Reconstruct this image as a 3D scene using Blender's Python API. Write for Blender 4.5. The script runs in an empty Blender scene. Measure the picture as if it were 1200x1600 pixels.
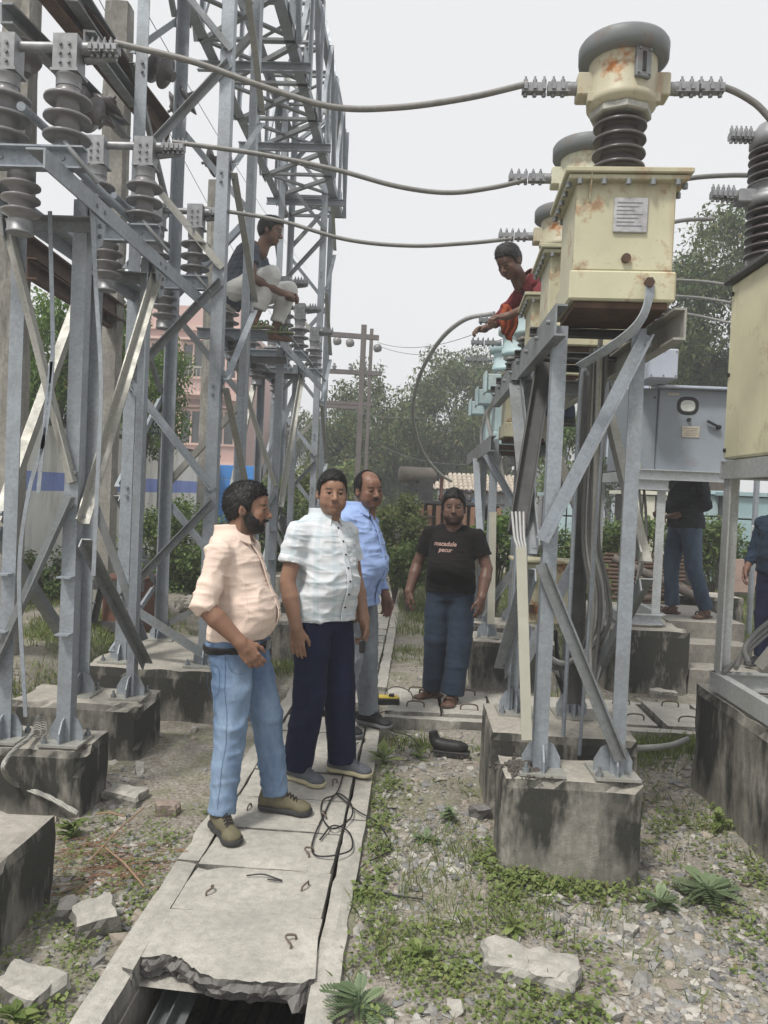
import bpy, math, random
import numpy as np
from mathutils import Vector, Matrix, Euler
R_ = math.radians
random.seed(7); rng = np.random.default_rng(11)
sc = bpy.context.scene
col = sc.collection
# ------------------------------------------------------------------ camera
CAM = np.array([0.0, 0.0, 1.6])
YAW, PITCH, ROLL = R_(2.4), R_(-1.3), R_(2.5)
_F = np.array([-math.sin(YAW)*math.cos(PITCH), math.cos(YAW)*math.cos(PITCH), math.sin(PITCH)])
_R0 = np.array([math.cos(YAW), math.sin(YAW), 0]); _U0 = np.cross(_R0, _F)
_Rt = math.cos(ROLL)*_R0+math.sin(ROLL)*_U0; _Up = -math.sin(ROLL)*_R0+math.cos(ROLL)*_U0
cd = bpy.data.cameras.new('camera'); cam = bpy.data.objects.new('camera', cd); col.objects.link(cam)
cd.sensor_fit = 'HORIZONTAL'; cd.sensor_width = 36; cd.lens = 36; cd.clip_start = 0.05; cd.clip_end = 3000
M = Matrix.Identity(4)
for i in range(3): M[i][0] = _Rt[i]; M[i][1] = _Up[i]; M[i][2] = -_F[i]; M[i][3] = CAM[i]
cam.matrix_world = M; sc.camera = cam
# ------------------------------------------------------------------ sky and sun (bright overcast)
SUN_EL, SUN_AZ = R_(58), R_(215)          # azimuth: from behind the camera, a little to the left
w = bpy.data.worlds.new('World'); sc.world = w; w.use_nodes = True
nt = w.node_tree; nt.nodes.clear()
wo = nt.nodes.new('ShaderNodeOutputWorld'); bg = nt.nodes.new('ShaderNodeBackground')
sky = nt.nodes.new('ShaderNodeTexSky'); sky.sky_type = 'NISHITA'; sky.sun_disc = False
sky.sun_elevation = SUN_EL; sky.sun_rotation = SUN_AZ; sky.air_density = 1.0; sky.dust_density = 4.0; sky.ozone_density = 1.0
hs = nt.nodes.new('ShaderNodeHueSaturation'); hs.inputs['Saturation'].default_value = 0.12
mx = nt.nodes.new('ShaderNodeMix'); mx.data_type = 'RGBA'; mx.inputs['Factor'].default_value = 0.82
mx.inputs['B'].default_value = (7.55, 7.62, 7.75, 1)      # even cloud cover
nt.links.new(sky.outputs[0], hs.inputs['Color']); nt.links.new(hs.outputs[0], mx.inputs['A'])
nt.links.new(mx.outputs['Result'], bg.inputs['Color']); bg.inputs['Strength'].default_value = 0.062
nt.links.new(bg.outputs[0], wo.inputs['Surface'])
sl = bpy.data.lights.new('sun', 'SUN'); sun = bpy.data.objects.new('sun', sl); col.objects.link(sun)
sl.energy = 1.5; sl.angle = R_(10); sl.color = (1.0, 0.955, 0.88)
_sd = Vector((math.sin(SUN_AZ)*math.cos(SUN_EL), math.cos(SUN_AZ)*math.cos(SUN_EL), math.sin(SUN_EL)))
sun.rotation_euler = _sd.to_track_quat('Z', 'Y').to_euler(); sun.location = (0, 0, 20)
vs = sc.view_settings; vs.view_transform = 'Standard'; vs.look = 'None'; vs.exposure = 1.05; vs.gamma = 1.0
vs.use_curve_mapping = False
sc.cycles.max_bounces = 4; sc.cycles.diffuse_bounces = 2; sc.cycles.glossy_bounces = 2; sc.cycles.transparent_max_bounces = 4
sc.cycles.use_denoising = True; sc.cycles.volume_bounces = 1
# ------------------------------------------------------------------ pixel helpers (photo is 1200 x 1600)
def ray(x, y): return (x-600)/1200*_Rt-(y-800)/1200*_Up+_F
def PY(x, y, Y): d = ray(x, y); return Vector(CAM+d*(Y/d[1]))       # point at world distance Y
def PZ(x, y, z): d = ray(x, y); return Vector(CAM+d*((z-1.6)/d[2]))  # point at height z
# ------------------------------------------------------------------ object helpers
def tag(o, label=None, cat=None, group=None, kind=None):
    if label: o['label'] = label
    if cat: o['category'] = cat
    if group: o['group'] = group
    if kind: o['kind'] = kind
    return o
def empty(name, loc=(0, 0, 0), label=None, cat=None, group=None, rz=0):
    o = bpy.data.objects.new(name, None); col.objects.link(o); o.location = loc; o.rotation_euler = (0, 0, rz)
    o.empty_display_size = 0.1
    return tag(o, label, cat, group)
def copy_tree(o, parent=None, loc=None, label=None, cols=None):
    c = o.copy(); col.objects.link(c)
    if parent is not None: c.parent = parent; c.matrix_parent_inverse = o.matrix_parent_inverse.copy()
    if loc is not None: c.location = loc
    if label: c['label'] = label
    for ch in list(o.children): copy_tree(ch, c)
    return c
class MB:
    """collects geometry; build() links it as one mesh object. Coordinates are world unless the parent has a location."""
    def __init__(s): s.v = []; s.f = []; s.sm = []
    def add(s, vs, fs, sm=False):
        b = len(s.v); s.v += [tuple(p) for p in vs]; s.f += [tuple(i+b for i in f) for f in fs]; s.sm += [sm]*len(fs); return s
    def box(s, c, d, rz=0, m=None):
        hx, hy, hz = d[0]/2, d[1]/2, d[2]/2
        pts = [Vector((x, y, z)) for z in (-hz, hz) for y in (-hy, hy) for x in (-hx, hx)]
        m = m if m is not None else Matrix.Rotation(rz, 3, 'Z')
        pts = [m @ p+Vector(c) for p in pts]
        return s.add(pts, [(0, 2, 3, 1), (4, 5, 7, 6), (0, 1, 5, 4), (2, 6, 7, 3), (0, 4, 6, 2), (1, 3, 7, 5)])
    def bb(s, x0, x1, y0, y1, z0, z1): return s.box(((x0+x1)/2, (y0+y1)/2, (z0+z1)/2), (x1-x0, y1-y0, z1-z0))
    def cbox(s, c, d, b=0.01, rz=0, m=None):
        """box with chamfered edges"""
        h = [d[0]/2, d[1]/2, d[2]/2]; m = m if m is not None else Matrix.Rotation(rz, 3, 'Z')
        pts = []; idx = {}
        for sx in (-1, 1):
            for sy in (-1, 1):
                for sz in (-1, 1):
                    for ax in range(3):
                        p = [sx*h[0], sy*h[1], sz*h[2]]
                        for k in range(3):
                            if k != ax: p[k] -= b*(1 if p[k] > 0 else -1)
                        idx[(sx, sy, sz, ax)] = len(pts); pts.append(m @ Vector(p)+Vector(c))
        fs = []
        for ax in range(3):
            o = [k for k in range(3) if k != ax]
            for sg in (-1, 1):
                q = []
                for a, bb_ in ((-1, -1), (1, -1), (1, 1), (-1, 1)):
                    t = [0, 0, 0]; t[ax] = sg; t[o[0]] = a; t[o[1]] = bb_; q.append(idx[(*t, ax)])
                fs.append(q)
        for e in range(3):
            o = [k for k in range(3) if k != e]
            for a in (-1, 1):
                for b2 in (-1, 1):
                    q = []
                    for (sg, ax) in ((-1, o[0]), (-1, o[1]), (1, o[1]), (1, o[0])):
                        t = [0, 0, 0]; t[e] = sg; t[o[0]] = a; t[o[1]] = b2; q.append(idx[(*t, ax)])
                    fs.append(q)
        for sx in (-1, 1):
            for sy in (-1, 1):
                for sz in (-1, 1): fs.append([idx[(sx, sy, sz, k)] for k in range(3)])
        return s.add(pts, fs)
    def prof(s, a, b, pts, up=(0, 0, 1), sm=False):
        """extrude a 2D profile (u sideways, v along up) from a to b"""
        a = Vector(a); b = Vector(b); d = (b-a).normalized(); u = Vector(up)
        side = d.cross(u)
        if side.length < 1e-4: side = d.cross(Vector((0, 1, 0)))
        side.normalize(); vv = side.cross(d).normalized(); n = len(pts)
        V = [a+side*p[0]+vv*p[1] for p in pts]+[b+side*p[0]+vv*p[1] for p in pts]
        F = [(i, (i+1) % n, n+(i+1) % n, n+i) for i in range(n)]+[tuple(range(n-1, -1, -1)), tuple(range(n, 2*n))]
        return s.add(V, F, sm)
    def L(s, a, b, w=.06, t=.006, up=(0, 0, 1), fx=1, fy=1):
        return s.prof(a, b, [(0, 0), (fx*w, 0), (fx*w, fy*t), (fx*t, fy*t), (fx*t, fy*w), (0, fy*w)], up)
    def C(s, a, b, w=.05, h=.1, t=.007, up=(0, 0, 1), fx=1):
        return s.prof(a, b, [(0, -h/2), (fx*w, -h/2), (fx*w, -h/2+t), (fx*t, -h/2+t), (fx*t, h/2-t), (fx*w, h/2-t), (fx*w, h/2), (0, h/2)], up)
    def bar(s, a, b, w, h, up=(0, 0, 1)):
        return s.prof(a, b, [(-w/2, -h/2), (w/2, -h/2), (w/2, h/2), (-w/2, h/2)], up)
    def cyl(s, a, b, r, n=12, r2=None):
        a = Vector(a); b = Vector(b); d = (b-a).normalized(); r2 = r if r2 is None else r2
        q = d.to_track_quat('Z', 'Y'); V = []
        for (p, rr) in ((a, r), (b, r2)):
            for i in range(n): t = 2*math.pi*i/n; V.append(p+q @ Vector((math.cos(t)*rr, math.sin(t)*rr, 0)))
        s.add(V, [(i, (i+1) % n, n+(i+1) % n, n+i) for i in range(n)], True)
        s.add(V[:n], [tuple(range(n-1, -1, -1))]); s.add(V[n:], [tuple(range(n))]); return s
    def lathe(s, prof, o=(0, 0, 0), axis=(0, 0, 1), n=24, sm=True):
        """prof = [(r, z)...] about axis through o"""
        o = Vector(o); q = Vector(axis).normalized().to_track_quat('Z', 'Y'); V = []; F = []
        for (r, z) in prof:
            for i in range(n): t = 2*math.pi*i/n; V.append(o+q @ Vector((math.cos(t)*r, math.sin(t)*r, z)))
        for k in range(len(prof)-1):
            for i in range(n): F.append((k*n+i, k*n+(i+1) % n, (k+1)*n+(i+1) % n, (k+1)*n+i))
        s.add(V, F, sm)
        s.add(V[:n], [tuple(range(n-1, -1, -1))]); s.add(V[-n:], [tuple(range(n))]); return s
    def tube(s, pts, r, n=8, rs=None):
        pts = [Vector(p) for p in pts]; V = []; F = []; up = Vector((0, 0, 1)); prev = None
        for k, p in enumerate(pts):
            d = (pts[min(k+1, len(pts)-1)]-pts[max(k-1, 0)])
            d = d.normalized() if d.length > 1e-9 else Vector((0, 0, 1))
            if prev is None:
                a = d.orthogonal().normalized()
            else:
                a = prev-d*prev.dot(d); a = a.normalized() if a.length > 1e-6 else d.orthogonal().normalized()
            prev = a; b = d.cross(a); rr = rs[k] if rs else r
            for i in range(n): t = 2*math.pi*i/n; V.append(p+a*math.cos(t)*rr+b*math.sin(t)*rr)
        for k in range(len(pts)-1):
            for i in range(n): F.append((k*n+i, k*n+(i+1) % n, (k+1)*n+(i+1) % n, (k+1)*n+i))
        s.add(V, F, True); s.add(V[:n], [tuple(range(n-1, -1, -1))]); s.add(V[-n:], [tuple(range(n))]); return s
    def ribbon(s, pts, w, t, nrm=(0, -1, 0)):
        """flat strip following pts, w wide, facing nrm"""
        pts = [Vector(p) for p in pts]; V = []; F = []; nv = Vector(nrm).normalized()
        for k, p in enumerate(pts):
            d = (pts[min(k+1, len(pts)-1)]-pts[max(k-1, 0)]).normalized(); sd = d.cross(nv).normalized(); n2 = sd.cross(d)
            V += [p-sd*w/2-n2*t/2, p+sd*w/2-n2*t/2, p+sd*w/2+n2*t/2, p-sd*w/2+n2*t/2]
        for k in range(len(pts)-1):
            for i in range(4): F.append((4*k+i, 4*k+(i+1) % 4, 4*k+4+(i+1) % 4, 4*k+4+i))
        n = len(V); F += [(3, 2, 1, 0), (n-4, n-3, n-2, n-1)]; return s.add(V, F, False)
    def build(s, name, mat, parent=None, shift=True):
        me = bpy.data.meshes.new(name); V = s.v
        if parent is not None and shift:
            inv = world(parent).inverted(); V = [tuple(inv @ Vector(p)) for p in V]
        me.from_pydata(V, [], s.f); me.polygons.foreach_set('use_smooth', s.sm)
        me.materials.append(mat); me.update()
        o = bpy.data.objects.new(name, me); col.objects.link(o)
        if parent is not None: o.parent = parent
        return o
def world(o):
    m = o.matrix_basis.copy()
    return m if o.parent is None else world(o.parent) @ o.matrix_parent_inverse @ m
def np_mesh(name, V, F, mat, parent=None, smooth=False, cols=None, mats=None):
    """fast mesh from arrays; F (n,k) with fixed k"""
    V = np.ascontiguousarray(V, dtype=np.float32); F = np.ascontiguousarray(F, dtype=np.int32)
    me = bpy.data.meshes.new(name); n, k = F.shape
    me.vertices.add(len(V)); me.vertices.foreach_set('co', V.ravel())
    me.loops.add(n*k); me.loops.foreach_set('vertex_index', F.ravel())
    me.polygons.add(n); me.polygons.foreach_set('loop_start', np.arange(0, n*k, k, dtype=np.int32))
    me.polygons.foreach_set('use_smooth', np.full(n, smooth, dtype=bool))
    me.update(calc_edges=True); me.validate()
    me.materials.append(mat)
    if cols is not None:
        a = me.color_attributes.new('tint', 'FLOAT_COLOR', 'POINT')
        c = np.ones((len(V), 4), dtype=np.float32); c[:, :3] = cols; a.data.foreach_set('color', c.ravel())
    o = bpy.data.objects.new(name, me); col.objects.link(o)
    if parent is not None: o.parent = parent
    return o
def spline(pts, n=8):
    """Catmull-Rom through points"""
    P = [Vector(p) for p in pts]; P = [P[0]*2-P[1]]+P+[P[-1]*2-P[-2]]; out = []
    for i in range(1, len(P)-2):
        for k in range(n):
            t = k/n; a, b, c, d = P[i-1], P[i], P[i+1], P[i+2]
            out.append(.5*((2*b)+(c-a)*t+(2*a-5*b+4*c-d)*t*t+(3*b-a-3*c+d)*t**3))
    return out+[P[-2]]
def sag(a, b, s, n=16):
    a = Vector(a); b = Vector(b)
    return [a.lerp(b, i/n)-Vector((0, 0, s*4*(i/n)*(1-i/n))) for i in range(n+1)]
# ------------------------------------------------------------------ procedural materials
class NT:
    def __init__(s, name):
        s.m = bpy.data.materials.new(name); s.m.use_nodes = True; s.t = s.m.node_tree; s.b = s.t.nodes['Principled BSDF']
        s.co = s.t.nodes.new('ShaderNodeTexCoord')
    def n(s, ty, **kw):
        x = s.t.nodes.new(ty)
        for k, v in kw.items(): setattr(x, k, v)
        return x
    def l(s, a, b): s.t.links.new(a, b)
    def noise(s, scale, detail=5, rough=.6, stretch=None, src='Object'):
        x = s.n('ShaderNodeTexNoise'); x.inputs['Scale'].default_value = scale; x.inputs['Detail'].default_value = min(detail, 4); x.inputs['Roughness'].default_value = rough
        v = s.co.outputs[src]
        if stretch:
            mp = s.n('ShaderNodeMapping'); mp.inputs['Scale'].default_value = stretch; s.l(v, mp.inputs['Vector']); v = mp.outputs[0]
        s.l(v, x.inputs['Vector']); return x.outputs['Fac']
    def ramp(s, v, stops):
        x = s.n('ShaderNodeValToRGB'); e = x.color_ramp.elements
        while len(e) < len(stops): e.new(.5)
        for i, (p, c) in enumerate(stops):
            e[i].position = p; e[i].color = (*c, 1) if hasattr(c, '__len__') else (c, c, c, 1)
        s.l(v, x.inputs['Fac']); return x.outputs['Color']
    def mix(s, f, a, b, mode='MIX'):
        x = s.n('ShaderNodeMix', data_type='RGBA', blend_type=mode)
        for k, v in (('Factor', f), ('A', a), ('B', b)):
            i = x.inputs[k] if k == 'Factor' else [q for q in x.inputs if q.name == k and q.type == 'RGBA'][0]
            if hasattr(v, 'is_linked') or hasattr(v, 'links'): s.l(v, i)
            elif hasattr(v, '__len__'): i.default_value = (*v, 1)
            else: i.default_value = v
        return [q for q in x.outputs if q.type == 'RGBA'][0]
    def math(s, op, a, b=None):
        x = s.n('ShaderNodeMath', operation=op)
        for i, v in enumerate((a, b)):
            if v is None: continue
            if hasattr(v, 'links'): s.l(v, x.inputs[i])
            else: x.inputs[i].default_value = v
        return x.outputs[0]
    def bump(s, h, strength=.3, dist=.01):
        x = s.n('ShaderNodeBump'); x.inputs['Strength'].default_value = strength; x.inputs['Distance'].default_value = dist
        s.l(h, x.inputs['Height']); s.l(x.outputs[0], s.b.inputs['Normal'])
    def base(s, c):
        i = s.b.inputs['Base Color']
        if hasattr(c, 'links'): s.l(c, i)
        else: i.default_value = (*c, 1)
    def set(s, rough=None, metal=None, spec=None):
        for k, v in (('Roughness', rough), ('Metallic', metal), ('Specular IOR Level', spec)):
            if v is None: continue
            if hasattr(v, 'links'): s.l(v, s.b.inputs[k])
            else: s.b.inputs[k].default_value = v
def m_plain(name, c, rough=.6, metal=0, var=.25, scale=18, bump=.1, spec=.4, dist=.004):
    t = NT(name); f = t.noise(scale); f2 = t.noise(scale*.13)
    a = tuple(x*(1-var) for x in c); b = tuple(min(1, x*(1+var)) for x in c)
    k = t.math('MULTIPLY', f, .6)
    k2 = t.math('ADD', k, t.math('MULTIPLY', f2, .4))
    t.base(t.ramp(k2, [(.3, a), (.7, b)])); t.set(rough, metal, spec)
    if bump: t.bump(f, bump, dist)
    return t.m
def m_galv(name, c=(.31, .345, .385), dirt=.5):
    t = NT(name); v = t.n('ShaderNodeTexVoronoi'); v.inputs['Scale'].default_value = 75; t.l(t.co.outputs['Object'], v.inputs['Vector'])
    sp = t.ramp(v.outputs['Color'], [(0, tuple(x*.84 for x in c)), (1, tuple(min(1, x*1.12) for x in c))])
    d = t.ramp(t.noise(3.2, 8, .7), [(.42, 0), (.72, 1)])
    cc = t.mix(t.math('MULTIPLY', d, dirt), sp, tuple(x*.5 for x in (c[0]*1.15, c[1], c[2]*.82)))
    rs = t.ramp(t.noise(7, 4, .7, (1, 1, .2)), [(.64, 0), (.72, 1)]); cc = t.mix(t.math('MULTIPLY', rs, .28), cc, (.17, .12, .08))
    st = t.ramp(t.noise(9, 6, .65, (1, 1, .12)), [(.5, 0), (.75, 1)])
    cc = t.mix(t.math('MULTIPLY', st, .35), cc, (c[0]*1.25, c[1]*1.22, c[2]*1.15))
    t.base(cc); t.set(t.ramp(t.noise(12), [(.3, .42), (.7, .68)]), .35, .5); t.bump(t.noise(40), .06, .003); return t.m
def m_concrete(name, c=(.40, .375, .33), algae=.85, rust=0):
    """old cast concrete; black algae grows in patches and runs on the vertical faces"""
    t = NT(name); n1 = t.noise(2.6, 8, .65); n2 = t.noise(28, 8, .7); n3 = t.noise(140, 4, .6)
    cc = t.ramp(n1, [(.3, tuple(x*.78 for x in c)), (.5, c), (.72, tuple(x*1.18 for x in c))])
    cc = t.mix(t.ramp(n2, [(.35, .5), (.6, 0)]), cc, tuple(x*.55 for x in c))
    cc = t.mix(t.ramp(n3, [(.3, .4), (.5, 0)]), cc, tuple(x*.5 for x in c))
    g = t.n('ShaderNodeNewGeometry'); sx = t.n('ShaderNodeSeparateXYZ'); t.l(g.outputs['True Normal'], sx.inputs[0])
    side = t.math('SUBTRACT', 1.0, t.math('MINIMUM', t.math('ABSOLUTE', sx.outputs['Z']), 1.0))
    a1 = t.ramp(t.noise(2.2, 6, .6, (1, 1, .55), 'Object'), [(.33, 0), (.50, 1)])
    a2 = t.ramp(t.noise(6.5, 8, .72, (1, 1, .3), 'Object'), [(.30, .12), (.54, 1)])
    gz_ = t.n('ShaderNodeSeparateXYZ'); t.l(t.co.outputs['Generated'], gz_.inputs[0]); run = t.ramp(t.math('ADD', gz_.outputs['Z'], t.math('MULTIPLY', t.math('SUBTRACT', t.noise(5, 4, .6, (1, 1, .25)), .5), 1.3)), [(.22, .42), (.60, 1)])   # algae creeps down from the wet top edge
    k = t.math('MINIMUM', t.math('MULTIPLY', t.math('MULTIPLY', t.math('MULTIPLY', t.math('ADD', t.math('MULTIPLY', a1, .55), .45), a2), run), t.math('MULTIPLY', side, algae*1.5)), .93)
    cc = t.mix(k, cc, (.022, .024, .021))
    if rust: cc = t.mix(t.math('MULTIPLY', t.ramp(t.noise(1.7), [(.52, 0), (.7, 1)]), rust), cc, (.33, .15, .07))
    t.base(cc); t.set(.9, 0, .25)
    h = t.math('ADD', t.math('MULTIPLY', n2, .6), t.math('MULTIPLY', n3, .4)); t.bump(h, .55, .012); return t.m
def m_paint(name, c, rust=.5, rough=.5, fade=.15, streak=True, rustc=(.27, .10, .035)):
    """weathered paint with rust blooms and runs"""
    t = NT(name); n1 = t.noise(2.2, 6, .6)
    cc = t.ramp(n1, [(.3, tuple(x*(1-fade) for x in c)), (.7, tuple(min(1, x*(1+fade)) for x in c))])
    r1 = t.ramp(t.noise(4.6, 9, .72), [(.56, 0), (.66, 1)]); r2 = t.ramp(t.noise(5.5, 7, .7, (1, 1, .16)), [(.56, 0), (.78, .8)])
    k = t.math('MULTIPLY', t.math('MAXIMUM', r1, r2) if streak else r1, rust)
    cc = t.mix(k, cc, t.ramp(t.noise(24), [(.3, tuple(x*.5 for x in rustc)), (.7, tuple(x*1.4 for x in rustc))]))
    sp = t.ramp(t.noise(60, 3), [(.66, 0), (.7, 1)]); cc = t.mix(t.math('MULTIPLY', sp, .35*rust), cc, (.10, .06, .04))
    t.base(cc); t.set(t.mix(k, (rough,)*3, (.9,)*3), 0, .4); t.bump(t.noise(30), .08, .003); return t.m
def m_leaf(name, c1, c2, trans=.25):
    """leaf colour varies leaf by leaf through the mesh attribute 'tint'"""
    t = NT(name); a = t.n('ShaderNodeAttribute', attribute_name='tint'); s = t.n('ShaderNodeSeparateColor'); t.l(a.outputs['Color'], s.inputs[0])
    cc = t.mix(s.outputs[0], c1, c2); cc = t.mix(t.math('MULTIPLY', s.outputs[1], .8), cc, (.20, .15, .06))
    t.base(cc); t.set(.55, 0, .35)
    tr = t.n('ShaderNodeBsdfTranslucent'); t.l(cc, tr.inputs['Color']); ms = t.n('ShaderNodeMixShader'); ms.inputs[0].default_value = trans
    out = t.t.nodes['Material Output']; t.l(t.b.outputs[0], ms.inputs[1]); t.l(tr.outputs[0], ms.inputs[2]); t.l(ms.outputs[0], out.inputs['Surface']); return t.m
def m_tint(name, rough=.85, spec=.25, bump=.3, bscale=60, dist=.004):
    """colour from the mesh attribute 'tint' (stones, skin)"""
    t = NT(name); a = t.n('ShaderNodeAttribute', attribute_name='tint'); n = t.noise(bscale)
    t.base(t.mix(.5, a.outputs['Color'], t.ramp(n, [(.3, .55), (.7, 1.0)]), 'MULTIPLY')); t.set(rough, 0, spec)
    if bump: t.bump(n, bump, dist)
    return t.m
GALV = m_galv('galvanised_steel'); GALVD = m_galv('galvanised_steel_dirty_shaded', (.24, .26, .275), .7); GALVL = m_galv('galvanised_steel_pale', (.37, .37, .34), .4)  # dirty steel; its darker tone also paints backlit shade on the girder
STEELD = m_plain('dark_weathered_steel', (.085, .085, .085), .6, .2, .35, 14, .1)
CONC = m_concrete('old_concrete'); SLAB = m_concrete('slab_concrete', (.465, .445, .40), .5); STAIR = m_concrete('cement_render', (.34, .32, .285), .25)
POLE = m_concrete('pole_concrete', (.43, .41, .37), .4); BROKEN = m_concrete('broken_concrete', (.22, .21, .2), .5)
PORC = m_plain('brown_grey_porcelain', (.20, .195, .20), .32, 0, .3, 9, .04, .5)
PORCD = m_plain('dark_brown_porcelain', (.085, .075, .075), .3, 0, .35, 9, .04, .5)
PORCL = m_plain('grey_porcelain', (.30, .30, .305), .4, 0, .3, 8, .04, .5)
ALU = m_plain('cast_aluminium', (.27, .275, .285), .5, .5, .3, 22, .15)
CREAM = m_paint('cream_paint_rusting', (.47, .45, .315), .9); CREAMC = m_paint('cream_paint_clean', (.52, .50, .355), .7)
RUSTHEAD = m_paint('cream_paint_heavy_rust', (.44, .41, .30), 1.0, rustc=(.36, .15, .05))
AQUA = m_paint('pale_aqua_paint', (.46, .60, .62), .25); GREYCAB = m_paint('blue_grey_paint', (.25, .285, .325), .15, .45); GREYBOX = m_paint('light_grey_paint', (.42, .46, .54), .08, .45)
DGREEN = m_paint('grey_green_paint', (.17, .185, .19), .3)
BROWN = m_paint('brown_oxide_paint', (.155, .075, .055), .5, .7); RUSTY = m_plain('rusty_steel', (.10, .062, .045), .85, .1, .45, 12, .2)
RADI = m_paint('faded_red_oxide', (.30, .17, .115), .5, .8)
CABLE = m_plain('grey_cable', (.13, .13, .125), .6, 0, .2, 30, .1); COND = m_plain('aluminium_conductor', (.22, .215, .205), .6, .4, .25, 40, .2)
BLACKRUB = m_plain('black_rubber', (.016, .016, .017), .5, 0, .3, 30, .08); BLACKCAB = m_plain('black_wire', (.02, .02, .021), .5, 0, .3, 30, .05)
CABLEL = m_plain('pale_grey_cable', (.36, .36, .35), .6, 0, .2, 30, .05)
# ------------------------------------------------------------------ numpy noise
def _h(ix, iy, iz):
    n = (ix*374761393+iy*668265263+iz*2147483647 % 1000003*97) & 0x7fffffff
    n = ((n ^ (n >> 13))*1274126177) & 0x7fffffff
    return ((n ^ (n >> 16)) & 0xffff)/65535.0
def vnoise(P, s=1.0, seed=0):
    P = np.asarray(P, dtype=np.float64)*s+seed*17.31; I = np.floor(P).astype(np.int64); f = P-I; f = f*f*(3-2*f); r = 0
    for dx in (0, 1):
        wx = f[..., 0] if dx else 1-f[..., 0]
        for dy in (0, 1):
            wy = f[..., 1] if dy else 1-f[..., 1]
            for dz in (0, 1):
                wz = f[..., 2] if dz else 1-f[..., 2]
                r = r+wx*wy*wz*_h(I[..., 0]+dx, I[..., 1]+dy, I[..., 2]+dz)
    return r*2-1
def fnoise(P, s=1.0, o=4, seed=0): return sum(vnoise(P, s*2**k, seed+k)*.5**k for k in range(o))
def sstep(a, b, x): t = np.clip((x-a)/(b-a), 0, 1); return t*t*(3-2*t)
# ------------------------------------------------------------------ ground
TX0, TX1, TY1 = -.95, -.18, 13.0         # main trench (with kerbs)
CY0, CY1, CX1 = 5.47, 6.29, 3.6          # crossing trench
def gz(x, y):
    x = np.asarray(x, float); y = np.asarray(y, float); P = np.stack([x, y, 0*x], -1)
    z = .035*fnoise(P, .9, 3, 3)+.012*fnoise(P, 6, 2, 5)-.035
    z = z+.30*sstep(-2.35, -2.9, x)*sstep(4.4, 5.4, y)+.28*sstep(1.9, 2.6, x)*sstep(6.6, 7.6, y)
    z = z+.12*sstep(9, 14, y)
    near = np.exp(-((np.minimum(np.abs(x-TX0), np.abs(x-TX1)))/.25)**2)
    return z
def in_trench(x, y, g=.06):
    return ((x > TX0+g) & (x < TX1-g) & (y < TY1)) | ((y > CY0+g) & (y < CY1-g) & (x > TX1-.2) & (x < CX1))
def axis(lo, hi, step, extra, far):
    a = list(np.arange(lo, hi, step)); a += extra
    k = step; v = hi
    while v < far: a.append(v); k *= 1.35; v += k
    k = step; v = lo
    while v > -far: a.append(v); k *= 1.35; v -= k
    return np.array(sorted(set(np.round(a, 4))))
e = .002
xs = axis(-4, 4.5, .07, [TX0+.06-e, TX0+.06+e, TX1-.06-e, TX1-.06+e], 420)
ys = axis(.6, 13, .07, [CY0+.06-e, CY0+.06+e, CY1-.06-e, CY1-.06+e], 420)
X, Y = np.meshgrid(xs, ys, indexing='ij'); Z = gz(X, Y); Z[in_trench(X, Y)] = -.62
nx, ny = X.shape; ii = np.arange(nx*ny).reshape(nx, ny)
t = NT('yard_ground'); P_ = 'Object'
n1 = t.noise(1.1, 8, .65); n2 = t.noise(9, 8, .7); n3 = t.noise(55, 6, .7)
cc = t.ramp(n2, [(.3, (.26, .235, .195)), (.5, (.38, .35, .30)), (.7, (.47, .44, .39))])
cc = t.mix(t.ramp(n3, [(.35, .75), (.6, 0)]), cc, (.12, .105, .09))
grass = t.ramp(t.noise(2.3, 8, .7), [(.47, 0), (.58, 1)])
cc = t.mix(t.math('MULTIPLY', grass, .40), cc, t.ramp(t.noise(40, 5), [(.3, (.09, .12, .035)), (.7, (.20, .21, .085))]))
cc = t.mix(t.ramp(n1, [(.5, 0), (.66, .6)]), cc, (.34, .32, .285))
t.base(cc); t.set(.95, 0, .15); t.bump(t.math('ADD', n2, t.math('MULTIPLY', n3, .7)), .7, .03)
ground = np_mesh('ground', np.stack([X, Y, Z], -1).reshape(-1, 3), np.stack([ii[:-1, :-1], ii[1:, :-1], ii[1:, 1:], ii[:-1, 1:]], -1).reshape(-1, 4), t.m, smooth=True)
tag(ground, kind='structure')
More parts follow.
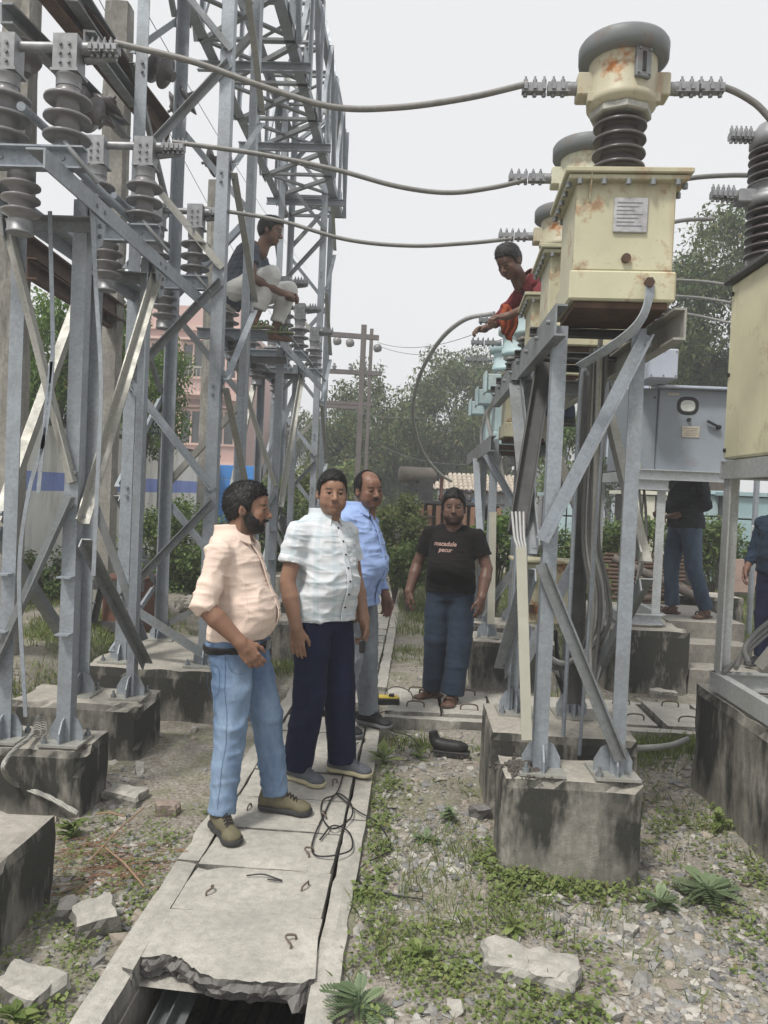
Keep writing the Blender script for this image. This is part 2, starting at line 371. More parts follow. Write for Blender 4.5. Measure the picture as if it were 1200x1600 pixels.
# ------------------------------------------------------------------ rough blocks
def rough_arr(x0, x1, y0, y1, z0, z1, step=.05, chip=.016, seed=0, amp=.004):
    d = [max(2, int(round((b-a)/step)))+1 for a, b in ((x0, x1), (y0, y1), (z0, z1))]
    ax = [np.linspace(a, b, n) for (a, b), n in zip(((x0, x1), (y0, y1), (z0, z1)), d)]
    V = []; F = []; b0 = 0
    for k in range(3):
        o = [q for q in range(3) if q != k]
        for side in (0, 1):
            A, B = np.meshgrid(ax[o[0]], ax[o[1]], indexing='ij'); p = np.zeros(A.shape+(3,)); p[..., o[0]] = A; p[..., o[1]] = B; p[..., k] = ax[k][-side]if side else ax[k][0]
            n = A.size; idx = np.arange(n).reshape(A.shape)+b0
            q = np.stack([idx[:-1, :-1], idx[1:, :-1], idx[1:, 1:], idx[:-1, 1:]], -1).reshape(-1, 4)
            if (side == 1) != (k != 1): q = q[:, ::-1]
            V.append(p.reshape(-1, 3)); F.append(q); b0 += n
    V = np.concatenate(V); F = np.concatenate(F)
    key = np.round(V, 4); u, inv = np.unique(key, axis=0, return_inverse=True); V = u; F = inv.reshape(-1)[F]
    lo = np.array([x0, y0, z0]); hi = np.array([x1, y1, z1]); c = (lo+hi)/2
    dist = np.minimum(V-lo, hi-V); near = (dist < 1e-3).sum(1)
    nz = vnoise(V, 9, seed); nz2 = vnoise(V, 31, seed+3)
    pull = np.where(near >= 2, chip*(.45+.9*np.clip(nz+.25*nz2, 0, 1)**1.5*1.8), 0)
    V = V+np.sign(c-V)*(dist < 1e-3)*pull[:, None]
    V = V+amp*np.stack([vnoise(V, 7, seed+k) for k in range(3)], -1)
    return V, F
def rough(name, mat, box, parent=None, **kw):
    V, F = rough_arr(*box, **kw)
    o = np_mesh(name, V, F, mat, smooth=False)
    if parent is not None:
        o.parent = parent; o.matrix_parent_inverse = world(parent).inverted()
    return o
def rockmesh(name, mat, c, size, rz=0, seed=0, step=.03, chip=.03, tilt=(0, 0), amp=.008):
    V, F = rough_arr(-size[0]/2, size[0]/2, -size[1]/2, size[1]/2, -size[2]/2, size[2]/2, min(step, min(size)/3), 0, seed, 0)
    hf = _np_half = np.array(size)/2; q = V/hf; rr = (np.abs(q)**7).sum(1)**(1/7); V = hf*q/rr[:, None]     # softened box
    d = V/np.linalg.norm(V, axis=1)[:, None]; k = min(size); V = V+d*(k*.30*vnoise(V/k, 1.3, seed)+k*.14*vnoise(V/k, 3.1, seed+2)+k*.05*vnoise(V/k, 8, seed+4))[:, None]*(.4+chip*14)
    V[:, 0] *= 1+.25*vnoise(V[:, [1, 1, 1]]/size[1], 1.1, seed+8); V[:, 1] *= 1+.25*vnoise(V[:, [0, 0, 0]]/size[0], 1.1, seed+9)
    o = np_mesh(name, V, F, mat); o.location = c; o.rotation_euler = (tilt[0], tilt[1], rz); return o
# ------------------------------------------------------------------ cable trench with cover slabs
tr = empty('cable_trench', (-.565, 2.3, 0)); tag(tr, 'concrete cable trench covered by slabs where the three men stand', 'trench')
def tpart(name, mat, box, **kw): return rough(name, mat, box, tr, **kw)
for (a, b, s) in ((-.3, 3.2, 1), (3.205, 5.2, 2), (5.205, 8.5, 3), (8.505, 13, 4)):
    tpart('kerb', SLAB, (-.955, -.855, a, b, -.3, .012), step=.06, chip=.009, seed=s)
for (a, b, s) in ((-.3, 3.7, 5), (3.705, 5.46, 6), (6.3, 9.2, 7), (9.205, 13, 8)):
    tpart('kerb', SLAB, (-.275, -.175, a, b, -.3, .012), step=.06, chip=.009, seed=s)
tpart('trench_wall', STAIR, (-.9, -.84, -.3, 3.0, -.64, -.075), step=.2); tpart('trench_wall', STAIR, (-.29, -.235, -.3, 3.0, -.64, -.075), step=.2)
HOOK = m_plain('rusty_rebar', (.14, .11, .09), .8, .2, .4, 30, .2)
def hook(parent, x, y, z, rz, bent=0):
    m = MB(); q = Matrix.Rotation(rz, 3, 'Z')
    pts = [(-.026, 0, -.01), (-.026, 0, .012), (-.01, .004+bent, .02), (.01, .004+bent, .02), (.026, 0, .012), (.026, 0, -.01)]
    m.tube(spline([q @ Vector(p)+Vector((x, y, z)) for p in pts], 4), .0042, 6); return m.build('lifting_hook', HOOK, parent)
joints = [2.80, 3.15, 3.52, 3.90, 4.28, 4.66, 5.03, 5.40, 5.78]
# nearest slab: its front edge is broken away
edge = [(186, 1513), (200, 1502), (218, 1493), (237, 1494), (256, 1490), (270, 1494), (284, 1497), (296, 1508), (307, 1517), (326, 1525), (349, 1531), (380, 1534), (410, 1536), (440, 1535), (471, 1536), (484, 1530), (497, 1524)]
_er = random.Random(12); edge = [(x0+(x1-x0)*f/3, y0+(y1-y0)*f/3+(_er.uniform(-2.2, 2.2) if f else _er.uniform(-1, 1))) for (x0, y0), (x1, y1) in zip(edge[:-1], edge[1:]) for f in range(3)]+[edge[-1]]
top = [PZ(x, y, .026) for x, y in edge]; top[0].x = -.852; top[-1].x = -.279
V = []; F = []; n = len(top); rows = 9
for k in range(rows):
    for i, p in enumerate(top):
        f = k/(rows-1); x = -.852+(.573)*(i/(n-1)); x = p.x*(1-f)+x*f
        V.append((x, p.y*(1-f)+2.792*f, .026+.002*math.sin(9*x+7*f)))
for k in range(rows-1):
    for i in range(n-1): F.append((k*n+i, k*n+i+1, (k+1)*n+i+1, (k+1)*n+i))
b0 = len(V); br = random.Random(3)
for j, (zz, back) in enumerate(((.012, .002), (-.002, -.006), (-.016, -.004), (-.030, .012), (-.044, .024), (-.058, .040), (-.070, .052))):   # the broken face
    for i, p in enumerate(top):
        low = .035 if i > 40 and j > 1 else 0
        V.append((p.x+br.uniform(-.005, .005)*(0 < i < n-1), p.y+back+.020*float(fnoise(np.array([p.x*14, j*.55, 2.0]), 1.0, 2, 5))+br.uniform(-.007, .007)-low*1.2, zz+br.uniform(-.005, .005)-low*.5))
for j in range(7):
    A = 0 if j == 0 else b0+(j-1)*n; B = b0+j*n
    for i in range(n-1): F.append((A+i+1, A+i, B+i, B+i+1))
s0 = len(V); V += [(-.852, 2.792, -.07), (-.279, 2.792, -.07)]
L0 = b0+6*n
F += [(L0, s0, s0+1, L0+n-1)]
F += [(rows-1)*n and (0, (rows-1)*n, s0, L0)]; F += [(n-1, L0+n-1, s0+1, rows*n-1)]; F += [((rows-1)*n, rows*n-1, s0+1, s0)]
me = bpy.data.meshes.new('broken_cover_slab'); me.from_pydata(V, [], F); me.materials.append(SLAB); me.materials.append(BROKEN)
for k, p in enumerate(me.polygons):
    if (rows-1)*(n-1) <= k < (rows-1)*(n-1)+7*(n-1): p.material_index = 1
sb = bpy.data.objects.new('cover_slab', me); col.objects.link(sb); sb.parent = tr; sb.matrix_parent_inverse = world(tr).inverted()
sb['label'] = 'nearest cover slab with its front edge broken away over the open trench'
hook(sb, -.36, 2.62, .03, 1.4, .02)
prev = joints[0]; allj = joints[1:]+[6.2+.4*k for k in range(17)]
for k, yb in enumerate(allj):
    if 5.6 < prev < 5.9 and False: pass
    ga, gb = random.uniform(.003, .009), random.uniform(.003, .009); dz = random.uniform(-.006, .006)
    V_, F_ = rough_arr(-.853+random.uniform(0, .006), -.278-random.uniform(0, .006), prev+ga*.6, yb-gb*.6, -.06, .02+dz, .05, .009, k+20, .002)
    V_[:, 2] += (V_[:, 0]+.565)*random.uniform(-.012, .012)
    if k == 7: prev = yb; continue            # one slab is missing behind the third man
    o = np_mesh('cover_slab', V_, F_, SLAB); o.parent = tr; o.matrix_parent_inverse = world(tr).inverted()
    if prev < 8:
        for hx in (-.74, -.37):
            if random.random() < .8: hook(o, hx+random.uniform(-.03, .03), (prev+yb)/2+random.uniform(-.05, .05), .022+dz, random.uniform(1.1, 1.9), random.uniform(-.02, .03))
    prev = yb
# dark rails and cables lying in the trench
for k, (x, z) in enumerate(((-.80, -.2), (-.745, -.2))):
    m = MB().L((x, .2, z), (x, 6, z), .05, .006, (0, 0, 1)); o = m.build('cable_rail', GALVD, tr)
for k, x in enumerate((-.68, -.62, -.55, -.47, -.42, -.36)):
    m = MB().tube([(x+.02*math.sin(q*1.7+k), .2+q*.4, -.40+.02*math.sin(q+k*2)) for q in range(14)], .022, 8); o = m.build('power_cable', BLACKRUB, tr)
# ------------------------------------------------------------------ crossing trench with handled covers
cr = empty('crossing_trench', (.9, 5.9, 0)); tag(cr, 'second cable trench crossing right behind the first steel stand, covers with wire handles', 'trench')
for (y0, y1, s) in ((5.46, 5.56, 1), (6.2, 6.3, 2)):
    for (x0, x1) in ((-.17, 1.2), (1.205, 3.3)): rough('kerb', SLAB, (x0, x1, y0, y1, -.3, .012), cr, step=.06, chip=.009, seed=s+int(x0*3))
def big_handle(parent, x, y, z, rz=0, w=.062):
    q = Matrix.Rotation(rz, 3, 'Z'); pts = [(-w, 0, -.02), (-w, -.005, .025), (-w*.55, -.015, .045), (w*.55, -.015, .045), (w, -.005, .025), (w, 0, -.02)]
    return MB().tube(spline([q @ Vector(p)+Vector((x, y, z)) for p in pts], 5), .006, 7).build('wire_handle', HOOK, parent)
xx = -.165; k = 0
for wdt in (.42, .37, .40, .46, .33, .43, .44, .40):
    x1 = xx+wdt-.012; rz = random.uniform(-.012, .012); dz = random.uniform(-.004, .008)
    gap = .05 if k in (3, 5) else 0
    V_, F_ = rough_arr(xx+gap, x1, 5.535+random.uniform(0, .02), 6.22, -.05, .035+dz, .06, .009, 60+k, .002)
    o = np_mesh('cover_slab', V_, F_, SLAB); o.parent = cr; o.matrix_parent_inverse = world(cr).inverted()
    big_handle(o, (xx+x1)/2+.02, 5.66, .035+dz, rz); big_handle(o, (xx+x1)/2+.03, 6.08, .035+dz, rz)
    xx = x1+.012; k += 1
# ------------------------------------------------------------------ concrete footings
def footing(label, x0, x1, y0, y1, h, seed, mat=CONC, group=None, step=.045, name='concrete_footing'):
    o = rough(name, mat, (x0, x1, y0, y1, -.15, h), step=step, chip=.017, seed=seed); return tag(o, label, 'footing', group)
footing('blackened concrete footing nearest on the right, under the front legs of the cream unit stand', .43, 1.04, 3.33, 3.64, .4, 1)
footing('blackened concrete footing just behind the nearest right one, cables coming down on it', .44, 1.2, 3.97, 4.55, .4, 2)
footing('concrete footing behind the crossing trench under the pale aqua unit stand', .53, 1.25, 6.5, 7.0, .4, 3)
footing('farthest concrete footing of the right row, behind the aqua unit stand legs', .48, 1.25, 7.45, 7.9, .4, 4)
footing('concrete footing cut off by the left picture edge, nearest on the left', -2.3, -1.35, 2.2, 2.94, .3, 5)
footing('concrete footing with a barbed wire end on it, second on the left', -2.5, -1.56, 3.62, 3.97, .3, 6)
footing('concrete footing behind the barbed wire one, third on the left', -2.35, -1.56, 4.42, 4.8, .3, 7)
footing('long low concrete plinth carrying the near lattice tower', -2.3, -1.18, 5.26, 6.55, .32, 8, step=.07)
footing('small concrete footing seen right of the bearded man behind his belly', -1.5, -.98, 7.15, 7.6, .38, 9)
footing('black streaked concrete footing beyond the small one behind the men', -1.5, -.9, 8.05, 8.5, .42, 10)
footing('wide concrete plinth under the far lattice tower', -2.3, -1.1, 10.6, 12.0, .4, 11, step=.09)
footing('large stained concrete plinth at the right edge under the cream cabinet', 1.7, 3.2, 2.5, 4.62, .57, 12, step=.06)
footing('tall stained concrete plinth under the grey breaker cabinet beside the steps', 1.72, 2.42, 6.72, 8.6, .53, 13, step=.06)
footing('pale concrete footing by the orange wristband, right edge', 3.0, 3.7, 8.7, 9.2, .62, 14)
# steps beside the plinth
st = empty('concrete_steps', (2.8, 7, 0)); tag(st, 'grey cement steps climbing beside the tall plinth up to the man', 'steps')
for k, (y0, z1) in enumerate(((6.75, .20), (7.05, .37), (7.35, .53))):
    rough('step', STAIR, (2.425, 3.05+.05*k, y0+(.002 if k else 0), 8.6-.003*k, -.1-.001*k, z1), st, step=.08, chip=.01, seed=80+k)
def text_mesh(txt, size, name, mat, parent, mw, extrude=.002, shear=0, bold=0):
    cu = bpy.data.curves.new(name, 'FONT'); cu.body = txt; cu.size = size; cu.align_x = 'CENTER'; cu.align_y = 'CENTER'; cu.extrude = extrude; cu.shear = shear; cu.offset = bold; cu.resolution_u = 3
    ob = bpy.data.objects.new(name, cu); col.objects.link(ob); dg = bpy.context.evaluated_depsgraph_get(); me = bpy.data.meshes.new_from_object(ob.evaluated_get(dg)); bpy.data.objects.remove(ob)
    me.transform(mw); me.materials.clear(); me.materials.append(mat); o = bpy.data.objects.new(name, me); col.objects.link(o)
    if parent is not None: o.parent = parent; o.matrix_parent_inverse = world(parent).inverted()
    return o
# ------------------------------------------------------------------ steel stands, towers, girder
def base_foot(parent, x, y, z, w=.2, gus=True, mat=GALV, cx=0, cy=0):
    """base plate with gusset plates and anchor bolts at a leg's foot"""
    m = MB().box((x, y, z+.007), (w, w, .012), rz=random.uniform(-.05, .05)); bp = m.build('base_plate', GALVL, parent)
    if gus:
        for (dx, dy) in ((1, 0), (0, 1), (-1, 0), (0, -1)):
            g = MB(); pts = [(0.012, 0), (.085, 0), (.085, .05), (.055, .105), (.012, .125)]
            V = []
            for s in (-.004, .004):
                for (u, v) in pts: V.append((x+dx*u-dy*s, y+dy*u+dx*s, z+.013+v))
            n = len(pts); g.add(V, [tuple(range(n-1, -1, -1)), tuple(range(n, 2*n))]+[(i, (i+1) % n, n+(i+1) % n, n+i) for i in range(n)])
            g.build('gusset', mat, parent)
    for (dx, dy) in ((-.38, -.38), (.38, .38)):
        b = MB().cyl((x+dx*w, y+dy*w, z+.01), (x+dx*w, y+dy*w, z+.055), .008, 8); b.cyl((x+dx*w, y+dy*w, z+.012), (x+dx*w, y+dy*w, z+.032), .017, 6); b.build('anchor_bolt', GALVD, bp)
def bolt(parent, p, d, r=.014, l=.02, mat=GALVD):
    p = Vector(p); d = Vector(d).normalized(); return MB().cyl(p-d*.002, p+d*l, r, 6).build('bolt', mat, parent)
def leg(parent, x, y, z0, z1, w=.08, t=.008, fx=1, fy=1, mat=GALV):
    """L angle, heel at (x, y); flanges run towards +fx / +fy"""
    m = MB(); V = [(0, 0), (fx*w, 0), (fx*w, fy*t), (fx*t, fy*t), (fx*t, fy*w), (0, fy*w)]
    if fx*fy < 0: V = V[::-1]
    m.add([(x+a, y+b, z) for z in (z0, z1) for a, b in V], [(i, (i+1) % 6, 6+(i+1) % 6, 6+i) for i in range(6)]+[tuple(range(5, -1, -1)), tuple(range(6, 12))])
    return m.build('leg', mat, parent)
def brace(parent, a, b, w=.055, t=.006, up=(0, -1, 0), mat=GALV, fx=1, fy=1, name='brace', ends=True):
    o = MB().L(a, b, w, t, up, fx, fy).build(name, mat, parent)
    if ends:
        for p in (Vector(a), Vector(b)): bolt(o, p+(Vector(b)-Vector(a)).normalized()*(.04 if p == Vector(a) else -.04)+Vector(up)*.004, up)
    return o
BRM = [GALV, GALVL, GALVD, GALV]
# --- near isolator stand (left) -------------------------------------------------
def iso_stand(label, x0, x1, ya, yb, zb, H, yb0, yb1, group, mats=(GALV, GALVL, GALVD), first=True):
    s = empty('isolator_stand', ((x0+x1)/2, (ya+yb)/2, zb)); tag(s, label, 'steel stand', group)
    for x, fx in ((x0, 1), (x1, -1)):
        for y, fy in ((ya, 1), (yb, -1)):
            base_foot(s, x+fx*.03, y+fy*.03, zb, .2)
            leg(s, x, y, zb+.012, H, .07, .008, fx, fy)
            for k, zz in enumerate((.75, 1.03)):       # small step lugs
                MB().box((x+fx*.03, y-fy*.035, zb+zz-.2), (.07, .06, .008)).build('step_lug', GALV, s)
    zs = [zb+.18, zb+.18+(H-zb-.3)*.46, H-.12]
    # front face zigzag, between the left and right near legs
    for y, sg, fl in ((ya-.012, -1, 0), (yb+.012, 1, 1)):
        xa, xb = (x0, x1) if not fl else (x1, x0)
        brace(s, (xa, y, zs[2]), (xb, y, zs[1]+.03), .05, .007, (0, sg, 0), mats[1] if not fl else GALV)
        brace(s, (xb, y+sg*.012, zs[1]-.05), (xa, y+sg*.012, zs[0]+.15), .05, .007, (0, sg, 0), mats[2])
    for x, sg in ((x1+.012, 1), (x0-.012, -1)):
        brace(s, (x, yb, zs[2]+.02), (x, ya, zs[1]-.18), .052, .007, (sg, 0, 0), mats[1])
        brace(s, (x+sg*.012, ya, zs[1]-.25), (x+sg*.012, yb+.04, zb+.2), .052, .007, (sg, 0, 0), mats[2])
    # top: longitudinal angles that carry the switch bases
    for x, fx in ((x1+.06, -1), (x0-.05, 1)):
        o = MB().L((x, yb0, H+.005), (x, yb1, H+.005), .085, .009, (0, 0, 1), fx, -1).build('longitudinal_beam', GALV, s)
        for y in (ya, yb):
            g = MB(); V = [(x+fx*.02, y-.09, H), (x+fx*.02, y+.13, H), (x+fx*.02, y+.07, H-.2), (x+fx*.02, y, H-.24), (x+fx*.02, y-.04, H-.2)]
            V2 = [(a+.009, b, c) for a, b, c in V]; n = 5
            g.add(V+V2, [tuple(range(n)), tuple(range(2*n-1, n-1, -1))]+[(i, n+i, n+(i+1) % n, (i+1) % n) for i in range(n)]); go = g.build('gusset_plate', GALV, s)
            for (dy, dz) in ((-.03, -.04), (.06, -.04), (.02, -.12), (.02, -.17)): bolt(go, (x+fx*.02+(.009 if fx < 0 else 0), y+dy, H+dz), (-fx, 0, 0), .011, .016)
    for y in (ya, yb):
        MB().L((x0-.05, y, H-.1), (x1+.05, y, H-.1), .06, .007, (0, 0, 1), 1, -1).build('top_tie', GALVD, s)
    return s
iso_stand('galvanised isolator stand on the left footings, nearest the camera', -2.03, -1.66, 3.70, 4.62, .3, 2.97, 3.15, 5.75, 'isolator stands')
iso_stand('galvanised isolator stand behind the lattice tower, under the seated man', -1.78, -1.34, 7.35, 8.35, .38, 2.97, 6.85, 9.9, 'isolator stands')
# extra thin earthing strips hanging on the near left stand
es = empty('earthing_strip', (-1.9, 3.6, .3)); tag(es, 'thin flat grey earthing strips hanging loose on the near left stand', 'earthing strip')
for pts in ([(78, 330), (80, 420), (82, 560), (70, 680), (45, 770), (30, 900), (40, 1120)], [(145, 340), (150, 450), (158, 600), (152, 760), (146, 900)], [(80, 565), (72, 640), (60, 770)]):
    q = spline([PY(x, y, 3.62) for x, y in pts], 6); m = MB()
    for a, b in zip(q[:-1], q[1:]): m.bar(a, b+(b-a)*.05, .028, .004, (0, -1, 0))
    m = MB().ribbon(q, .02, .004); m.build('strip', GALV, es)
# --- post insulators and isolators ----------------------------------------------
def shed_profile(z0, n, pitch, rc, rs, droop=.012, rtop=None):
    p = [(rc*1.05, z0)]
    for k in range(n):
        z = z0+pitch*(k+.35); r = rs if rtop is None else rs+(rtop-rs)*k/max(1, n-1)
        p += [(rc, z-.012), (rc*1.15, z-.004), (r*.96, z-droop), (r, z-droop+.004), (r*.985, z-droop+.013), (r*.7, z+.008), (rc*1.1, z+.022), (rc, z+.034)]
    p += [(rc, z0+pitch*n)]
    return p
def insulator(parent, x, y, z, h=.30, n=3, rc=.05, rs=.098, mat=PORC, capr=.055, seg=22, capmat=ALU, rtop=None, up=1):
    """porcelain post with metal base and cap"""
    o = MB().lathe([(r, (zz if up > 0 else -zz)) for r, zz in (shed_profile(.04, n, (h-.09)/n, rc, rs, rtop=rtop) if up > 0 else shed_profile(.04, n, (h-.09)/n, rc, rs)[::1])], (x, y, z), (0, 0, 1), seg).build('insulator', mat, parent)
    MB().lathe([(capr*1.1, 0), (capr*1.1, up*.022), (capr*.95, up*.026), (capr*.95, up*.05)], (x, y, z), (0, 0, 1), seg).build('base_flange', capmat, o)
    c = MB(); c.lathe([(capr, up*(h-.055)), (capr, up*(h-.012)), (capr*1.05, up*(h-.01)), (capr*1.05, up*h)], (x, y, z), (0, 0, 1), seg); c.build('metal_cap', capmat, o)
    return o
def clamp(parent, p, d, L=.2, mat=ALU):
    """bolted two-plate conductor clamp along d, starting at p"""
    p = Vector(p); d = Vector(d).normalized(); s = Vector((0, 0, 1)); y = d.cross(s).normalized()
    m = MB(); m.cyl(p, p+d*.05, .028, 12); m.bar(p+d*.04, p+d*(L*.55), .046, .042); m.bar(p+d*(L*.6), p+d*L, .042, .038)
    for k in range(5):
        q = p+d*(L*(.28+.165*k)); m.cyl(q+s*.02, q+s*.04, .010, 6); m.cyl(q-s*.036, q-s*.018, .010, 6)
        m.cyl(q+s*.038, q+s*.054, .005, 6); m.box(q+y*.0, (.016, .062, .026))
    return m.build('conductor_clamp', mat, parent)
def isolator(label, y, z=2.985, xr=-1.655, xl=-1.94, group='isolator poles', simple=False):
    r = empty('isolator_pole', (xr, y, z)); tag(r, label, 'isolator', group)
    ch = MB().C((xl-.28, y-.025, z+.05), (xr+.11, y-.025, z+.05), .055, .1, .008, (0, 0, 1), 1).build('base_channel', GALV, r)
    for x in (xl, xr, xr+.07): bolt(ch, (x, y-.025, z+.06), (0, -1, 0), .012, .015)
    insulator(r, xr, y, z+.10, .34, 3, .052, .105, PORC)
    insulator(r, xl, y, z+.10, .34, 3, .052, .105, PORC)
    insulator(r, xl+.08, y+.0, z, .27, 3, .045, .085, PORC, up=-1)
    # terminal bracket (U channel standing on the cap) and the clamp
    for x in (xr, xl):
        b = MB(); b.box((x, y, z+.447), (.125, .11, .012)); b.box((x, y-.045, z+.53), (.11, .01, .155)); b.box((x-.05, y, z+.53), (.01, .08, .155)); b.box((x+.05, y, z+.53), (.01, .08, .155)); b.box((x, y+.02, z+.60), (.09, .05, .012))
        bo = b.build('terminal_bracket', ALU, r)
        for dx in (-.02, .02):
            for dz in (.48, .52, .56): bolt(bo, (x+dx, y-.05, z+dz), (0, -1, 0), .008, .01)
    clamp(r, (xr+.055, y, z+.565), (1, 0, 0), .17)
    m = MB(); m.cyl((xr+.06, y+.03, z+.53), (xr+.2, y+.03, z+.55), .02, 10); m.cyl((xl, y, z+.57), (xr-.04, y, z+.57), .022, 12); m.build('contact_blade', ALU, r)
    m = MB(); m.tube([(xr+.02, y-.06, z+.12), (xr+.1, y-.09, z+.03), (xr+.16, y-.02, z-.04)], .012, 8); m.build('drive_lever', GALVD, r)
    return r
iso_lab = ['isolator pole nearest the camera, holding the topmost conductor', 'middle isolator pole on the near left stand, holding the second conductor', 'farthest isolator pole on the near left stand, holding the lowest conductor']
for y, lb in zip((3.45, 4.43, 5.45), iso_lab): isolator(lb, y)
iso_lab2 = ["isolator pole beside the seated man's feet", 'isolator pole just beyond the seated man, middle of the far stand', 'last isolator pole of the far stand, lowest behind the tower legs']
for y, lb in zip((7.2, 8.2, 9.35), iso_lab2): isolator(lb, y, 2.985, -1.33, -1.85)
# linking pipes along the stand
lp = empty('linking_pipe', (-1.6, 4.4, 2.9)); tag(lp, 'long grey linking pipes running along the near isolator stand', 'pipe')
for (a, b, Y0, Y1, r) in (((118, 262), (208, 347), 3.5, 4.6, .021), ((33, 166), (105, 232), 3.3, 3.9, .02), ((178, 305), (250, 365), 4.3, 5.3, .018)):
    MB().cyl(PY(*a, Y0), PY(*b, Y1), r, 10).build('pipe', GALV, lp)
# --- lattice towers ----------------------------------------------------------------
def lattice_tower(label, x0, x1, y0, y1, z0, z1, nodes, w=.085, bw=.05, group='lattice towers', peak=0, simple=False):
    t = empty('lattice_tower', ((x0+x1)/2, (y0+y1)/2, z0)); tag(t, label, 'lattice tower', group)
    for x, fx in ((x0, 1), (x1, -1)):
        for y, fy in ((y0, 1), (y1, -1)):
            base_foot(t, x+fx*.04, y+fy*.04, z0, .26); lo = leg(t, x, y, z0+.012, z1, w, .01, fx, fy)
            for zz in np.arange(z0+.5, min(z1, 5.2), .75):
                bolt(lo, (x+fx*.05, y-(fy > 0)*.0 if fy > 0 else y, zz), (0, -fy, 0), .012, .018); bolt(lo, (x+fx*.05, y, zz-.06), (0, -fy, 0), .012, .018)
    for k in range(len(nodes)-1):
        za, zb = nodes[k], nodes[k+1]; odd = k % 2
        for y, sg in ((y0-.008, -1), (y1+.008, 1)):
            xa, xb = (x0+.03, x1-.03) if (odd ^ (sg > 0)) else (x1-.03, x0+.03)
            brace(t, (xa, y, za+.03), (xb, y, zb-.03), bw, .006, (0, sg, 0), BRM[(k+(sg > 0)*2+1) % 4] if k % 3 else GALVD, 1, 1, ends=not simple)
        for x, sg in ((x0-.008, -1), (x1+.008, 1)):
            ya, yb = (y0+.03, y1-.03) if (odd ^ (sg < 0)) else (y1-.03, y0+.03)
            brace(t, (x, ya, za+.03), (x, yb, zb-.03), bw, .006, (sg, 0, 0), BRM[(k*2+(sg > 0)) % 4], 1, 1, ends=not simple)
    if peak:
        cx, cy = (x0+x1)/2, (y0+y1)/2
        for x in (x0, x1):
            for y in (y0, y1): brace(t, (x, y, z1-.02), (cx+(x-cx)*.12, cy+(y-cy)*.12, z1+peak), .07, .007, (0, -1, 0), GALV, name='peak_leg', ends=False)
        for f in (.35, .65):
            for y in (y0, y1): brace(t, (cx+(x0-cx)*(1-.88*f), cy+(y-cy)*(1-.88*f), z1+peak*f), (cx+(x1-cx)*(1-.88*f), cy+(y-cy)*(1-.88*f), z1+peak*f), .05, .006, (0, -1, 0), GALV, ends=False)
        MB().box((cx, cy, z1+peak+.05), (.24, .24, .1)).build('peak_cap', GALVD, t)
    return t
n1_ = [.75-.4, .75+.02, 1.54, 2.34, 3.1, 3.86, 4.62, 5.4, 6.2, 7.0]
lattice_tower('tall galvanised lattice tower rising behind the bearded man', -2.12, -1.43, 5.41, 6.32, .32, 7.1, n1_)
lattice_tower('far lattice tower with a pointed peak above the seated man', -2.1, -1.42, 10.7, 11.55, .4, 7.35, [.5+.78*k for k in range(9)]+[7.3], peak=1.25)
# girder between the two towers
gd = empty('lattice_girder', (-1.76, 8.5, 5.7)); tag(gd, 'overhead steel lattice girder running back between the two towers', 'girder')
gx0, gx1, gzb, gzt, gy0, gy1 = -2.2, -1.3, 5.72, 7.0, 4.9, 11.6
for x, fx in ((gx0, 1), (gx1, -1)):
    for z, fz in ((gzb, 1), (gzt, -1)): MB().L((x, gy0, z), (x, gy1, z), .1, .011, (0, 0, 1), fx, fz).build('chord', GALV, gd)
NB = 9
for k in range(NB+1):
    y = gy0+(gy1-gy0)*k/NB
    for z in (gzb, gzt): brace(gd, (gx0, y, z), (gx1, y, z), .05, .006, (0, 0, 1), GALVD, name='cross_member', ends=False)  # darker steel colour stands in for backlit shade on these members
    for x in (gx0, gx1): brace(gd, (x, y, gzb), (x, y, gzt), .045, .006, (0, -1, 0), GALV, name='post', ends=False)
    if k < NB:
        y2 = gy0+(gy1-gy0)*(k+1)/NB
        brace(gd, (gx0, y, gzb+.012), (gx1, y2, gzb+.012), .045, .006, (0, 0, 1), GALVD, name='plan_brace', ends=False)  # plan braces likewise: backlit shade put into their colour
        brace(gd, (gx1, y, gzb-.012), (gx0, y2, gzb-.012), .045, .006, (0, 0, 1), GALVD, name='plan_brace', ends=False)
        brace(gd, (gx0, y2, gzt), (gx1, y, gzt), .045, .006, (0, 0, 1), GALVD, name='plan_brace', ends=False)
        for x, sg in ((gx0-.01, -1), (gx1+.01, 1)):
            a, b = (gzb, gzt) if k % 2 else (gzt, gzb); brace(gd, (x, y, a), (x, y2, b), .045, .006, (sg, 0, 0), GALV, name='side_brace', ends=False)
# stepped gusset plates and cross beams hanging under the girder
for k in range(6):
    y = 6.6+.85*k
    if k % 2: MB().C((gx0-.1, y, gzb-.06), (gx1+.1, y, gzb-.06), .05, .09, .008, (0, 0, 1), 1).build('hanger_channel', GALV, gd)
    MB().box((gx1+.02, y+.2, gzb+.1), (.010, .26, .20)).build('gusset_plate', GALV, gd)
    MB().box((gx0-.02, y+.2, gzb+.1), (.010, .26, .20)).build('gusset_plate', GALV, gd)
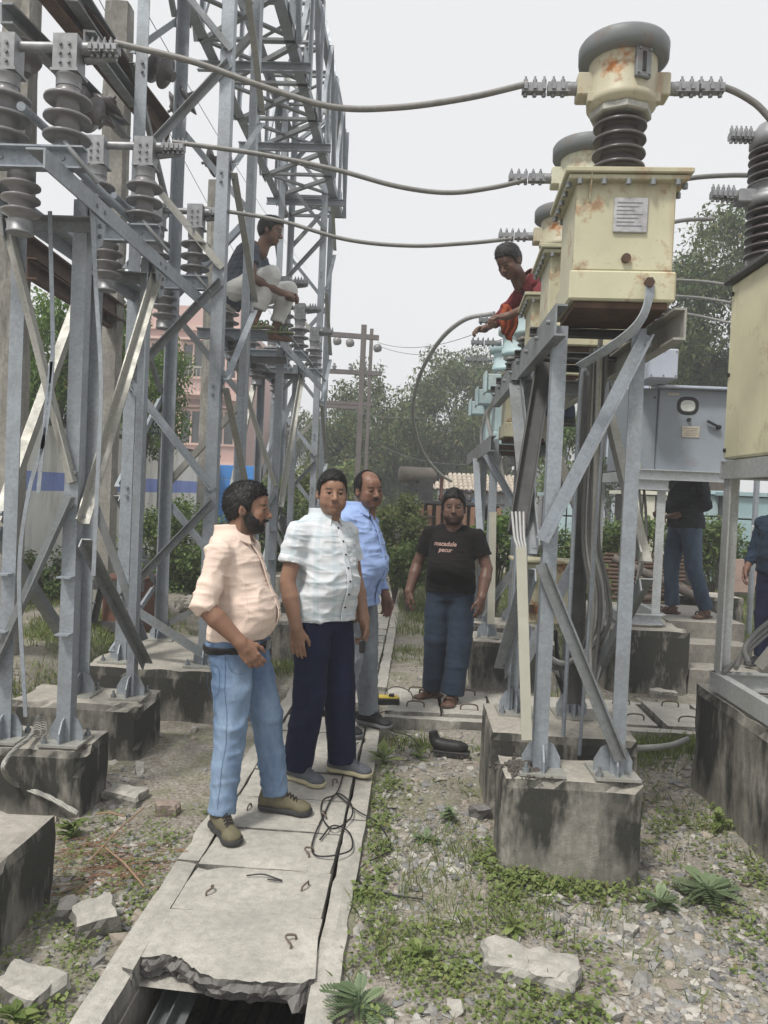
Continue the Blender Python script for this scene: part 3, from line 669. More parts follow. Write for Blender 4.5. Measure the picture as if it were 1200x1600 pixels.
# --- concrete poles with rusty beams at the far left --------------------------------
def pcc_pole(label, px, py0, py1, Y, wd=.22, zb=0.0):
    a = PY(px, py0, Y); x, y = a.x, a.y; h = PY(px, py1, Y).z
    V, F = rough_arr(x-wd/2, x+wd/2, y-wd*.4, y+wd*.4, zb, max(h, 6.4), .3, .02, int(px), .004)
    o = np_mesh('concrete_pole', V, F, POLE); return tag(o, label, 'pole', 'concrete poles')
pcc_pole('square concrete pole at the left picture edge behind the isolators', 8, 800, -40, 5.6, .24)
pcc_pole('square concrete pole standing behind the rusty red unit', 158, 850, 100, 7.7, .25)
pcc_pole('slender pale concrete pole in front of the pink house', 318, 700, 460, 12, .16)
def beamY(parent, px, py, Y0, Y1, mat, w=.06, h=.14, Yref=4.5, fx=1):
    p = PY(px, py, Yref); return MB().C((p.x, Y0, p.z), (p.x, Y1, p.z), w, h, .01, (0, 0, 1), fx).build('rusty_channel', mat, parent)
rb = empty('rusty_beam_pair', (-2.6, 5, 3)); tag(rb, 'pair of rusty brown channels crossing behind the near left stand', 'beam')
p = PY(35, 388, 5); q = PY(188, 492, 7.9); MB().C(p, q, .07, .17, .012, (0, 0, 1), 1).build('rusty_channel', RUSTY, rb)
p = PY(40, 418, 5); q = PY(175, 507, 7.9); MB().C(p, q, .07, .14, .012, (0, 0, 1), 1).build('rusty_channel', RUSTY, rb)
ub = empty('upper_beam', (-2.6, 5, 4.5)); tag(ub, 'dark weathered beams running back at the upper left corner', 'beam')
for (a, b, w_, h_) in (((60, -30), (262, 222), .1, .22), ((100, -20), (215, 150), .08, .14), ((0, 20), (190, 205), .08, .12), ((130, 60), (235, 200), .07, .1)):
    MB().C(PY(*a, 4.6), PY(*b, 6.4), w_, h_, .012, (0, 0, 1), 1).build('weathered_channel', GALVD if w_ < .09 else RUSTY, ub)
# disc insulator strings near the tower top
def disc_string(label, pts, Y, n=2, r=.125):
    a, b = PY(*pts[0], Y), PY(*pts[1], Y); d = (b-a).normalized(); o = empty('disc_insulator', a); tag(o, label, 'insulator', 'disc insulator strings')
    MB().cyl(a, b, .012, 8).build('rod', GALVD, o)
    for k in range(n):
        c = a.lerp(b, (k+.8)/(n+.6)); MB().lathe([(.03, -.05), (.045, -.03), (r*.75, -.01), (r, .012), (r*.98, .02), (r*.6, .03), (.045, .045), (.04, .09)], c, d, 22).build('disc', PORCD, o)
    return o
for lb, pts, Y in (('disc insulator string left of the tower top, nearest', ((100, 150), (160, 190)), 5.0), ('disc insulator hanging between the pole and the tower leg', ((180, 150), (150, 195)), 5.6), ('disc insulator string beside the near tower leg, upper one', ((225, 95), (270, 120)), 6.0), ('disc insulator string seen between the two tower legs', ((262, 175), (305, 150)), 6.4), ('disc insulator string hooked inside the tower below the upper conductor', ((315, 255), (360, 250)), 6.6), ('lone disc insulator half hidden at the upper left corner', ((20, 60), (35, 110)), 4.4)):
    disc_string(lb, pts, Y)
# ------------------------------------------------------------------ current transformers on the right
def ct_unit(label, y, x=.83, z=2.455, mt=CREAMC, mh=RUSTHEAD, cap=DGREEN, group='current transformers', nameplate=True, lower=True, term=True, rot=-2.2):
    r = empty('current_transformer', (x, y, z)); tag(r, label, 'transformer', group)
    W = .41; t = MB(); t.cbox((x, y, z+.325), (W, W, .39), .006); tk = t.build('tank', mt, r)
    MB().cbox((x, y, z+.065), (W+.03, W+.03, .125), .008).build('base_skirt', mt, r)
    MB().cbox((x, y, z-.012), (W-.02, W-.02, .03), .004).build('tank_bottom', RUSTY, r)
    f = MB(); f.cbox((x, y, z+.532), (W+.11, W+.11, .022), .004); f.cbox((x, y, z+.508), (W+.08, W+.08, .022), .004); fl = f.build('tank_lid', mt if mt is not CREAMC else CREAM, r)
    for k in range(5):
        for s in (-1, 1):
            u = -.2+.1*k; bolt(fl, (x+u, y+s*(W/2+.035), z+.497), (0, 0, -1), .012, .02); bolt(fl, (x+s*(W/2+.035), y+u, z+.497), (0, 0, -1), .012, .02)
    g = MB(); g.add([(x-W/2+.05, y-W/2-.05, z+.53), (x-W/2+.056, y-W/2-.05, z+.53), (x-W/2+.056, y-W/2-.002, z+.41), (x-W/2+.05, y-W/2-.002, z+.41), (x-W/2+.05, y-W/2-.002, z+.5), (x-W/2+.056, y-W/2-.002, z+.5)], [(0, 1, 2, 3), (0, 3, 4), (1, 5, 2), (0, 4, 5, 1)]); g.build('lifting_fin', mt, r)
    if nameplate:
        MB().cbox((x+.02, y-W/2-.006, z+.36), (.14, .012, .145), .003).build('nameplate', NAMEPL, r)
        for k in range(7): MB().box((x+.015-.008*(k % 3), y-W/2-.0125, z+.41-.016*k), (.105-.016*(k % 3), .001, .004)).build('plate_ruling', PLATEINK, r)
    MB().cyl((x+.01, y-W/2, z+.18), (x+.01, y-W/2-.02, z+.18), .019, 12).build('drain_plug', RUSTY, r)
    # porcelain
    MB().lathe([(.12, .54), (.125, .565), (.105, .57)]+shed_profile(.565, 5, .061, .076, .117, .016)+[(.10, .875), (.12, .88)], (x, y, z), n=28).build('insulator', PORCD, r)
    MB().lathe([(.125, .855), (.135, .86), (.135, .885), (.115, .89)], (x, y, z), n=8, sm=False).build('clamping_collar', GALVL, r)
    h = MB().lathe([(.11, .885), (.15, .905), (.152, .93), (.145, .94), (.148, 1.10), (.15, 1.11)], (x, y, z), n=32).build('head', mh, r)
    MB().lathe([(.15, 1.095), (.182, 1.10), (.194, 1.107), (.196, 1.165), (.188, 1.178), (.10, 1.195), (.02, 1.20)], (x, y, z), n=36).build('head_cap', cap, r)
    a = R_(-68); gx, gy = x+math.cos(a)*.15, y+math.sin(a)*.15; q = Matrix.Rotation(a+math.pi/2, 3, 'Z')
    gm = MB().cbox((gx, gy, z+1.035), (.075, .02, .13), .004, m=q); go = gm.build('oil_gauge', DGREEN, r); MB().cbox((gx+math.cos(a)*.011, gy+math.sin(a)*.011, z+1.035), (.018, .008, .085), .003, m=q).build('gauge_window', BLACKRUB, go)
    for dx in (-.026, .026):
        for dz in (.985, 1.085): bolt(go, q @ Vector((dx, -.01, 0))+Vector((gx, gy, z+dz)), q @ Vector((0, -1, 0)), .006, .008)
    for s in (-1, 1):
        if term:
            MB().cbox((x+s*.165, y, z+.995), (.07, .10, .10), .006).build('terminal_box', mh, r)
            clamp(r, (x+s*.19, y, z+.995), (s, 0, 0), .25)
        b = MB().cbox((x+s*.14, y-.04, z+.93), (.035, .05, .045), .004).build('lug', mh, r)
    r.rotation_euler = (0, 0, R_(rot)); return r
PLATEINK = m_plain('engraved_ink', (.16, .16, .17), .6, 0, .2)
NAMEPL = m_plain('worn_aluminium_plate', (.40, .40, .41), .45, .3, .35, 40, .1)
ct_unit('cream rusting current transformer nearest the camera, topmost of the row', 3.5)
ct_unit('second cream current transformer, half hidden behind the nearest one', 4.47, x=.885, mh=m_paint('cream_head_pale', (.55, .55, .42), .5))
ct_unit('third cream current transformer, beside the leaning man', 5.45, x=.93)
# stand of the three cream units
cs = empty('transformer_stand', (.83, 3.9, .4)); tag(cs, 'galvanised four legged stand under the cream current transformers', 'steel stand')
for x, fx in ((.565, 1), (.965, -1)):
    for y, fy in ((3.40, 1), (4.40, -1)):
        base_foot(cs, x+fx*.04, y+fy*.04, .4, .2); lo = leg(cs, x, y, .41, 2.37, .062, .008, fx, fy)
for x, fx in ((.53, 1), (1.06, -1)):
    o = MB().C((x, 3.18, 2.345), (x, 5.72, 2.345), .05, .13, .009, (0, 0, 1), fx).build('channel_beam', GALVD if fx > 0 else GALVL, cs)
    for y in np.arange(3.3, 5.7, .33): bolt(o, (x, y, 2.36), (-fx, 0, 0), .011, .016)
for y in (3.70, 4.27, 4.67, 5.25, 5.65):
    MB().C((.50, y, 2.40), (1.1, y, 2.40), .04, .04, .007, (0, 0, 1), 1).build('cross_angle', STEELD, cs)
for y in (4.40,):
    MB().C((.5, y-.02, 2.24), (1.08, y-.02, 2.24), .05, .08, .008, (0, 0, 1), 1).build('head_channel', GALVD, cs)
brace(cs, (.98, 3.382, 2.33), (.575, 3.382, 1.42), .052, .008, (0, -1, 0), GALV, 1, 1)
brace(cs, (.575, 3.37, 1.34), (.96, 3.37, .50), .052, .008, (0, -1, 0), GALVD, 1, 1)
brace(cs, (.58, 4.42, 2.25), (.95, 4.42, 1.45), .055, .008, (0, 1, 0), GALVL)
brace(cs, (.95, 4.43, 1.38), (.58, 4.43, .55), .055, .008, (0, 1, 0), GALV)
brace(cs, (.553, 3.45, 1.36), (.553, 4.36, 2.25), .065, .007, (-1, 0, 0), GALVD); brace(cs, (.545, 4.36, .65), (.545, 3.45, 1.3), .065, .007, (-1, 0, 0), GALV)
brace(cs, (.99, 4.36, 2.2), (.99, 3.45, 1.35), .065, .007, (1, 0, 0), GALVL); brace(cs, (1.0, 3.45, 1.28), (1.0, 4.36, .6), .065, .007, (1, 0, 0), GALVD)
# bent earthing strap from the tank's bolt down to the beam
ep = empty('earthing_strap', (.95, 3.3, 2.3)); tag(ep, 'flat grey strap bolted to the cream tank, bending down across its beam', 'earthing strap')
q = spline([PY(1016, 436, 3.255), PY(1014, 465, 3.24), PY(1004, 495, 3.2), PY(982, 522, 3.17), PY(945, 548, 3.2), PY(905, 572, 3.3)], 6); m = MB().ribbon(q, .042, .006, (.35, -1, -.5))
m.build('strap', GALV, ep); bolt(ep, PY(1014, 442, 3.25), (0, -1, 0), .022, .016, RUSTY)
# cable tray: dark upper run, pale cover below
ty = empty('cable_tray', (.52, 3.4, .5)); tag(ty, 'upright cable tray on the nearest right stand, dark above and cream cover below', 'cable tray')
MB().C(PY(850, 566, 3.95), PY(806, 838, 3.55), .05, .085, .006, Vector((1, 0, 0)), 1).build('upper_channel', STEELD, ty)
MB().bar(PY(814, 855, 3.34), PY(823, 1156, 3.34), .008, .045, Vector((1, 0, 0))).build('pale_cover', m_plain('cream_plastic', (.47, .46, .39), .5, 0, .1, 12, .04), ty)
for k in range(4): MB().tube(spline([PY(800+6*k, 800, 3.5), PY(804+5*k, 840, 3.42), PY(810+4*k, 870, 3.37), PY(813+4*k, 1000, 3.36)], 6), .006, 6).build('cable', CABLEL, ty)
# vertical conduits and cable bundle behind the front legs
cb = empty('cable_bundle', (.85, 4.2, .4)); tag(cb, 'bundle of grey control cables dropping through the cream unit stand', 'cables')
for k in range(7):
    x = 917+k*4; Y = 4.02+.012*(k % 3)
    pts = [PY(x+7, 545, Y), PY(x, 700, Y), PY(x-6, 840, Y), PY(x+4+k, 920, Y-.02), PY(918+5*k, 985, Y), PY(905-3*k, 1020+3*k, Y+.1), PY(880-4*k, 1045-4*k, Y+.3), PY(850, 1040-8*k, Y+.6)]
    if k % 2: pts = pts[:4]+[PY(915+7*k, 980, Y), PY(925, 1090, Y+.03)]
    MB().tube(spline(pts, 7), .010, 7).build('cable', CABLEL if k % 3 else CABLE, cb)
for (a, b, r, Y) in (((938, 535), (922, 1010), .013, 3.9), ((908, 600), (880, 1150), .011, 3.95), ((947, 620), (905, 1180), .009, 3.85), ((976, 300), (976, 300.1), .001, 3.9)):
    if r > .005: MB().tube(spline([PY(a[0]+12, a[1]-14, Y), PY(*a, Y), PY((a[0]+b[0])/2, (a[1]+b[1])/2, Y), PY(*b, Y)], 6), r, 8).build('conduit', GALVL if r > .012 else GALV, cb)
MB().L(PY(926, 560, 4.2), PY(905, 1100, 4.2), .07, .006, (0, -1, 0)).build('cable_post', STEELD, cb)
# junction box hung between the rear legs
jb = empty('junction_box', (.8, 4.9, .5)); tag(jb, 'rust stained cream junction box behind the nearest right stand legs', 'junction box')
a = PY(827, 880, 4.62); b = PY(912, 980, 4.62)
MB().cbox((.80, 4.75, (a.z+b.z)/2), (abs(b.x-a.x)+.02, .2, abs(a.z-b.z)), .008).build('box', CREAM, jb); MB().cbox((.80, 4.75, a.z+.012), (abs(b.x-a.x)+.07, .26, .02), .005).build('lid', m_paint('cream_rim', (.45, .43, .30), .9), jb)
for z in (.25, .75): MB().box((a.x+.03, 4.64, b.z+(a.z-b.z)*z), (.03, .02, .05)).build('hinge', RUSTY, jb)
MB().tube(spline([(.85, 4.75, b.z), (.86, 4.75, b.z-.15), (.9, 4.7, b.z-.3), (.95, 4.6, .42)], 6), .016, 8).build('cable', BLACKRUB, jb)
for s in (-.16, .16): MB().L((.80+s, 4.87, .0), (.80+s, 4.87, b.z+.1), .04, .005, (0, -1, 0)).build('post', GALVD, jb)
# loops of grey cable at the foot of the stand
for lb, pts, r, m_ in (('grey cable looping on the footing behind the nearest right legs', [(855, 1000, 4.5), (860, 1040, 4.6), (890, 1060, 4.6), (930, 1045, 4.4), (960, 1000, 4.2)], .013, CABLEL), ('pale hose lying on the gravel behind the nearest right footing', [(955, 1157, 3.9), (985, 1168, 4.2), (1020, 1168, 4.35), (1050, 1164, 4.5), (1074, 1155, 4.6)], .018, CABLEL), ('dark cable dropping from the junction box to the ground', [(868, 985, 4.6), (872, 1030, 4.55), (885, 1080, 4.45)], .012, BLACKRUB)):
    o = MB().tube(spline([PY(*p_) for p_ in pts], 8), r, 8).build('cable', m_); tag(o, lb, 'cable')
# second stand with pale aqua units
as_ = empty('aqua_stand', (.85, 7.2, .4)); tag(as_, 'galvanised stand under the pale aqua current transformers', 'steel stand')
for x, fx in ((.62, 1), (1.02, -1)):
    for y, fy in ((6.65, 1), (7.7, -1)): base_foot(as_, x+fx*.04, y+fy*.04, .4, .2); leg(as_, x, y, .41, 2.12, .065, .008, fx, fy)
for x, fx in ((.58, 1), (1.1, -1)): MB().C((x, 6.35, 2.06), (x, 9.3, 2.06), .05, .13, .009, (0, 0, 1), fx).build('channel_beam', GALVD, as_)
brace(as_, (.6, 6.63, 2.0), (1.04, 6.63, 1.3), .06, .007, (0, -1, 0), GALV); brace(as_, (1.04, 6.62, 1.22), (.62, 6.62, .6), .06, .007, (0, -1, 0), GALVD)
brace(as_, (.6, 7.7, 2.0), (.6, 6.7, 1.2), .06, .007, (-1, 0, 0), GALV); brace(as_, (.59, 6.7, 1.15), (.59, 7.7, .6), .06, .007, (-1, 0, 0), GALVL)
MB().bar(PY(770, 800, 6.5), PY(767, 975, 6.5), .06, .02, Vector((0, -1, 0))).build('pale_cover', m_plain('cream_plastic_2', (.47, .46, .39), .5, 0, .1, 12, .04), as_)
for k, (y, lb) in enumerate(((6.75, 'cream and aqua current transformer under the leaning man'), (7.7, 'pale aqua current transformer, second behind the leaning man'), (8.65, 'farthest pale aqua current transformer of the right row'))):
    u = ct_unit(lb, y, .93, 2.13, CREAMC if k == 0 else AQUA, AQUA, AQUA, 'aqua current transformers', False, term=False, rot=0)
    for s in (-1,):
        clamp(u, (.93+s*.16, y, 2.13+1.02), (s, 0, 0), .3, GALVD)
    tb = MB().cbox((.64, y-.05, 2.60), (.18, .18, .14), .006); tb.cbox((.545, y-.05, 2.60), (.02, .22, .18), .004); tb.build('secondary_box', AQUA, u)
# ------------------------------------------------------------------ conductors
def cond(label, pts, r=.0125, mat=COND, n=10, group=None, name='conductor', cat='conductor'):
    o = MB().tube(spline([PY(*p_) for p_ in pts], n), r, 8).build(name, mat); return tag(o, label, cat, group)
cond('topmost thick conductor spanning from the near isolator to the nearest transformer', [(180, 67, 3.45), (300, 96, 3.46), (410, 135, 3.47), (520, 167, 3.48), (620, 168, 3.49), (730, 153, 3.5), (825, 131, 3.5)], .0145)
cond('middle thick conductor spanning the open sky', [(270, 222, 4.43), (400, 240, 4.44), (520, 264, 4.45), (620, 291, 4.46), (700, 301, 4.47), (770, 293, 4.47), (822, 281, 4.47)], .0145)
cond('lowest thick conductor crossing before the seated man', [(318, 325, 5.45), (430, 343, 5.45), (540, 374, 5.45), (640, 384, 5.45), (730, 380, 5.45), (800, 373, 5.45)], .0145)
cond('thick conductor leaving the nearest transformer to the upper right edge', [(1090, 131, 3.5), (1130, 136, 3.5), (1170, 155, 3.5), (1200, 182, 3.5), (1260, 260, 3.5)], .0145)
cond('conductor from the second transformer to the tall right bushing', [(1040, 285, 4.47), (1090, 277, 4.5), (1140, 274, 4.55), (1170, 274, 4.6)], .0145)
cond('conductor from the third transformer to the lower right bushing clamp', [(1030, 352, 5.45), (1070, 344, 5.5), (1115, 342, 5.6)], .0145)
cond('long grey cable curving down in a wide arc to the brown transformer', [(772, 490, 6.9), (725, 500, 7.2), (685, 535, 7.6), (655, 590, 8.2), (645, 650, 9), (660, 705, 10), (685, 738, 11), (705, 752, 12)], .022, CABLEL)
for k, (a, b) in enumerate((((1055, 437, 7.5), (1150, 447, 6.9)), ((1050, 462, 7.8), (1142, 473, 6.9)), ((1035, 485, 8), (1142, 505, 6.9)))):
    cond(['upper','middle','lower'][k]+' thin conductor before the big right tree', [a, ((a[0]+b[0])/2, (a[1]+b[1])/2-2, 7.2), b], .012)
for k, (a, b, lb) in enumerate((((150, -10, 8), (470, 560, 30), 'thin overhead line running down behind the tower, left one'), ((212, -10, 8), (480, 420, 30), 'thin overhead line running down behind the tower, right one'), ((590, 535, 18), (790, 500, 12), 'thin line from the pole top to the leaning man, upper one'), ((590, 540, 18), (790, 528, 13), 'thin line from the pole top to the leaning man, lower one'), ((510, 630, 19), (780, 640, 13), 'faint thin line crossing the far trees'), ((585, 690, 19), (790, 720, 13), 'lower faint line crossing the far trees'))):
    o = MB().tube(sag(PY(*a), PY(*b), .25, 14), .006 if k > 1 else .005, 5).build('thin_wire', CABLE); tag(o, lb, 'wire')
cond('thick cable drooping from the aqua units, nearer one', [(790, 585, 6.6), (770, 630, 6.7), (762, 650, 6.8), (770, 690, 6.8), (782, 720, 6.9), (788, 770, 6.9)], .018, CABLEL, cat='cable')
cond('thick cable drooping from the aqua units, farther one', [(760, 640, 7.6), (752, 680, 7.7), (758, 715, 7.7), (775, 722, 7.6)], .016, CABLEL, cat='cable')
# ------------------------------------------------------------------ breaker cabinets on the right
cc_ = empty('cream_cabinet', (2.2, 3.7, .57)); tag(cc_, 'big rusting cream cabinet cut by the right edge, on a grey steel frame', 'cabinet')
MB().cbox((2.31, 3.66, 2.37), (1.2, 1.5, .98), .012).build('body', m_paint('cream_cabinet_paint', (.70, .67, .47), .35, .45), cc_)
MB().cbox((2.31, 3.66, 2.875), (1.27, 1.57, .03), .008).build('roof_sheet', STEELD, cc_)
for z in (1.93, 2.35, 2.8): bolt(cc_, (1.712, 4.38, z), (-1, 0, 0), .012, .012, BLACKRUB)
FRM = m_galv('painted_frame_steel', (.46, .48, .48), .4)
for x, fx in ((1.72, 1), (2.9, -1)):
    for y, fy in ((2.95, 1), (4.40, -1)): leg(cc_, x, y, .585, 1.86, .085, .009, fx, fy, FRM)
for (a, b) in (((1.705, 2.9, 1.82), (1.705, 4.42, 1.82)), ((1.7, 4.41, 1.82), (2.92, 4.41, 1.82)), ((1.705, 2.9, .635), (1.705, 4.42, .635)), ((1.7, 4.41, .635), (2.92, 4.41, .635)), ((1.8, 3.6, 1.82), (2.9, 3.6, 1.82))):
    MB().C(a, b, .05, .1, .008, (0, 0, 1), 1).build('frame_rail', FRM, cc_)
brace(cc_, (2.0, 4.42, .7), (2.75, 4.42, 1.75), .06, .007, (0, 1, 0), GALVL); brace(cc_, (2.9, 2.95, .7), (2.9, 4.4, 1.7), .06, .007, (1, 0, 0), GALV)
for k in range(3): MB().tube(spline([PY(1130+20*k, 1052-8*k, 4.3), PY(1165, 1020-6*k, 4.6), PY(1205, 985-8*k, 5), PY(1260, 940, 5.4)], 6), .014, 8).build('cable', CABLE, cc_)
# dirt heaped on the plinth inside the frame
V, F = rough_arr(1.85, 3.0, 3.0, 4.3, .55, .60, .06, .03, 9, .02)
o = np_mesh('dirt_heap', V, F, m_plain('dry_dirt', (.11, .10, .09), .95, 0, .4, 25, .5)); tag(o, 'dark dirt heaped on the right plinth inside the frame', 'dirt', kind='stuff')
# bushing pole above it
bp_ = empty('breaker_pole', (1.98, 4.15, 2.88)); tag(bp_, 'tall ribbed breaker pole at the right edge above the cream cabinet', 'breaker pole')
p = PY(1198, 430, 4.15); bx_, by_ = p.x, 4.15
MB().lathe([(.10, 2.885), (.11, 2.93)]+shed_profile(2.92, 6, .045, .075, .12, .008)+[(.09, 3.2)], (bx_, by_, 0), n=28).build('lower_insulator', PORCD, bp_)
MB().lathe([(.11, 3.19), (.125, 3.2), (.125, 3.24), (.10, 3.25), (.10, 3.29), (.12, 3.3)], (bx_, by_, 0), n=24).build('middle_flange', ALU, bp_)
MB().cbox((bx_-.1, by_, 3.24), (.16, .09, .07), .006).build('terminal_pad', ALU, bp_); clamp(bp_, (bx_-.15, by_, 3.25), (-1, 0, .02), .16)
MB().lathe([(.09, 3.29)]+shed_profile(3.29, 5, .043, .075, .12, .008)+[(.09, 3.52)], (bx_, by_, 0), n=28).build('upper_insulator', PORCD, bp_)
MB().lathe([(.10, 3.5), (.12, 3.51), (.12, 3.56), (.08, 3.62), (.02, 3.63)], (bx_, by_, 0), n=24).build('top_cap', ALU, bp_); clamp(bp_, (bx_-.08, by_, 3.56), (-1, 0, 0), .15)
# grey breaker cabinet on its frame
gc = empty('breaker_cabinet', (2.3, 7.3, .53)); tag(gc, 'blue grey breaker cabinet with oval window on a frame above the plinth', 'cabinet')
MB().bb(1.845, 2.085, 6.905, 7.6, 1.92, 2.64).build('side_box', GREYCAB, gc)
d_ = MB().cbox((2.43, 7.25, 2.28), (.68, .71, .72), .006).build('body', GREYCAB, gc)
dr = MB().cbox((2.43, 6.89, 2.28), (.672, .012, .712), .004).build('door', GREYCAB, gc)
MB().cbox((2.43, 7.2, 2.65), (.74, .8, .022), .004).build('roof_sheet', GREYBOX, gc)
def oval(cx, y, cz, a, b, r, n=28, t=.012):
    m = MB(); V = []; F = []
    for k in range(n):
        q = 2*math.pi*k/n; c, s = math.cos(q), math.sin(q); ex = abs(c)**.75*(1 if c > 0 else -1); ez = abs(s)**.75*(1 if s > 0 else -1)
        V += [(cx+a*ex, y, cz+b*ez), (cx+(a-r)*ex, y-t, cz+(b-r)*ez), (cx+(a-2*r)*ex, y, cz+(b-2*r)*ez)]
    for k in range(n):
        j = (k+1) % n; F += [(3*k, 3*j, 3*j+1, 3*k+1), (3*k+1, 3*j+1, 3*j+2, 3*k+2)]
    m.add(V, F, True); return m
c = PY(1075, 634, 6.88); oval(c.x, 6.882, c.z, .095, .08, .018).build('window_rim', BLACKRUB, dr)
m = MB(); n = 28; m.add([(c.x+.072*math.cos(2*math.pi*k/n), 6.879, c.z+.055*math.sin(2*math.pi*k/n)) for k in range(n)], [tuple(range(n-1, -1, -1))]); m.build('window_glass', m_plain('meter_glass', (.50, .53, .49), .25, 0, .25, 30, 0, .6), dr)
c = PY(1076, 656, 6.88); MB().cyl((c.x, 6.884, c.z), (c.x, 6.86, c.z), .017, 14).build('push_button', BLACKRUB, dr)
c = PY(1079, 675, 6.88); MB().cbox((c.x, 6.88, c.z), (.155, .006, .098), .002).build('rating_plate', m_plain('yellowed_plate', (.42, .38, .31), .5, 0, .3, 55, .05), dr)
for k in range(5): MB().box((c.x+.01*(k % 2), 6.8765, c.z+.032-.016*k), (.115-.02*(k % 3), .001, .005)).build('rating_text_line', m_plain('plate_text%d' % k, (.2, .18, .15), .6, 0, .1), dr)
c = PY(1052, 616, 6.88); MB().cbox((c.x, 6.881, c.z), (.105, .006, .026), .002).build('name_strip', m_plain('pale_strip', (.45, .40, .36), .5, 0, .2, 60), dr)
c = PY(1122, 668, 6.88); hd = MB().cyl((c.x, 6.884, c.z), (c.x, 6.85, c.z), .02, 14); hd.bar((c.x, 6.853, c.z), (c.x-.105, 6.848, c.z+.05), .016, .03, (0, -1, 0)); hd.build('door_handle', BLACKRUB, dr)
for x in (1.87, 2.06): bolt(gc, (x, 6.905, 2.56), (0, -1, 0), .009, .006, BLACKRUB)
MB().box((1.95, 6.89, 1.955), (.03, .02, .06)).build('latch', GALVL, gc)
FRB = m_galv('frame_steel_pale', (.50, .53, .55), .35)
for x, fx in ((1.84, 1), (2.2, -1)):
    for y, fy in ((6.9, 1), (7.95, -1)): leg(gc, x, y, .55, 1.9, .075, .008, fx, fy, FRB)
for (a, b) in (((1.83, 6.89, .60), (2.21, 6.89, .60)), ((1.83, 6.89, 1.79), (2.21, 6.89, 1.79)), ((1.83, 6.885, 1.88), (2.75, 6.885, 1.88)), ((1.835, 6.9, .6), (1.835, 7.95, .6)), ((2.205, 6.9, .6), (2.205, 7.95, .6)), ((1.835, 6.9, 1.86), (1.835, 7.95, 1.86))):
    MB().C(a, b, .05, .09, .008, (0, 0, 1), 1).build('frame_rail', FRB, gc)
MB().bar((1.87, 6.87, .58), (1.87, 6.70, .56), .05, .008).build('earth_strip', FRB, gc); MB().bar((1.87, 6.705, .56), (1.87, 6.705, .05), .06, .008, (0, -1, 0)).build('earth_strip', FRB, gc)
MB().tube(spline([(2.02, 7.0, 1.85), (2.06, 6.98, 1.5), (2.07, 6.98, 1.2), (2.02, 7.0, .9)], 6), .012, 8).build('cable', CABLE, gc); MB().tube(spline([(1.99, 7.05, 1.85), (2.03, 7.02, 1.5), (2.04, 7.02, 1.1), (1.98, 7.05, .6)], 6), .012, 8).build('cable', CABLEL, gc)
for k, (y, lb) in enumerate(((6.62, 'ribbed bushing on a light grey box above the breaker cabinet, nearest'), (7.4, 'ribbed bushing behind the nearest one on the breaker cabinet'), (8.2, 'farthest ribbed bushing over the breaker cabinet'))):
    b = empty('breaker_bushing', (2.0, y, 2.66)); tag(b, lb, 'bushing', 'breaker bushings')
    x = 2.0; MB().cbox((x, y+.1, 2.79), (.24, .42, .25), .006).build('terminal_box', GREYBOX, b)
    MB().cbox((x, y-.115, 2.79), (.225, .012, .235), .003).build('cover_plate', GREYBOX, b)
    for dx in (-.1, 0, .1):
        for dz in (-.1, .1): bolt(b, (x+dx, y-.121, 2.79+dz), (0, -1, 0), .007, .006)
    MB().lathe([(.075, 2.915), (.075, 3.0), (.07, 3.01)]+shed_profile(3.0, 6, .05, .055, .095, .008)+[(.06, 3.32)], (x, y+.05, 0), n=26).build('insulator', PORCD, b)
    MB().lathe([(.05, 3.3), (.05, 3.42), (.02, 3.43)], (x, y+.05, 0), n=18).build('top_terminal', ALU, b)
    MB().lathe([(.072, 2.92), (.078, 2.93), (.078, 2.975), (.072, 2.98)], (x, y+.05, 0), n=20).build('base_ring', ALU, b)
# ------------------------------------------------------------------ rusty unit on the left plinth
ru = empty('rusty_unit', (-2.4, 6.7, .3)); tag(ru, 'rusty red tank with a short flanged neck on dark angle supports, left', 'transformer tank')
a = PY(150, 905, 6.9); b = PY(219, 992, 6.9); cx, cz = (a.x+b.x)/2+.03, (a.z+b.z)/2
MB().cbox((cx, 7.1, cz), (.36, .4, .50), .01).build('tank', BROWN, ru); MB().cbox((cx, 7.1, cz+.26), (.42, .46, .025), .004).build('tank_lid', BROWN, ru)
MB().lathe([(.1, 0), (.12, .02), (.12, .05), (.06, .06), (.06, .14), (.13, .15), (.13, .175), (.05, .18)], (cx, 7.1, cz+.275), n=18).build('neck', BROWN, ru); MB().cbox((cx-.03, 7.0, cz+.47), (.26, .1, .02), .003).build('top_plate', GALVD, ru)
for z in (cz+.2, cz-.18): MB().C((cx-.34, 6.86, z), (cx+.22, 6.86, z), .05, .09, .008, (0, 0, 1), -1).build('support_channel', STEELD, ru)
MB().L((cx-.25, 6.84, .28), (cx-.16, 6.84, cz+.3), .05, .006, (0, -1, 0)).build('support_leg', STEELD, ru); MB().L((cx+.15, 6.86, .28), (cx+.15, 6.86, cz-.1), .05, .006, (0, -1, 0)).build('support_leg', STEELD, ru)
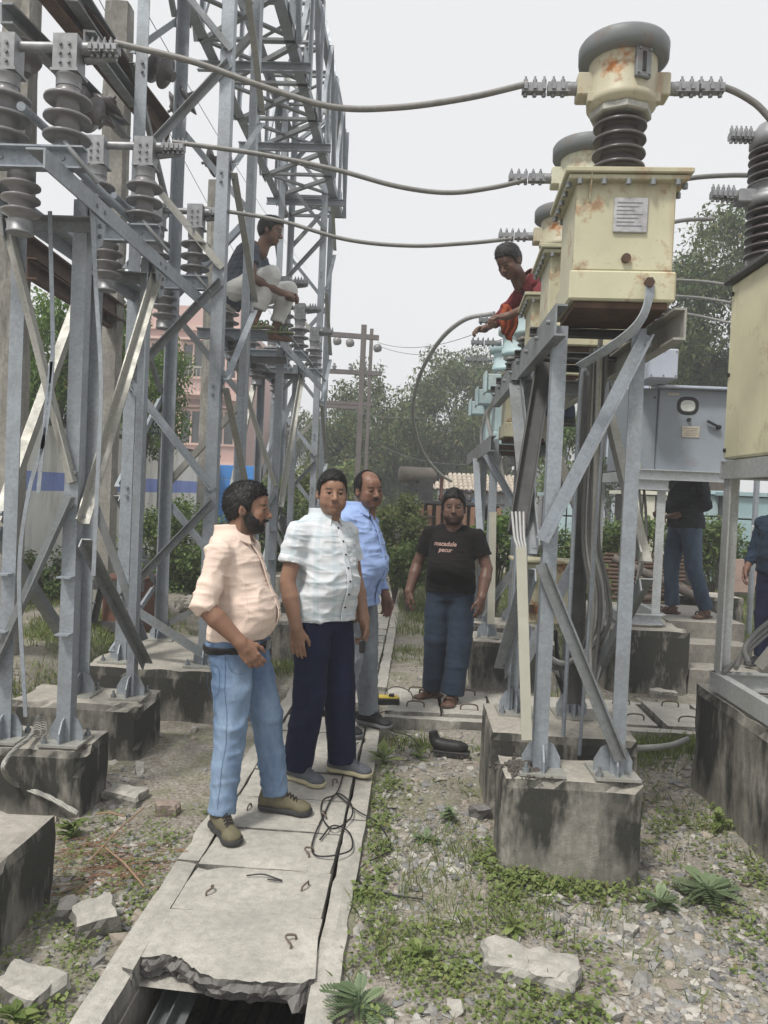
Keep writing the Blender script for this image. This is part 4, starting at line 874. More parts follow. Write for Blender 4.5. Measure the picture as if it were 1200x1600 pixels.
# ------------------------------------------------------------------ background
WALLW = m_concrete('stained_white_wall', (.66, .64, .59), .35)
def m_wall():
    t = NT('boundary_wall'); n = t.noise(1.6, 6, .65, (1, 1, .35)); base = t.ramp(n, [(.32, (.50, .48, .44)), (.48, (.78, .77, .74)), (.7, (.84, .84, .82))])
    g = t.n('ShaderNodeTexCoord'); sx = t.n('ShaderNodeSeparateXYZ'); t.l(g.outputs['Object'], sx.inputs[0])
    a = t.math('GREATER_THAN', sx.outputs['Z'], 1.46); b = t.math('LESS_THAN', sx.outputs['Z'], 1.70); k = t.math('MULTIPLY', a, b)
    cc = t.mix(t.math('MULTIPLY', k, .9), base, t.ramp(n, [(.3, (.15, .22, .55)), (.7, (.24, .34, .78))]))
    top = t.ramp(t.math('ADD', sx.outputs['Z'], t.math('MULTIPLY', t.noise(2.5, 5), .6)), [(.0, 0), (.999, 0)])
    st = t.math('MULTIPLY', t.ramp(t.noise(3, 6, .7, (1, 1, .35)), [(.54, 0), (.76, 1)]), .35); cc = t.mix(st, cc, (.20, .19, .17))
    t.base(cc); t.set(.9, 0, .2); t.bump(n, .2, .01); return t.m
bw = empty('boundary_wall', (-4.75, 10, 0)); tag(bw, 'stained white boundary wall with a blue painted band behind the left stand', 'wall')
BWM = m_wall()
MB().bb(-4.85, -4.7, 5, 18, 0, 2.30).build('wall_panel', BWM, bw)
MB().bb(-4.88, -4.67, 5, 18, 2.303, 2.36).build('coping', m_concrete('mossy_coping', (.2, .19, .17), .8), bw)
BLUE = m_plain('blue_paint', (.10, .17, .50), .7, 0, .2, 6, .05)
for y in (8.0, 12.4, 16.5): MB().bb(-4.70, -4.55, y, y+.3, 0, 2.42).build('pillar', BLUE if y == 8.0 else WALLW, bw)
# earth slope in front of the wall is part of the ground; blue gate beyond
bgte = empty('blue_gate', (-4.4, 17, 0)); tag(bgte, 'bright blue sheet metal gate with panel joints behind the bushes', 'gate')
a = PY(284, 738, 17); b = PY(345, 800, 17)
BLUEG = m_plain('bright_blue_sheet', (.055, .24, .62), .5, 0, .15, 4, .03)
for k in range(6):
    for j in range(2):
        w_ = (b.x-a.x+.8)/2; MB().cbox((a.x+w_*(j+.5), 17, .35+.32*k), (w_-.012, .03, .31), .006).build('sheet_panel', BLUEG, bgte)
MB().bb(a.x-.3, a.x-.02, 16.9, 17.2, 0, 2.4).build('gate_pillar', WALLW, bgte)
def house(name, label, x0, x1, y0, y1, h, wallm, storeys, nwin, roofm, trim, balcony=True, cat='house', winm=None):
    hs = empty(name, ((x0+x1)/2, (y0+y1)/2, 0)); tag(hs, label, cat)
    MB().bb(x0, x1, y0, y1, 0, h).build('wall', wallm, hs); MB().bb(x0-.15, x1+.15, y0-.15, y1+.15, h+.002, h+.18).build('roof_slab', roofm, hs)
    MB().bb(x0-.05, x1+.05, y0-.05, y0+.1, h+.19, h+.9).build('parapet', wallm, hs)
    sh = h/storeys; wm = winm or GLASSD
    for s in range(storeys):
        if s: MB().bb(x0-.12, x1+.12, y0-.25, y0-.003, s*sh-.1, s*sh+.1).build('floor_band', trim, hs)
        for k in range(nwin):
            cx = x0+(x1-x0)*(k+.5)/nwin; cz = s*sh+sh*.55; w_ = min(.6, (x1-x0)/nwin*.3)
            f = MB(); 
            for (dx0, dx1, dz0, dz1) in ((-w_-.07, w_+.07, .58, .66), (-w_-.07, w_+.07, -.66, -.58), (-w_-.07, -w_, -.58, .58), (w_, w_+.07, -.58, .58), (-.03, .03, -.58, .58)): f.bb(cx+dx0, cx+dx1, y0-.08, y0+.02, cz+dz0, cz+dz1)
            wo_ = f.build('window', trim, hs); MB().bb(cx-w_, cx+w_, y0-.02, y0-.004, cz-.57, cz+.57).build('pane', wm, wo_)
            MB().bb(cx-w_-.15, cx+w_+.15, y0-.3, y0-.003, cz+.72, cz+.80).build('sunshade', trim, hs)
    return hs
GLASSD = m_plain('dark_glass', (.05, .055, .06), .15, 0, .3, 2, 0, .6)
PINK = m_plain('pink_plaster', (.54, .37, .34), .85, 0, .12, .8, .05); PINKT = m_plain('pale_pink_trim', (.62, .44, .39), .8, 0, .12, 1.5, .03)
a = PY(262, 740, 28); b = PY(440, 740, 28)
ph = house('pink_house', 'three storey pink plastered house beyond the blue gate', a.x-2.2, b.x-1.6, 28, 36, 7.3, PINK, 3, 4, PINKT, PINKT)
MB().bb(a.x+.6, a.x+2.2, 27.0, 27.95, 4.85, 4.98).build('balcony_slab', PINKT, ph)
for k in range(12): MB().cyl((a.x+.65+.14*k, 27.05, 4.98), (a.x+.65+.14*k, 27.05, 5.8), .018, 6).build('baluster', GALVL, ph)
MB().bb(a.x+.6, a.x+2.2, 27.02, 27.08, 5.8, 5.86).build('handrail', GALVL, ph)
WHITEW = m_plain('white_plaster', (.66, .67, .69), .85, 0, .1, .7, .03); GREYT = m_plain('grey_parapet', (.32, .34, .37), .85, 0, .2, 1.5, .03)
a = PY(855, 740, 30); b = PY(1075, 740, 30)
wh = house('white_building', 'white two storey building with grey parapet behind the right stands', a.x, b.x, 30, 38, 4.9, WHITEW, 2, 6, GREYT, m_plain('pale_blue_trim', (.40, .46, .55), .8, 0, .1))
a = PY(395, 700, 60); house('far_building', 'hazy grey flat roofed building far behind the seated man', a.x, a.x+5.0, 60, 68, 5.6, m_plain('far_grey', (.36, .38, .41), .9, 0, .1), 2, 3, GREYT, GREYT, cat='building')
# tiled shed
th = empty('tiled_shed', (2, 22, 0)); tag(th, 'low white shed with a pale tiled roof behind the brown transformer', 'shed')
a = PY(672, 770, 22); b = PY(815, 770, 22); za = PY(740, 768, 22).z; zt = PY(740, 741, 22).z
MB().bb(a.x+.3, b.x, 22.2, 25, 0, za).build('wall', m_concrete('blue_white_wall', (.52, .58, .64), .3), th)
TILE = m_plain('pale_clay_tile', (.46, .40, .33), .85, 0, .3, 5, .2)
for j in range(5):
    for k in range(19):
        x = a.x+(b.x-a.x)*k/19; f0, f1 = j/5, (j+1)/5; w_ = (b.x-a.x)/19
        ins = .35*f0
        if x < a.x+ins*1.5: continue
        MB().prof((x+w_/2, 21.9+1.6*f0-.06, za+(zt-za)*f0+.02), (x+w_/2, 21.9+1.6*f1, za+(zt-za)*f1+.02), [(-w_*.5, 0), (-w_*.25, .05), (w_*.25, .05), (w_*.5, 0), (w_*.25, .02), (-w_*.25, .02)], (0, 0, 1)).build('roof_tile', TILE, th)
MB().bb(a.x+1.0, a.x+1.4, 22.1, 22.19, .8, za-.2).build('door', m_plain('blue_door', (.20, .30, .52), .7, 0, .15), th)
MB().box(((a.x+b.x)/2+.3, 22.7, (za+zt)/2-.06), (b.x-a.x-.3, 1.7, .04), m=Matrix.Rotation(math.atan2(zt-za, 1.6), 3, 'X')).build('roof_deck', RUSTY, th)
# brown transformer with radiator fins
bt = empty('brown_transformer', (.9, 13, 0)); tag(bt, 'faded brown transformer with vertical radiator fins behind the man in black', 'transformer')
a = PY(652, 786, 13); b = PY(780, 840, 13)
MB().bb(a.x, b.x, 13.2, 14.2, .3, a.z).build('tank', RADI, bt); MB().bb(a.x-.05, b.x+.05, 12.9, 14.3, a.z+.003, a.z+.05).build('top_plate', STEELD, bt)
k = 0; x = a.x+.03
while x < b.x:
    MB().cbox((x+.04, 13.05, (.35+a.z)/2), (.085, .28, a.z-.4), .01).build('radiator_fin', RADI, bt); x += .145
for z in (.5, .9, 1.25): MB().bb(a.x+.02, a.x+.3, 12.86, 12.9, z, z+.03).build('band', STEELD, bt)
c = PY(652, 742, 13); MB().lathe([(.02, -.32), (.13, -.31), (.14, -.29), (.14, .29), (.13, .31), (.02, .32)], (c.x, 13.2, c.z), (1, .25, 0), 22).build('conservator', m_plain('grey_brown_paint', (.17, .15, .125), .7, 0, .3, 8), bt)
MB().bb(c.x-.12, c.x-.03, 13.1, 13.3, a.z, c.z-.1).build('bracket', STEELD, bt); MB().bb(c.x+.03, c.x+.28, 13.05, 13.35, a.z+.05, c.z-.05).build('bracket', STEELD, bt)
for px in (690, 705, 735, 752):
    q = PY(px, 775, 13); h_ = .38 if px == 690 else .16
    MB().lathe([(.03, 0), (.04, .02), (.055, .05), (.03, .06), (.055, .09), (.03, .1), (.03, h_), (.05, h_+.02), (.02, h_+.05)], (q.x, 13.3, a.z+.05), n=12).build('bushing', BROWN if px == 690 else PORCD, bt)
# rusty double pole structure
hp = empty('pole_structure', (-1, 18, 0)); tag(hp, 'rusty brown double pole structure with three crossarms before the far trees', 'pole structure')
POLB = m_plain('brown_pole', (.13, .115, .11), .8, 0, .25, 5, .1)
def P18(x, y): return PY(x, y, 18)
for (x, w_, t_) in ((569, .12, 508), (581, .08, 514), (513, .07, 525)):
    b_ = P18(x-(735-t_)*.045 if False else x, t_); MB().bar((b_.x, 18, 0), (b_.x, 18, b_.z), w_, w_, (0, -1, 0)).build('pole', POLB, hp)
for (xa, ya, xb, yb, h_) in ((500, 521, 592, 528, .11), (497, 579, 596, 584, .10), (497, 628, 582, 632, .08), (500, 634, 560, 637, .08)): MB().bar(P18(xa, ya), P18(xb, yb), .1, h_).build('crossarm', POLB, hp)
for (x, y) in ((522, 570), (548, 572), (568, 570)):
    q = P18(x, y+9); MB().lathe([(.03, 0), (.07, .03), (.03, .06), (.07, .09), (.03, .12), (.03, .17)], q, n=12).build('pin_insulator', PORC, hp)
for (x, y) in ((527, 527), (547, 530), (590, 538)): 
    q = P18(x, y+6); MB().lathe([(.02, -.1), (.08, -.08), (.1, 0), (.08, .08), (.02, .1)], q, (1, 0, .2), 12).build('strain_insulator', PORC, hp)
# pale aqua equipment rows in the background
def kiosk(label, px0, px1, py0, Y, mat, rows, cols, zb=.45):
    a = PY(px0, py0, Y); b = PY(px1, py0, Y); k_ = empty('equipment_kiosk', ((a.x+b.x)/2, Y, zb)); tag(k_, label, 'kiosk', 'background kiosks')
    MB().bb(a.x, b.x, Y+.02, Y+.9, zb-.1, a.z).build('body', STEELD, k_); w_ = (b.x-a.x)/cols; h_ = (a.z-zb)/rows
    for i in range(cols):
        for j in range(rows): MB().cbox((a.x+w_*(i+.5), Y, zb+h_*(j+.5)), (w_-.025, .05, h_-.025), .006).build('panel', mat, k_)
    MB().bb(a.x-.08, b.x+.08, Y-.08, Y+1, a.z+.003, a.z+.06).build('roof_sheet', mat, k_); return k_
kiosk('pale aqua panelled kiosk behind the nearest right stand', 862, 935, 775, 12.5, AQUA, 4, 3)
kiosk('off white kiosk with tall panels behind the breaker frame', 985, 1045, 772, 12.0, m_paint('off_white_paint', (.68, .66, .55), .1), 1, 3)
kiosk('pale aqua panelled kiosk behind the man in the charcoal shirt', 1098, 1150, 772, 12.2, AQUA, 4, 2)
kiosk('teal grey kiosk at the far right edge beneath the cream cabinet', 1152, 1230, 775, 11.5, m_paint('teal_grey', (.30, .42, .45), .1), 4, 3)
jb2 = empty('meter_box', (3.6, 8.6, 0)); tag(jb2, 'small white box on a grey post near the right edge', 'meter box')
c = PY(1186, 835, 8.2); MB().cbox((c.x, 8.2, c.z), (.13, .1, .18), .008).build('box', m_plain('white_paint', (.62, .64, .64), .5, 0, .08), jb2); MB().cyl((c.x-.03, 8.25, .2), (c.x-.03, 8.25, 2.2), .03, 10).build('post', GALV, jb2)
bd = empty('leaning_plate', (3.2, 9, .3)); tag(bd, 'dull pinkish plate with bolt holes leaning near the right edge', 'plate')
c = PY(1163, 900, 8.9); MB().cbox((c.x, 8.9, c.z), (.30, .04, .38), .006, m=Matrix.Rotation(-.12, 3, 'X')).build('plate', m_plain('faded_pink_board', (.33, .245, .21), .85, 0, .2, 9, .1), bd)
MB().cyl(c+Vector((.03, -.028, .02)), c+Vector((.03, -.036, .02)), .02, 12).build('hole', BLACKRUB, bd)
# stack of rusty pipes
sk = empty('pipe_stack', (2.2, 10, 0)); tag(sk, 'long stack of thin rusty pipes lying behind the breaker frame', 'pipes')
for k in range(13):
    a = PY(940+random.uniform(-6, 6), 866+5.2*k, 10); b = PY(1062+random.uniform(-12, 20), 872+5.2*k, 10); MB().cyl((a.x, 10-.06*k, a.z), (b.x, 10.1-.06*k, b.z), .022, 8).build('pipe', RUSTY, sk)
lpn = PY(958, 872, 9.0); rpn = PY(1100, 938, 8.6); o = MB().cyl(lpn, rpn, .05, 12).build('fallen_pipe', m_plain('dull_grey_pipe', (.15, .13, .115), .8, 0, .3, 12, .1)); tag(o, 'thick grey pipe lying across the rusty pipe stack', 'pipe')
o = MB().cyl(PY(975, 938, 8.9), PY(1075, 930, 8.9), .04, 12).build('fallen_pipe', m_plain('dull_brown_pipe', (.13, .10, .08), .8, 0, .3, 12, .1)); tag(o, 'brown pipe on the ground below the pipe stack', 'pipe')
# sign on the far wall
sg = empty('green_sign', (-4, 12, 2.5)); tag(sg, 'small dark green sign with white letters above the boundary wall', 'sign')
c = PY(250, 668, 12.2); MB().cbox((c.x, 12.2, c.z), (.36, .02, .22), .003).build('sign_board', m_plain('dark_green_board', (.02, .07, .06), .6, 0, .15), sg)
WLET = m_plain('white_lettering', (.72, .74, .74), .6, 0, .05)
rot = Matrix.Rotation(math.pi/2, 4, 'X')
text_mesh('OTHR', .095, 'lettering', WLET, sg, Matrix.Translation((c.x+.03, 12.187, c.z+.045)) @ rot); text_mesh('WITH C', .095, 'lettering', WLET, sg, Matrix.Translation((c.x+.02, 12.187, c.z-.055)) @ rot)
MB().cyl((c.x, 12.24, .2), (c.x, 12.24, c.z+.1), .025, 8).build('sign_post', GALVD, sg)
# ------------------------------------------------------------------ foliage
def leaves(cents, rads, per, size, seed, droop=.6, squash=1.0, brown=.06, aspect=.42, shell=.55):
    """leaf faces (folded along the midrib) spread through clumps; tint.r = hue mix, tint.g = dryness"""
    g = np.random.default_rng(seed); Cs = []; T = []
    for c, r in zip(cents, rads):
        n = int(per*(r/np.mean(rads))**2); d = g.normal(size=(n, 3)); d /= np.linalg.norm(d, axis=1)[:, None]
        u = g.uniform(0, 1, n)**shell; p = np.asarray(c)+d*(u*r)[:, None]*np.array([1, 1, squash]); Cs.append(p)
        k = g.uniform(0, 1); h = np.clip(.30*k+.25*g.uniform(0, 1, n)+.45*(d[:, 2]*.5+.5)*u*0+.2*g.uniform(0, 1, n), 0, 1); br_ = (g.uniform(0, 1, n) < brown*(1+2*(k > .8)))*g.uniform(.3, 1, n)
        T.append(np.stack([h, br_, 0*h], -1))
    P = np.concatenate(Cs); T = np.concatenate(T); n = len(P)
    az = g.uniform(0, 2*np.pi, n); el = g.normal(-droop, .55, n); d = np.stack([np.cos(az)*np.cos(el), np.sin(az)*np.cos(el), np.sin(el)], -1)
    up = np.stack([g.normal(0, .45, n), g.normal(0, .45, n), np.ones(n)], -1); s = np.cross(d, up); s /= np.linalg.norm(s, axis=1)[:, None]; nn = np.cross(s, d)
    L = size*g.uniform(.6, 1.3, n)[:, None]; W = L*aspect
    V = np.stack([P, P+d*L*.5+s*W*.5+nn*W*.12, P+d*L, P+d*L*.5-s*W*.5+nn*W*.12], 1).reshape(-1, 3)
    F = np.arange(4*n).reshape(n, 4); return V, F, np.repeat(T, 4, 0)
LEAFM = {'dark': m_leaf('mango_leaves', (.045, .075, .022), (.15, .205, .065)), 'mid': m_leaf('mid_green_leaves', (.065, .115, .028), (.19, .28, .08)), 'bright': m_leaf('bright_leaves', (.06, .13, .02), (.20, .31, .06), .35), 'weed': m_leaf('weed_leaves', (.10, .15, .035), (.27, .33, .12), .3), 'blue': m_leaf('bluish_weed', (.15, .21, .11), (.30, .38, .22), .35)}  # mango leaf tones lightened so colour carries part of the distance haze
BARK = m_plain('bark', (.10, .085, .07), .9, 0, .35, 14, .5, dist=.02)
def crown_clumps(c, r, n, cr, seed, flat=.0):
    g = np.random.default_rng(seed); d = g.normal(size=(n, 3)); d /= np.linalg.norm(d, axis=1)[:, None]; u = g.uniform(.35, 1, n)**.6
    lump = 1+.22*vnoise(d*2.3+seed, 1, seed); p = np.asarray(c)+d*(u*lump)[:, None]*np.asarray(r); return p, cr*g.uniform(.65, 1.35, n)
def tree(label, c, r, base, n, cr, per, size, mat, seed, group='background trees', brown=.06, droop=.7, name='tree', cat='tree', trunk_r=.18):
    t = empty(name, base); tag(t, label, cat, group); P, Rr = crown_clumps(c, r, n, cr, seed)
    V, F, T = leaves(P, Rr, per, size, seed+1, droop, brown=brown); V = V-np.array(base)
    np_mesh('crown', V, F, LEAFM[mat], t, cols=T); m = MB(); b = Vector(base); cc = Vector(c); rr = random.Random(seed)
    fork = b.lerp(cc, .55); m.tube(spline([b, b.lerp(fork, .5)+Vector((rr.uniform(-.15, .15), 0, 0)), fork], 5), .1, 10, [trunk_r*(1.25-.06*k) for k in range(11)])
    tk = m.build('trunk', BARK, t)
    for k in range(9):
        e_ = Vector(P[rr.randrange(len(P))]); q = spline([fork, fork.lerp(e_, .5)+Vector((0, 0, rr.uniform(0, .3))), e_], 4); MB().tube(q, .05, 6, [trunk_r*.55*(1-.1*j) for j in range(len(q))]).build('limb', BARK, t)
    return t
def T_(px, py, Y): p = PY(px, py, Y); return (p.x, p.y, p.z)
def bs(px, Y): p = PY(px, 770, Y); return (p.x, p.y, .1)
tree('dark mango tree in the middle distance behind the double pole', T_(585, 690, 27), (2.1, 2.0, 2.3), bs(590, 27), 85, .62, 230, .17, 'dark', 21, brown=.09)
tree('tallest dark mango tree behind the arc cable, centre', T_(722, 655, 29), (2.5, 2.2, 2.9), bs(722, 29), 110, .66, 240, .18, 'dark', 22, brown=.08)
tree('leafy tree left of the double pole, low in the distance', T_(528, 715, 25), (1.3, 1.3, 1.5), bs(528, 25), 45, .5, 200, .16, 'dark', 23, brown=.12)
tree('spreading tree low behind the tiled shed', T_(660, 735, 31), (3.0, 2.0, 1.6), bs(660, 31), 80, .6, 200, .18, 'dark', 24, brown=.08)
tree('tree beside the aqua units behind the leaning man', T_(790, 690, 27), (1.9, 1.9, 2.2), bs(795, 27), 60, .6, 220, .17, 'dark', 25, brown=.1)
tree('huge dark tree rising behind the breaker cabinet on the right', T_(1120, 500, 17), (2.1, 2.0, 2.05), bs(1115, 17), 120, .48, 260, .125, 'dark', 26, brown=.05, trunk_r=.28)
tree('dark tree filling the gap behind the nearest right stand', T_(1010, 560, 18), (1.5, 1.5, 1.6), bs(1010, 18), 60, .45, 240, .125, 'dark', 27, brown=.05)
tree('bright green tree leaning over the boundary wall on the left', T_(110, 560, 10.3), (1.0, 1.0, .95), (-5.3, 10.4, .1), 70, .27, 260, .085, 'bright', 28, brown=.02)
tree('small bright tree over the wall beside the pale concrete pole', T_(240, 620, 12.5), (.6, .7, .95), (-5.0, 12.6, .1), 36, .24, 200, .085, 'bright', 29, brown=.02, trunk_r=.1)
tree('young light green sapling before the white building', T_(878, 700, 15), (.42, .42, .72), bs(878, 15), 26, .2, 110, .085, 'mid', 30, trunk_r=.04, brown=.02)
tree('thin tree far behind the tower legs', T_(455, 690, 34), (1.1, 1.0, 1.9), bs(455, 34), 26, .5, 110, .18, 'dark', 31, brown=.05)
def bush(label, c, r, n, cr, per, size, mat, seed, brown=.03, group='bushes'):
    z0 = float(gz(c[0], c[1])); b = empty('bush', (c[0], c[1], z0)); tag(b, label, 'bush', group)
    P, Rr = crown_clumps(c, r, n, cr, seed); P[:, 2] = np.maximum(P[:, 2], z0+.05); V, F, T = leaves(P, Rr, per, size, seed, .35, brown=brown, aspect=.62); np_mesh('foliage', V-np.array(b.location), F, LEAFM[mat], b, cols=T)
    m = MB()
    for k in range(0, len(P), max(1, len(P)//12)): m.tube(spline([(c[0], c[1], z0), Vector(P[k])*.5+Vector((c[0], c[1], z0+.3))*.5, Vector(P[k])], 4), .012, 5)
    m.build('stems', BARK, b)['kind'] = 'stuff'; return b
bush('dense rounded bush behind the near tower, left of the bearded man', T_(285, 858, 9.8), (.72, .6, .62), 60, .2, 210, .055, 'mid', 41)
bush('smaller bush at the foot of the boundary wall, far left', T_(75, 905, 8.6), (.6, .4, .28), 30, .15, 170, .05, 'mid', 42)
bush('leafy bush behind the tower leg between the two shirts', T_(430, 830, 11.5), (.5, .5, .75), 44, .2, 190, .06, 'mid', 43)
bush('bright creeper bush between the tower and the check shirt man', T_(462, 800, 13), (.55, .5, .7), 40, .2, 190, .065, 'weed', 44)
bush('tall creeper mound beside the blue shirted man', T_(620, 835, 11.2), (.33, .4, .70), 46, .17, 190, .06, 'weed', 45, .14)
bush('creeper growth sloping down between the blue shirt and the man in black', T_(640, 880, 10.3), (.33, .3, .28), 34, .14, 180, .052, 'mid', 46, .05)
bush('bright weeds behind the man in black and the stand', T_(775, 850, 10.2), (.45, .3, .4), 26, .15, 150, .06, 'bright', 47)
bush('flowering bushes behind the breaker cabinet frame', T_(1010, 850, 10.8), (.85, .4, .36), 50, .17, 180, .05, 'mid', 48, .08)
bush('bushes behind the charcoal shirted man', T_(1115, 860, 10.6), (.5, .4, .38), 36, .17, 180, .05, 'mid', 49, .08)
bush('weedy bush behind the nearest right stand, under the aqua kiosk', T_(885, 868, 10.5), (.6, .4, .34), 36, .16, 170, .05, 'mid', 50, .08)
bush('brushy undergrowth below the far trees, left part', T_(520, 768, 21), (1.6, .8, .7), 44, .35, 150, .12, 'weed', 51, .1)
bush('brushy undergrowth below the far trees, right part', T_(690, 795, 26), (2.4, .8, .5), 50, .38, 150, .12, 'mid', 52, .1)
bush('far undergrowth behind the right kiosks', T_(960, 760, 20), (2.4, .8, .6), 50, .38, 140, .12, 'mid', 53, .08)
bush('far undergrowth behind the bushes at the wall end', T_(380, 790, 20), (1.9, .8, .8), 50, .36, 150, .11, 'mid', 54, .05)
# ------------------------------------------------------------------ gravel, rubble, weeds, litter
STONE = m_tint('crushed_stone', .9, .2, .35, 90, .004)
_t = (1+5**.5)/2; ICO = np.array([(-1, _t, 0), (1, _t, 0), (-1, -_t, 0), (1, -_t, 0), (0, -1, _t), (0, 1, _t), (0, -1, -_t), (0, 1, -_t), (_t, 0, -1), (_t, 0, 1), (-_t, 0, -1), (-_t, 0, 1)])/1.9
ICOF = np.array([(0, 11, 5), (0, 5, 1), (0, 1, 7), (0, 7, 10), (0, 10, 11), (1, 5, 9), (5, 11, 4), (11, 10, 2), (10, 7, 6), (7, 1, 8), (3, 9, 4), (3, 4, 2), (3, 2, 6), (3, 6, 8), (3, 8, 9), (4, 9, 5), (2, 4, 11), (6, 2, 10), (8, 6, 7), (9, 8, 1)])
def scatter_stones(name, X, Y, size, seed, tones, flat=.62, lift=.12, label=None):
    g = np.random.default_rng(seed); n = len(X); V = ICO[None]*(1+g.uniform(-.38, .38, (n, 12, 1)))+g.normal(0, .14, (n, 12, 3))
    V = V*np.stack([g.uniform(.7, 1.35, n), g.uniform(.55, 1.0, n), g.uniform(.4, .85, n)*flat*1.3], -1)[:, None]; a = g.uniform(0, 2*np.pi, n); t1 = g.normal(0, .35, n); c, s = np.cos(t1), np.sin(t1)
    y, z = V[..., 1]*c[:, None]-V[..., 2]*s[:, None], V[..., 1]*s[:, None]+V[..., 2]*c[:, None]; V = np.stack([V[..., 0], y, z], -1); c, s = np.cos(a), np.sin(a)
    V = np.stack([V[..., 0]*c[:, None]-V[..., 1]*s[:, None], V[..., 0]*s[:, None]+V[..., 1]*c[:, None], V[..., 2]], -1)*(size/2)[:, None, None]
    V += np.stack([X, Y, gz(X, Y)+size*lift*g.uniform(.3, 1.2, n)*.5], -1)[:, None]
    k = g.integers(0, len(tones), n); C = np.array(tones)[k]*g.uniform(.75, 1.25, (n, 1)); C = np.repeat(C, 12, 0)
    F = (ICOF[None]+12*np.arange(n)[:, None, None]).reshape(-1, 3); o = np_mesh(name, V.reshape(-1, 3), F, STONE, cols=np.clip(C, 0, 1)); return tag(o, label, 'gravel', kind='stuff')
TON = [(.36, .352, .33), (.28, .275, .265), (.38, .36, .325), (.22, .22, .22), (.36, .315, .265), (.43, .41, .375)]
def pts_in(n, x0, x1, y0, y1, seed, dens=None, power=1.0):
    g = np.random.default_rng(seed); x = g.uniform(x0, x1, n); u = g.uniform(0, 1, n); y = 1/(1/y1+(1/y0-1/y1)*u)     # denser near the camera
    k = ~in_trench(x, y, -.02)
    for (a, b, c, d) in FOOT: k &= ~((x > a-.02) & (x < b+.02) & (y > c-.02) & (y < d+.02))
    if dens is not None: k &= g.uniform(0, 1, n) < dens(x, y)
    return x[k], y[k]
FOOT = [(.43, 1.04, 3.33, 3.64), (.44, 1.2, 3.97, 4.55), (.53, 1.25, 6.5, 7.0), (-2.3, -1.35, 2.2, 2.94), (-2.5, -1.56, 3.62, 3.97), (-2.35, -1.56, 4.42, 4.8), (-2.3, -1.18, 5.26, 6.55), (1.7, 3.2, 2.5, 4.62), (1.72, 3.2, 6.72, 8.6)]
def gdens(x, y): P = np.stack([x, y, 0*x], -1); d = sstep(-.6, .1, fnoise(P, 1.5, 3, 2)); return np.clip(.12+.95*d, 0, 1)*np.where(y > 5.4, .45, 1)
x, y = pts_in(26000, -.17, 2.2, 1.55, 8.2, 1, gdens); sz = np.random.default_rng(2).lognormal(math.log(.025), .40, len(x)); scatter_stones('gravel', x, y, np.clip(sz, .012, .075), 3, TON, label='loose grey crushed stone over the yard right of the trench')
def gdl(x, y): P = np.stack([x, y, 0*x], -1); d = sstep(-.3, .3, fnoise(P, 1.9, 3, 7)); return np.clip(.10+.9*d, 0, 1)*np.where(y > 3.8, .5, 1)
x, y = pts_in(7000, -2.2, -.96, 1.7, 7.0, 4, gdl); sz = np.random.default_rng(5).lognormal(math.log(.028), .45, len(x)); scatter_stones('gravel', x, y, np.clip(sz, .01, .09), 6, TON, label='loose stone and grit between the trench and the left footings')
x, y = pts_in(9000, -2.2, 2.2, 1.5, 7.5, 14); sz = np.random.default_rng(15).uniform(.005, .014, len(x)); scatter_stones('grit', x, y, sz, 16, TON, label='fine grit strewn over the bare soil')
# --- ground cover
def ground_leaves(name, X, Y, per, spread, size, hgt, mat, seed, label, aspect=.75, brown=.04, el_mu=.1):
    g = np.random.default_rng(seed); n = len(X); X = np.repeat(X, per); Y = np.repeat(Y, per); sp = np.repeat(spread*g.uniform(.5, 1.4, n), per); r = np.sqrt(g.uniform(0, 1, len(X)))*sp; a = g.uniform(0, 2*np.pi, len(X)); x = X+r*np.cos(a); y = Y+r*np.sin(a)
    k = ~in_trench(x, y, .03)
    for (q0, q1, q2, q3) in FOOT: k &= ~((x > q0) & (x < q1) & (y > q2) & (y < q3))
    hue = np.repeat(g.uniform(0, 1, n), per)[k]; x, y, r, sp = x[k], y[k], r[k], sp[k]; n = len(x)
    z = gz(x, y)+hgt*g.uniform(.15, 1, n)*(1-.5*(r/sp)); P = np.stack([x, y, z], -1); az = g.uniform(0, 2*np.pi, n); el = g.normal(el_mu, .4, n); d = np.stack([np.cos(az)*np.cos(el), np.sin(az)*np.cos(el), np.sin(el)], -1); up = np.stack([g.normal(0, .35, n), g.normal(0, .35, n), np.ones(n)], -1); s = np.cross(d, up); s /= np.linalg.norm(s, axis=1)[:, None]; nn = np.cross(s, d)
    L = size*g.uniform(.55, 1.35, n)[:, None]; W = L*aspect; V = np.stack([P, P+d*L*.55+s*W*.5+nn*W*.1, P+d*L, P+d*L*.55-s*W*.5+nn*W*.1], 1).reshape(-1, 3)
    T = np.stack([np.clip(.55*hue+.45*g.uniform(0, 1, n), 0, 1), (g.uniform(0, 1, n) < brown)*g.uniform(.4, 1, n), 0*x], -1); o = np_mesh(name, V, np.arange(4*n).reshape(n, 4), LEAFM[mat], cols=np.repeat(T, 4, 0)); return tag(o, label, 'weeds', kind='stuff')
def wd(s0, lo, hi, sc_=1.3):
    return lambda x, y: sstep(lo, hi, fnoise(np.stack([x, y, 0*x], -1), sc_, 3, s0))
x, y = pts_in(3200, -.17, 2.1, 1.6, 6.4, 21, wd(31, -.08, .38)); ground_leaves('ground_cover', x, y, 16, .07, .017, .035, 'weed', 22, 'low clover like weeds spreading over the gravel on the right', brown=.05)
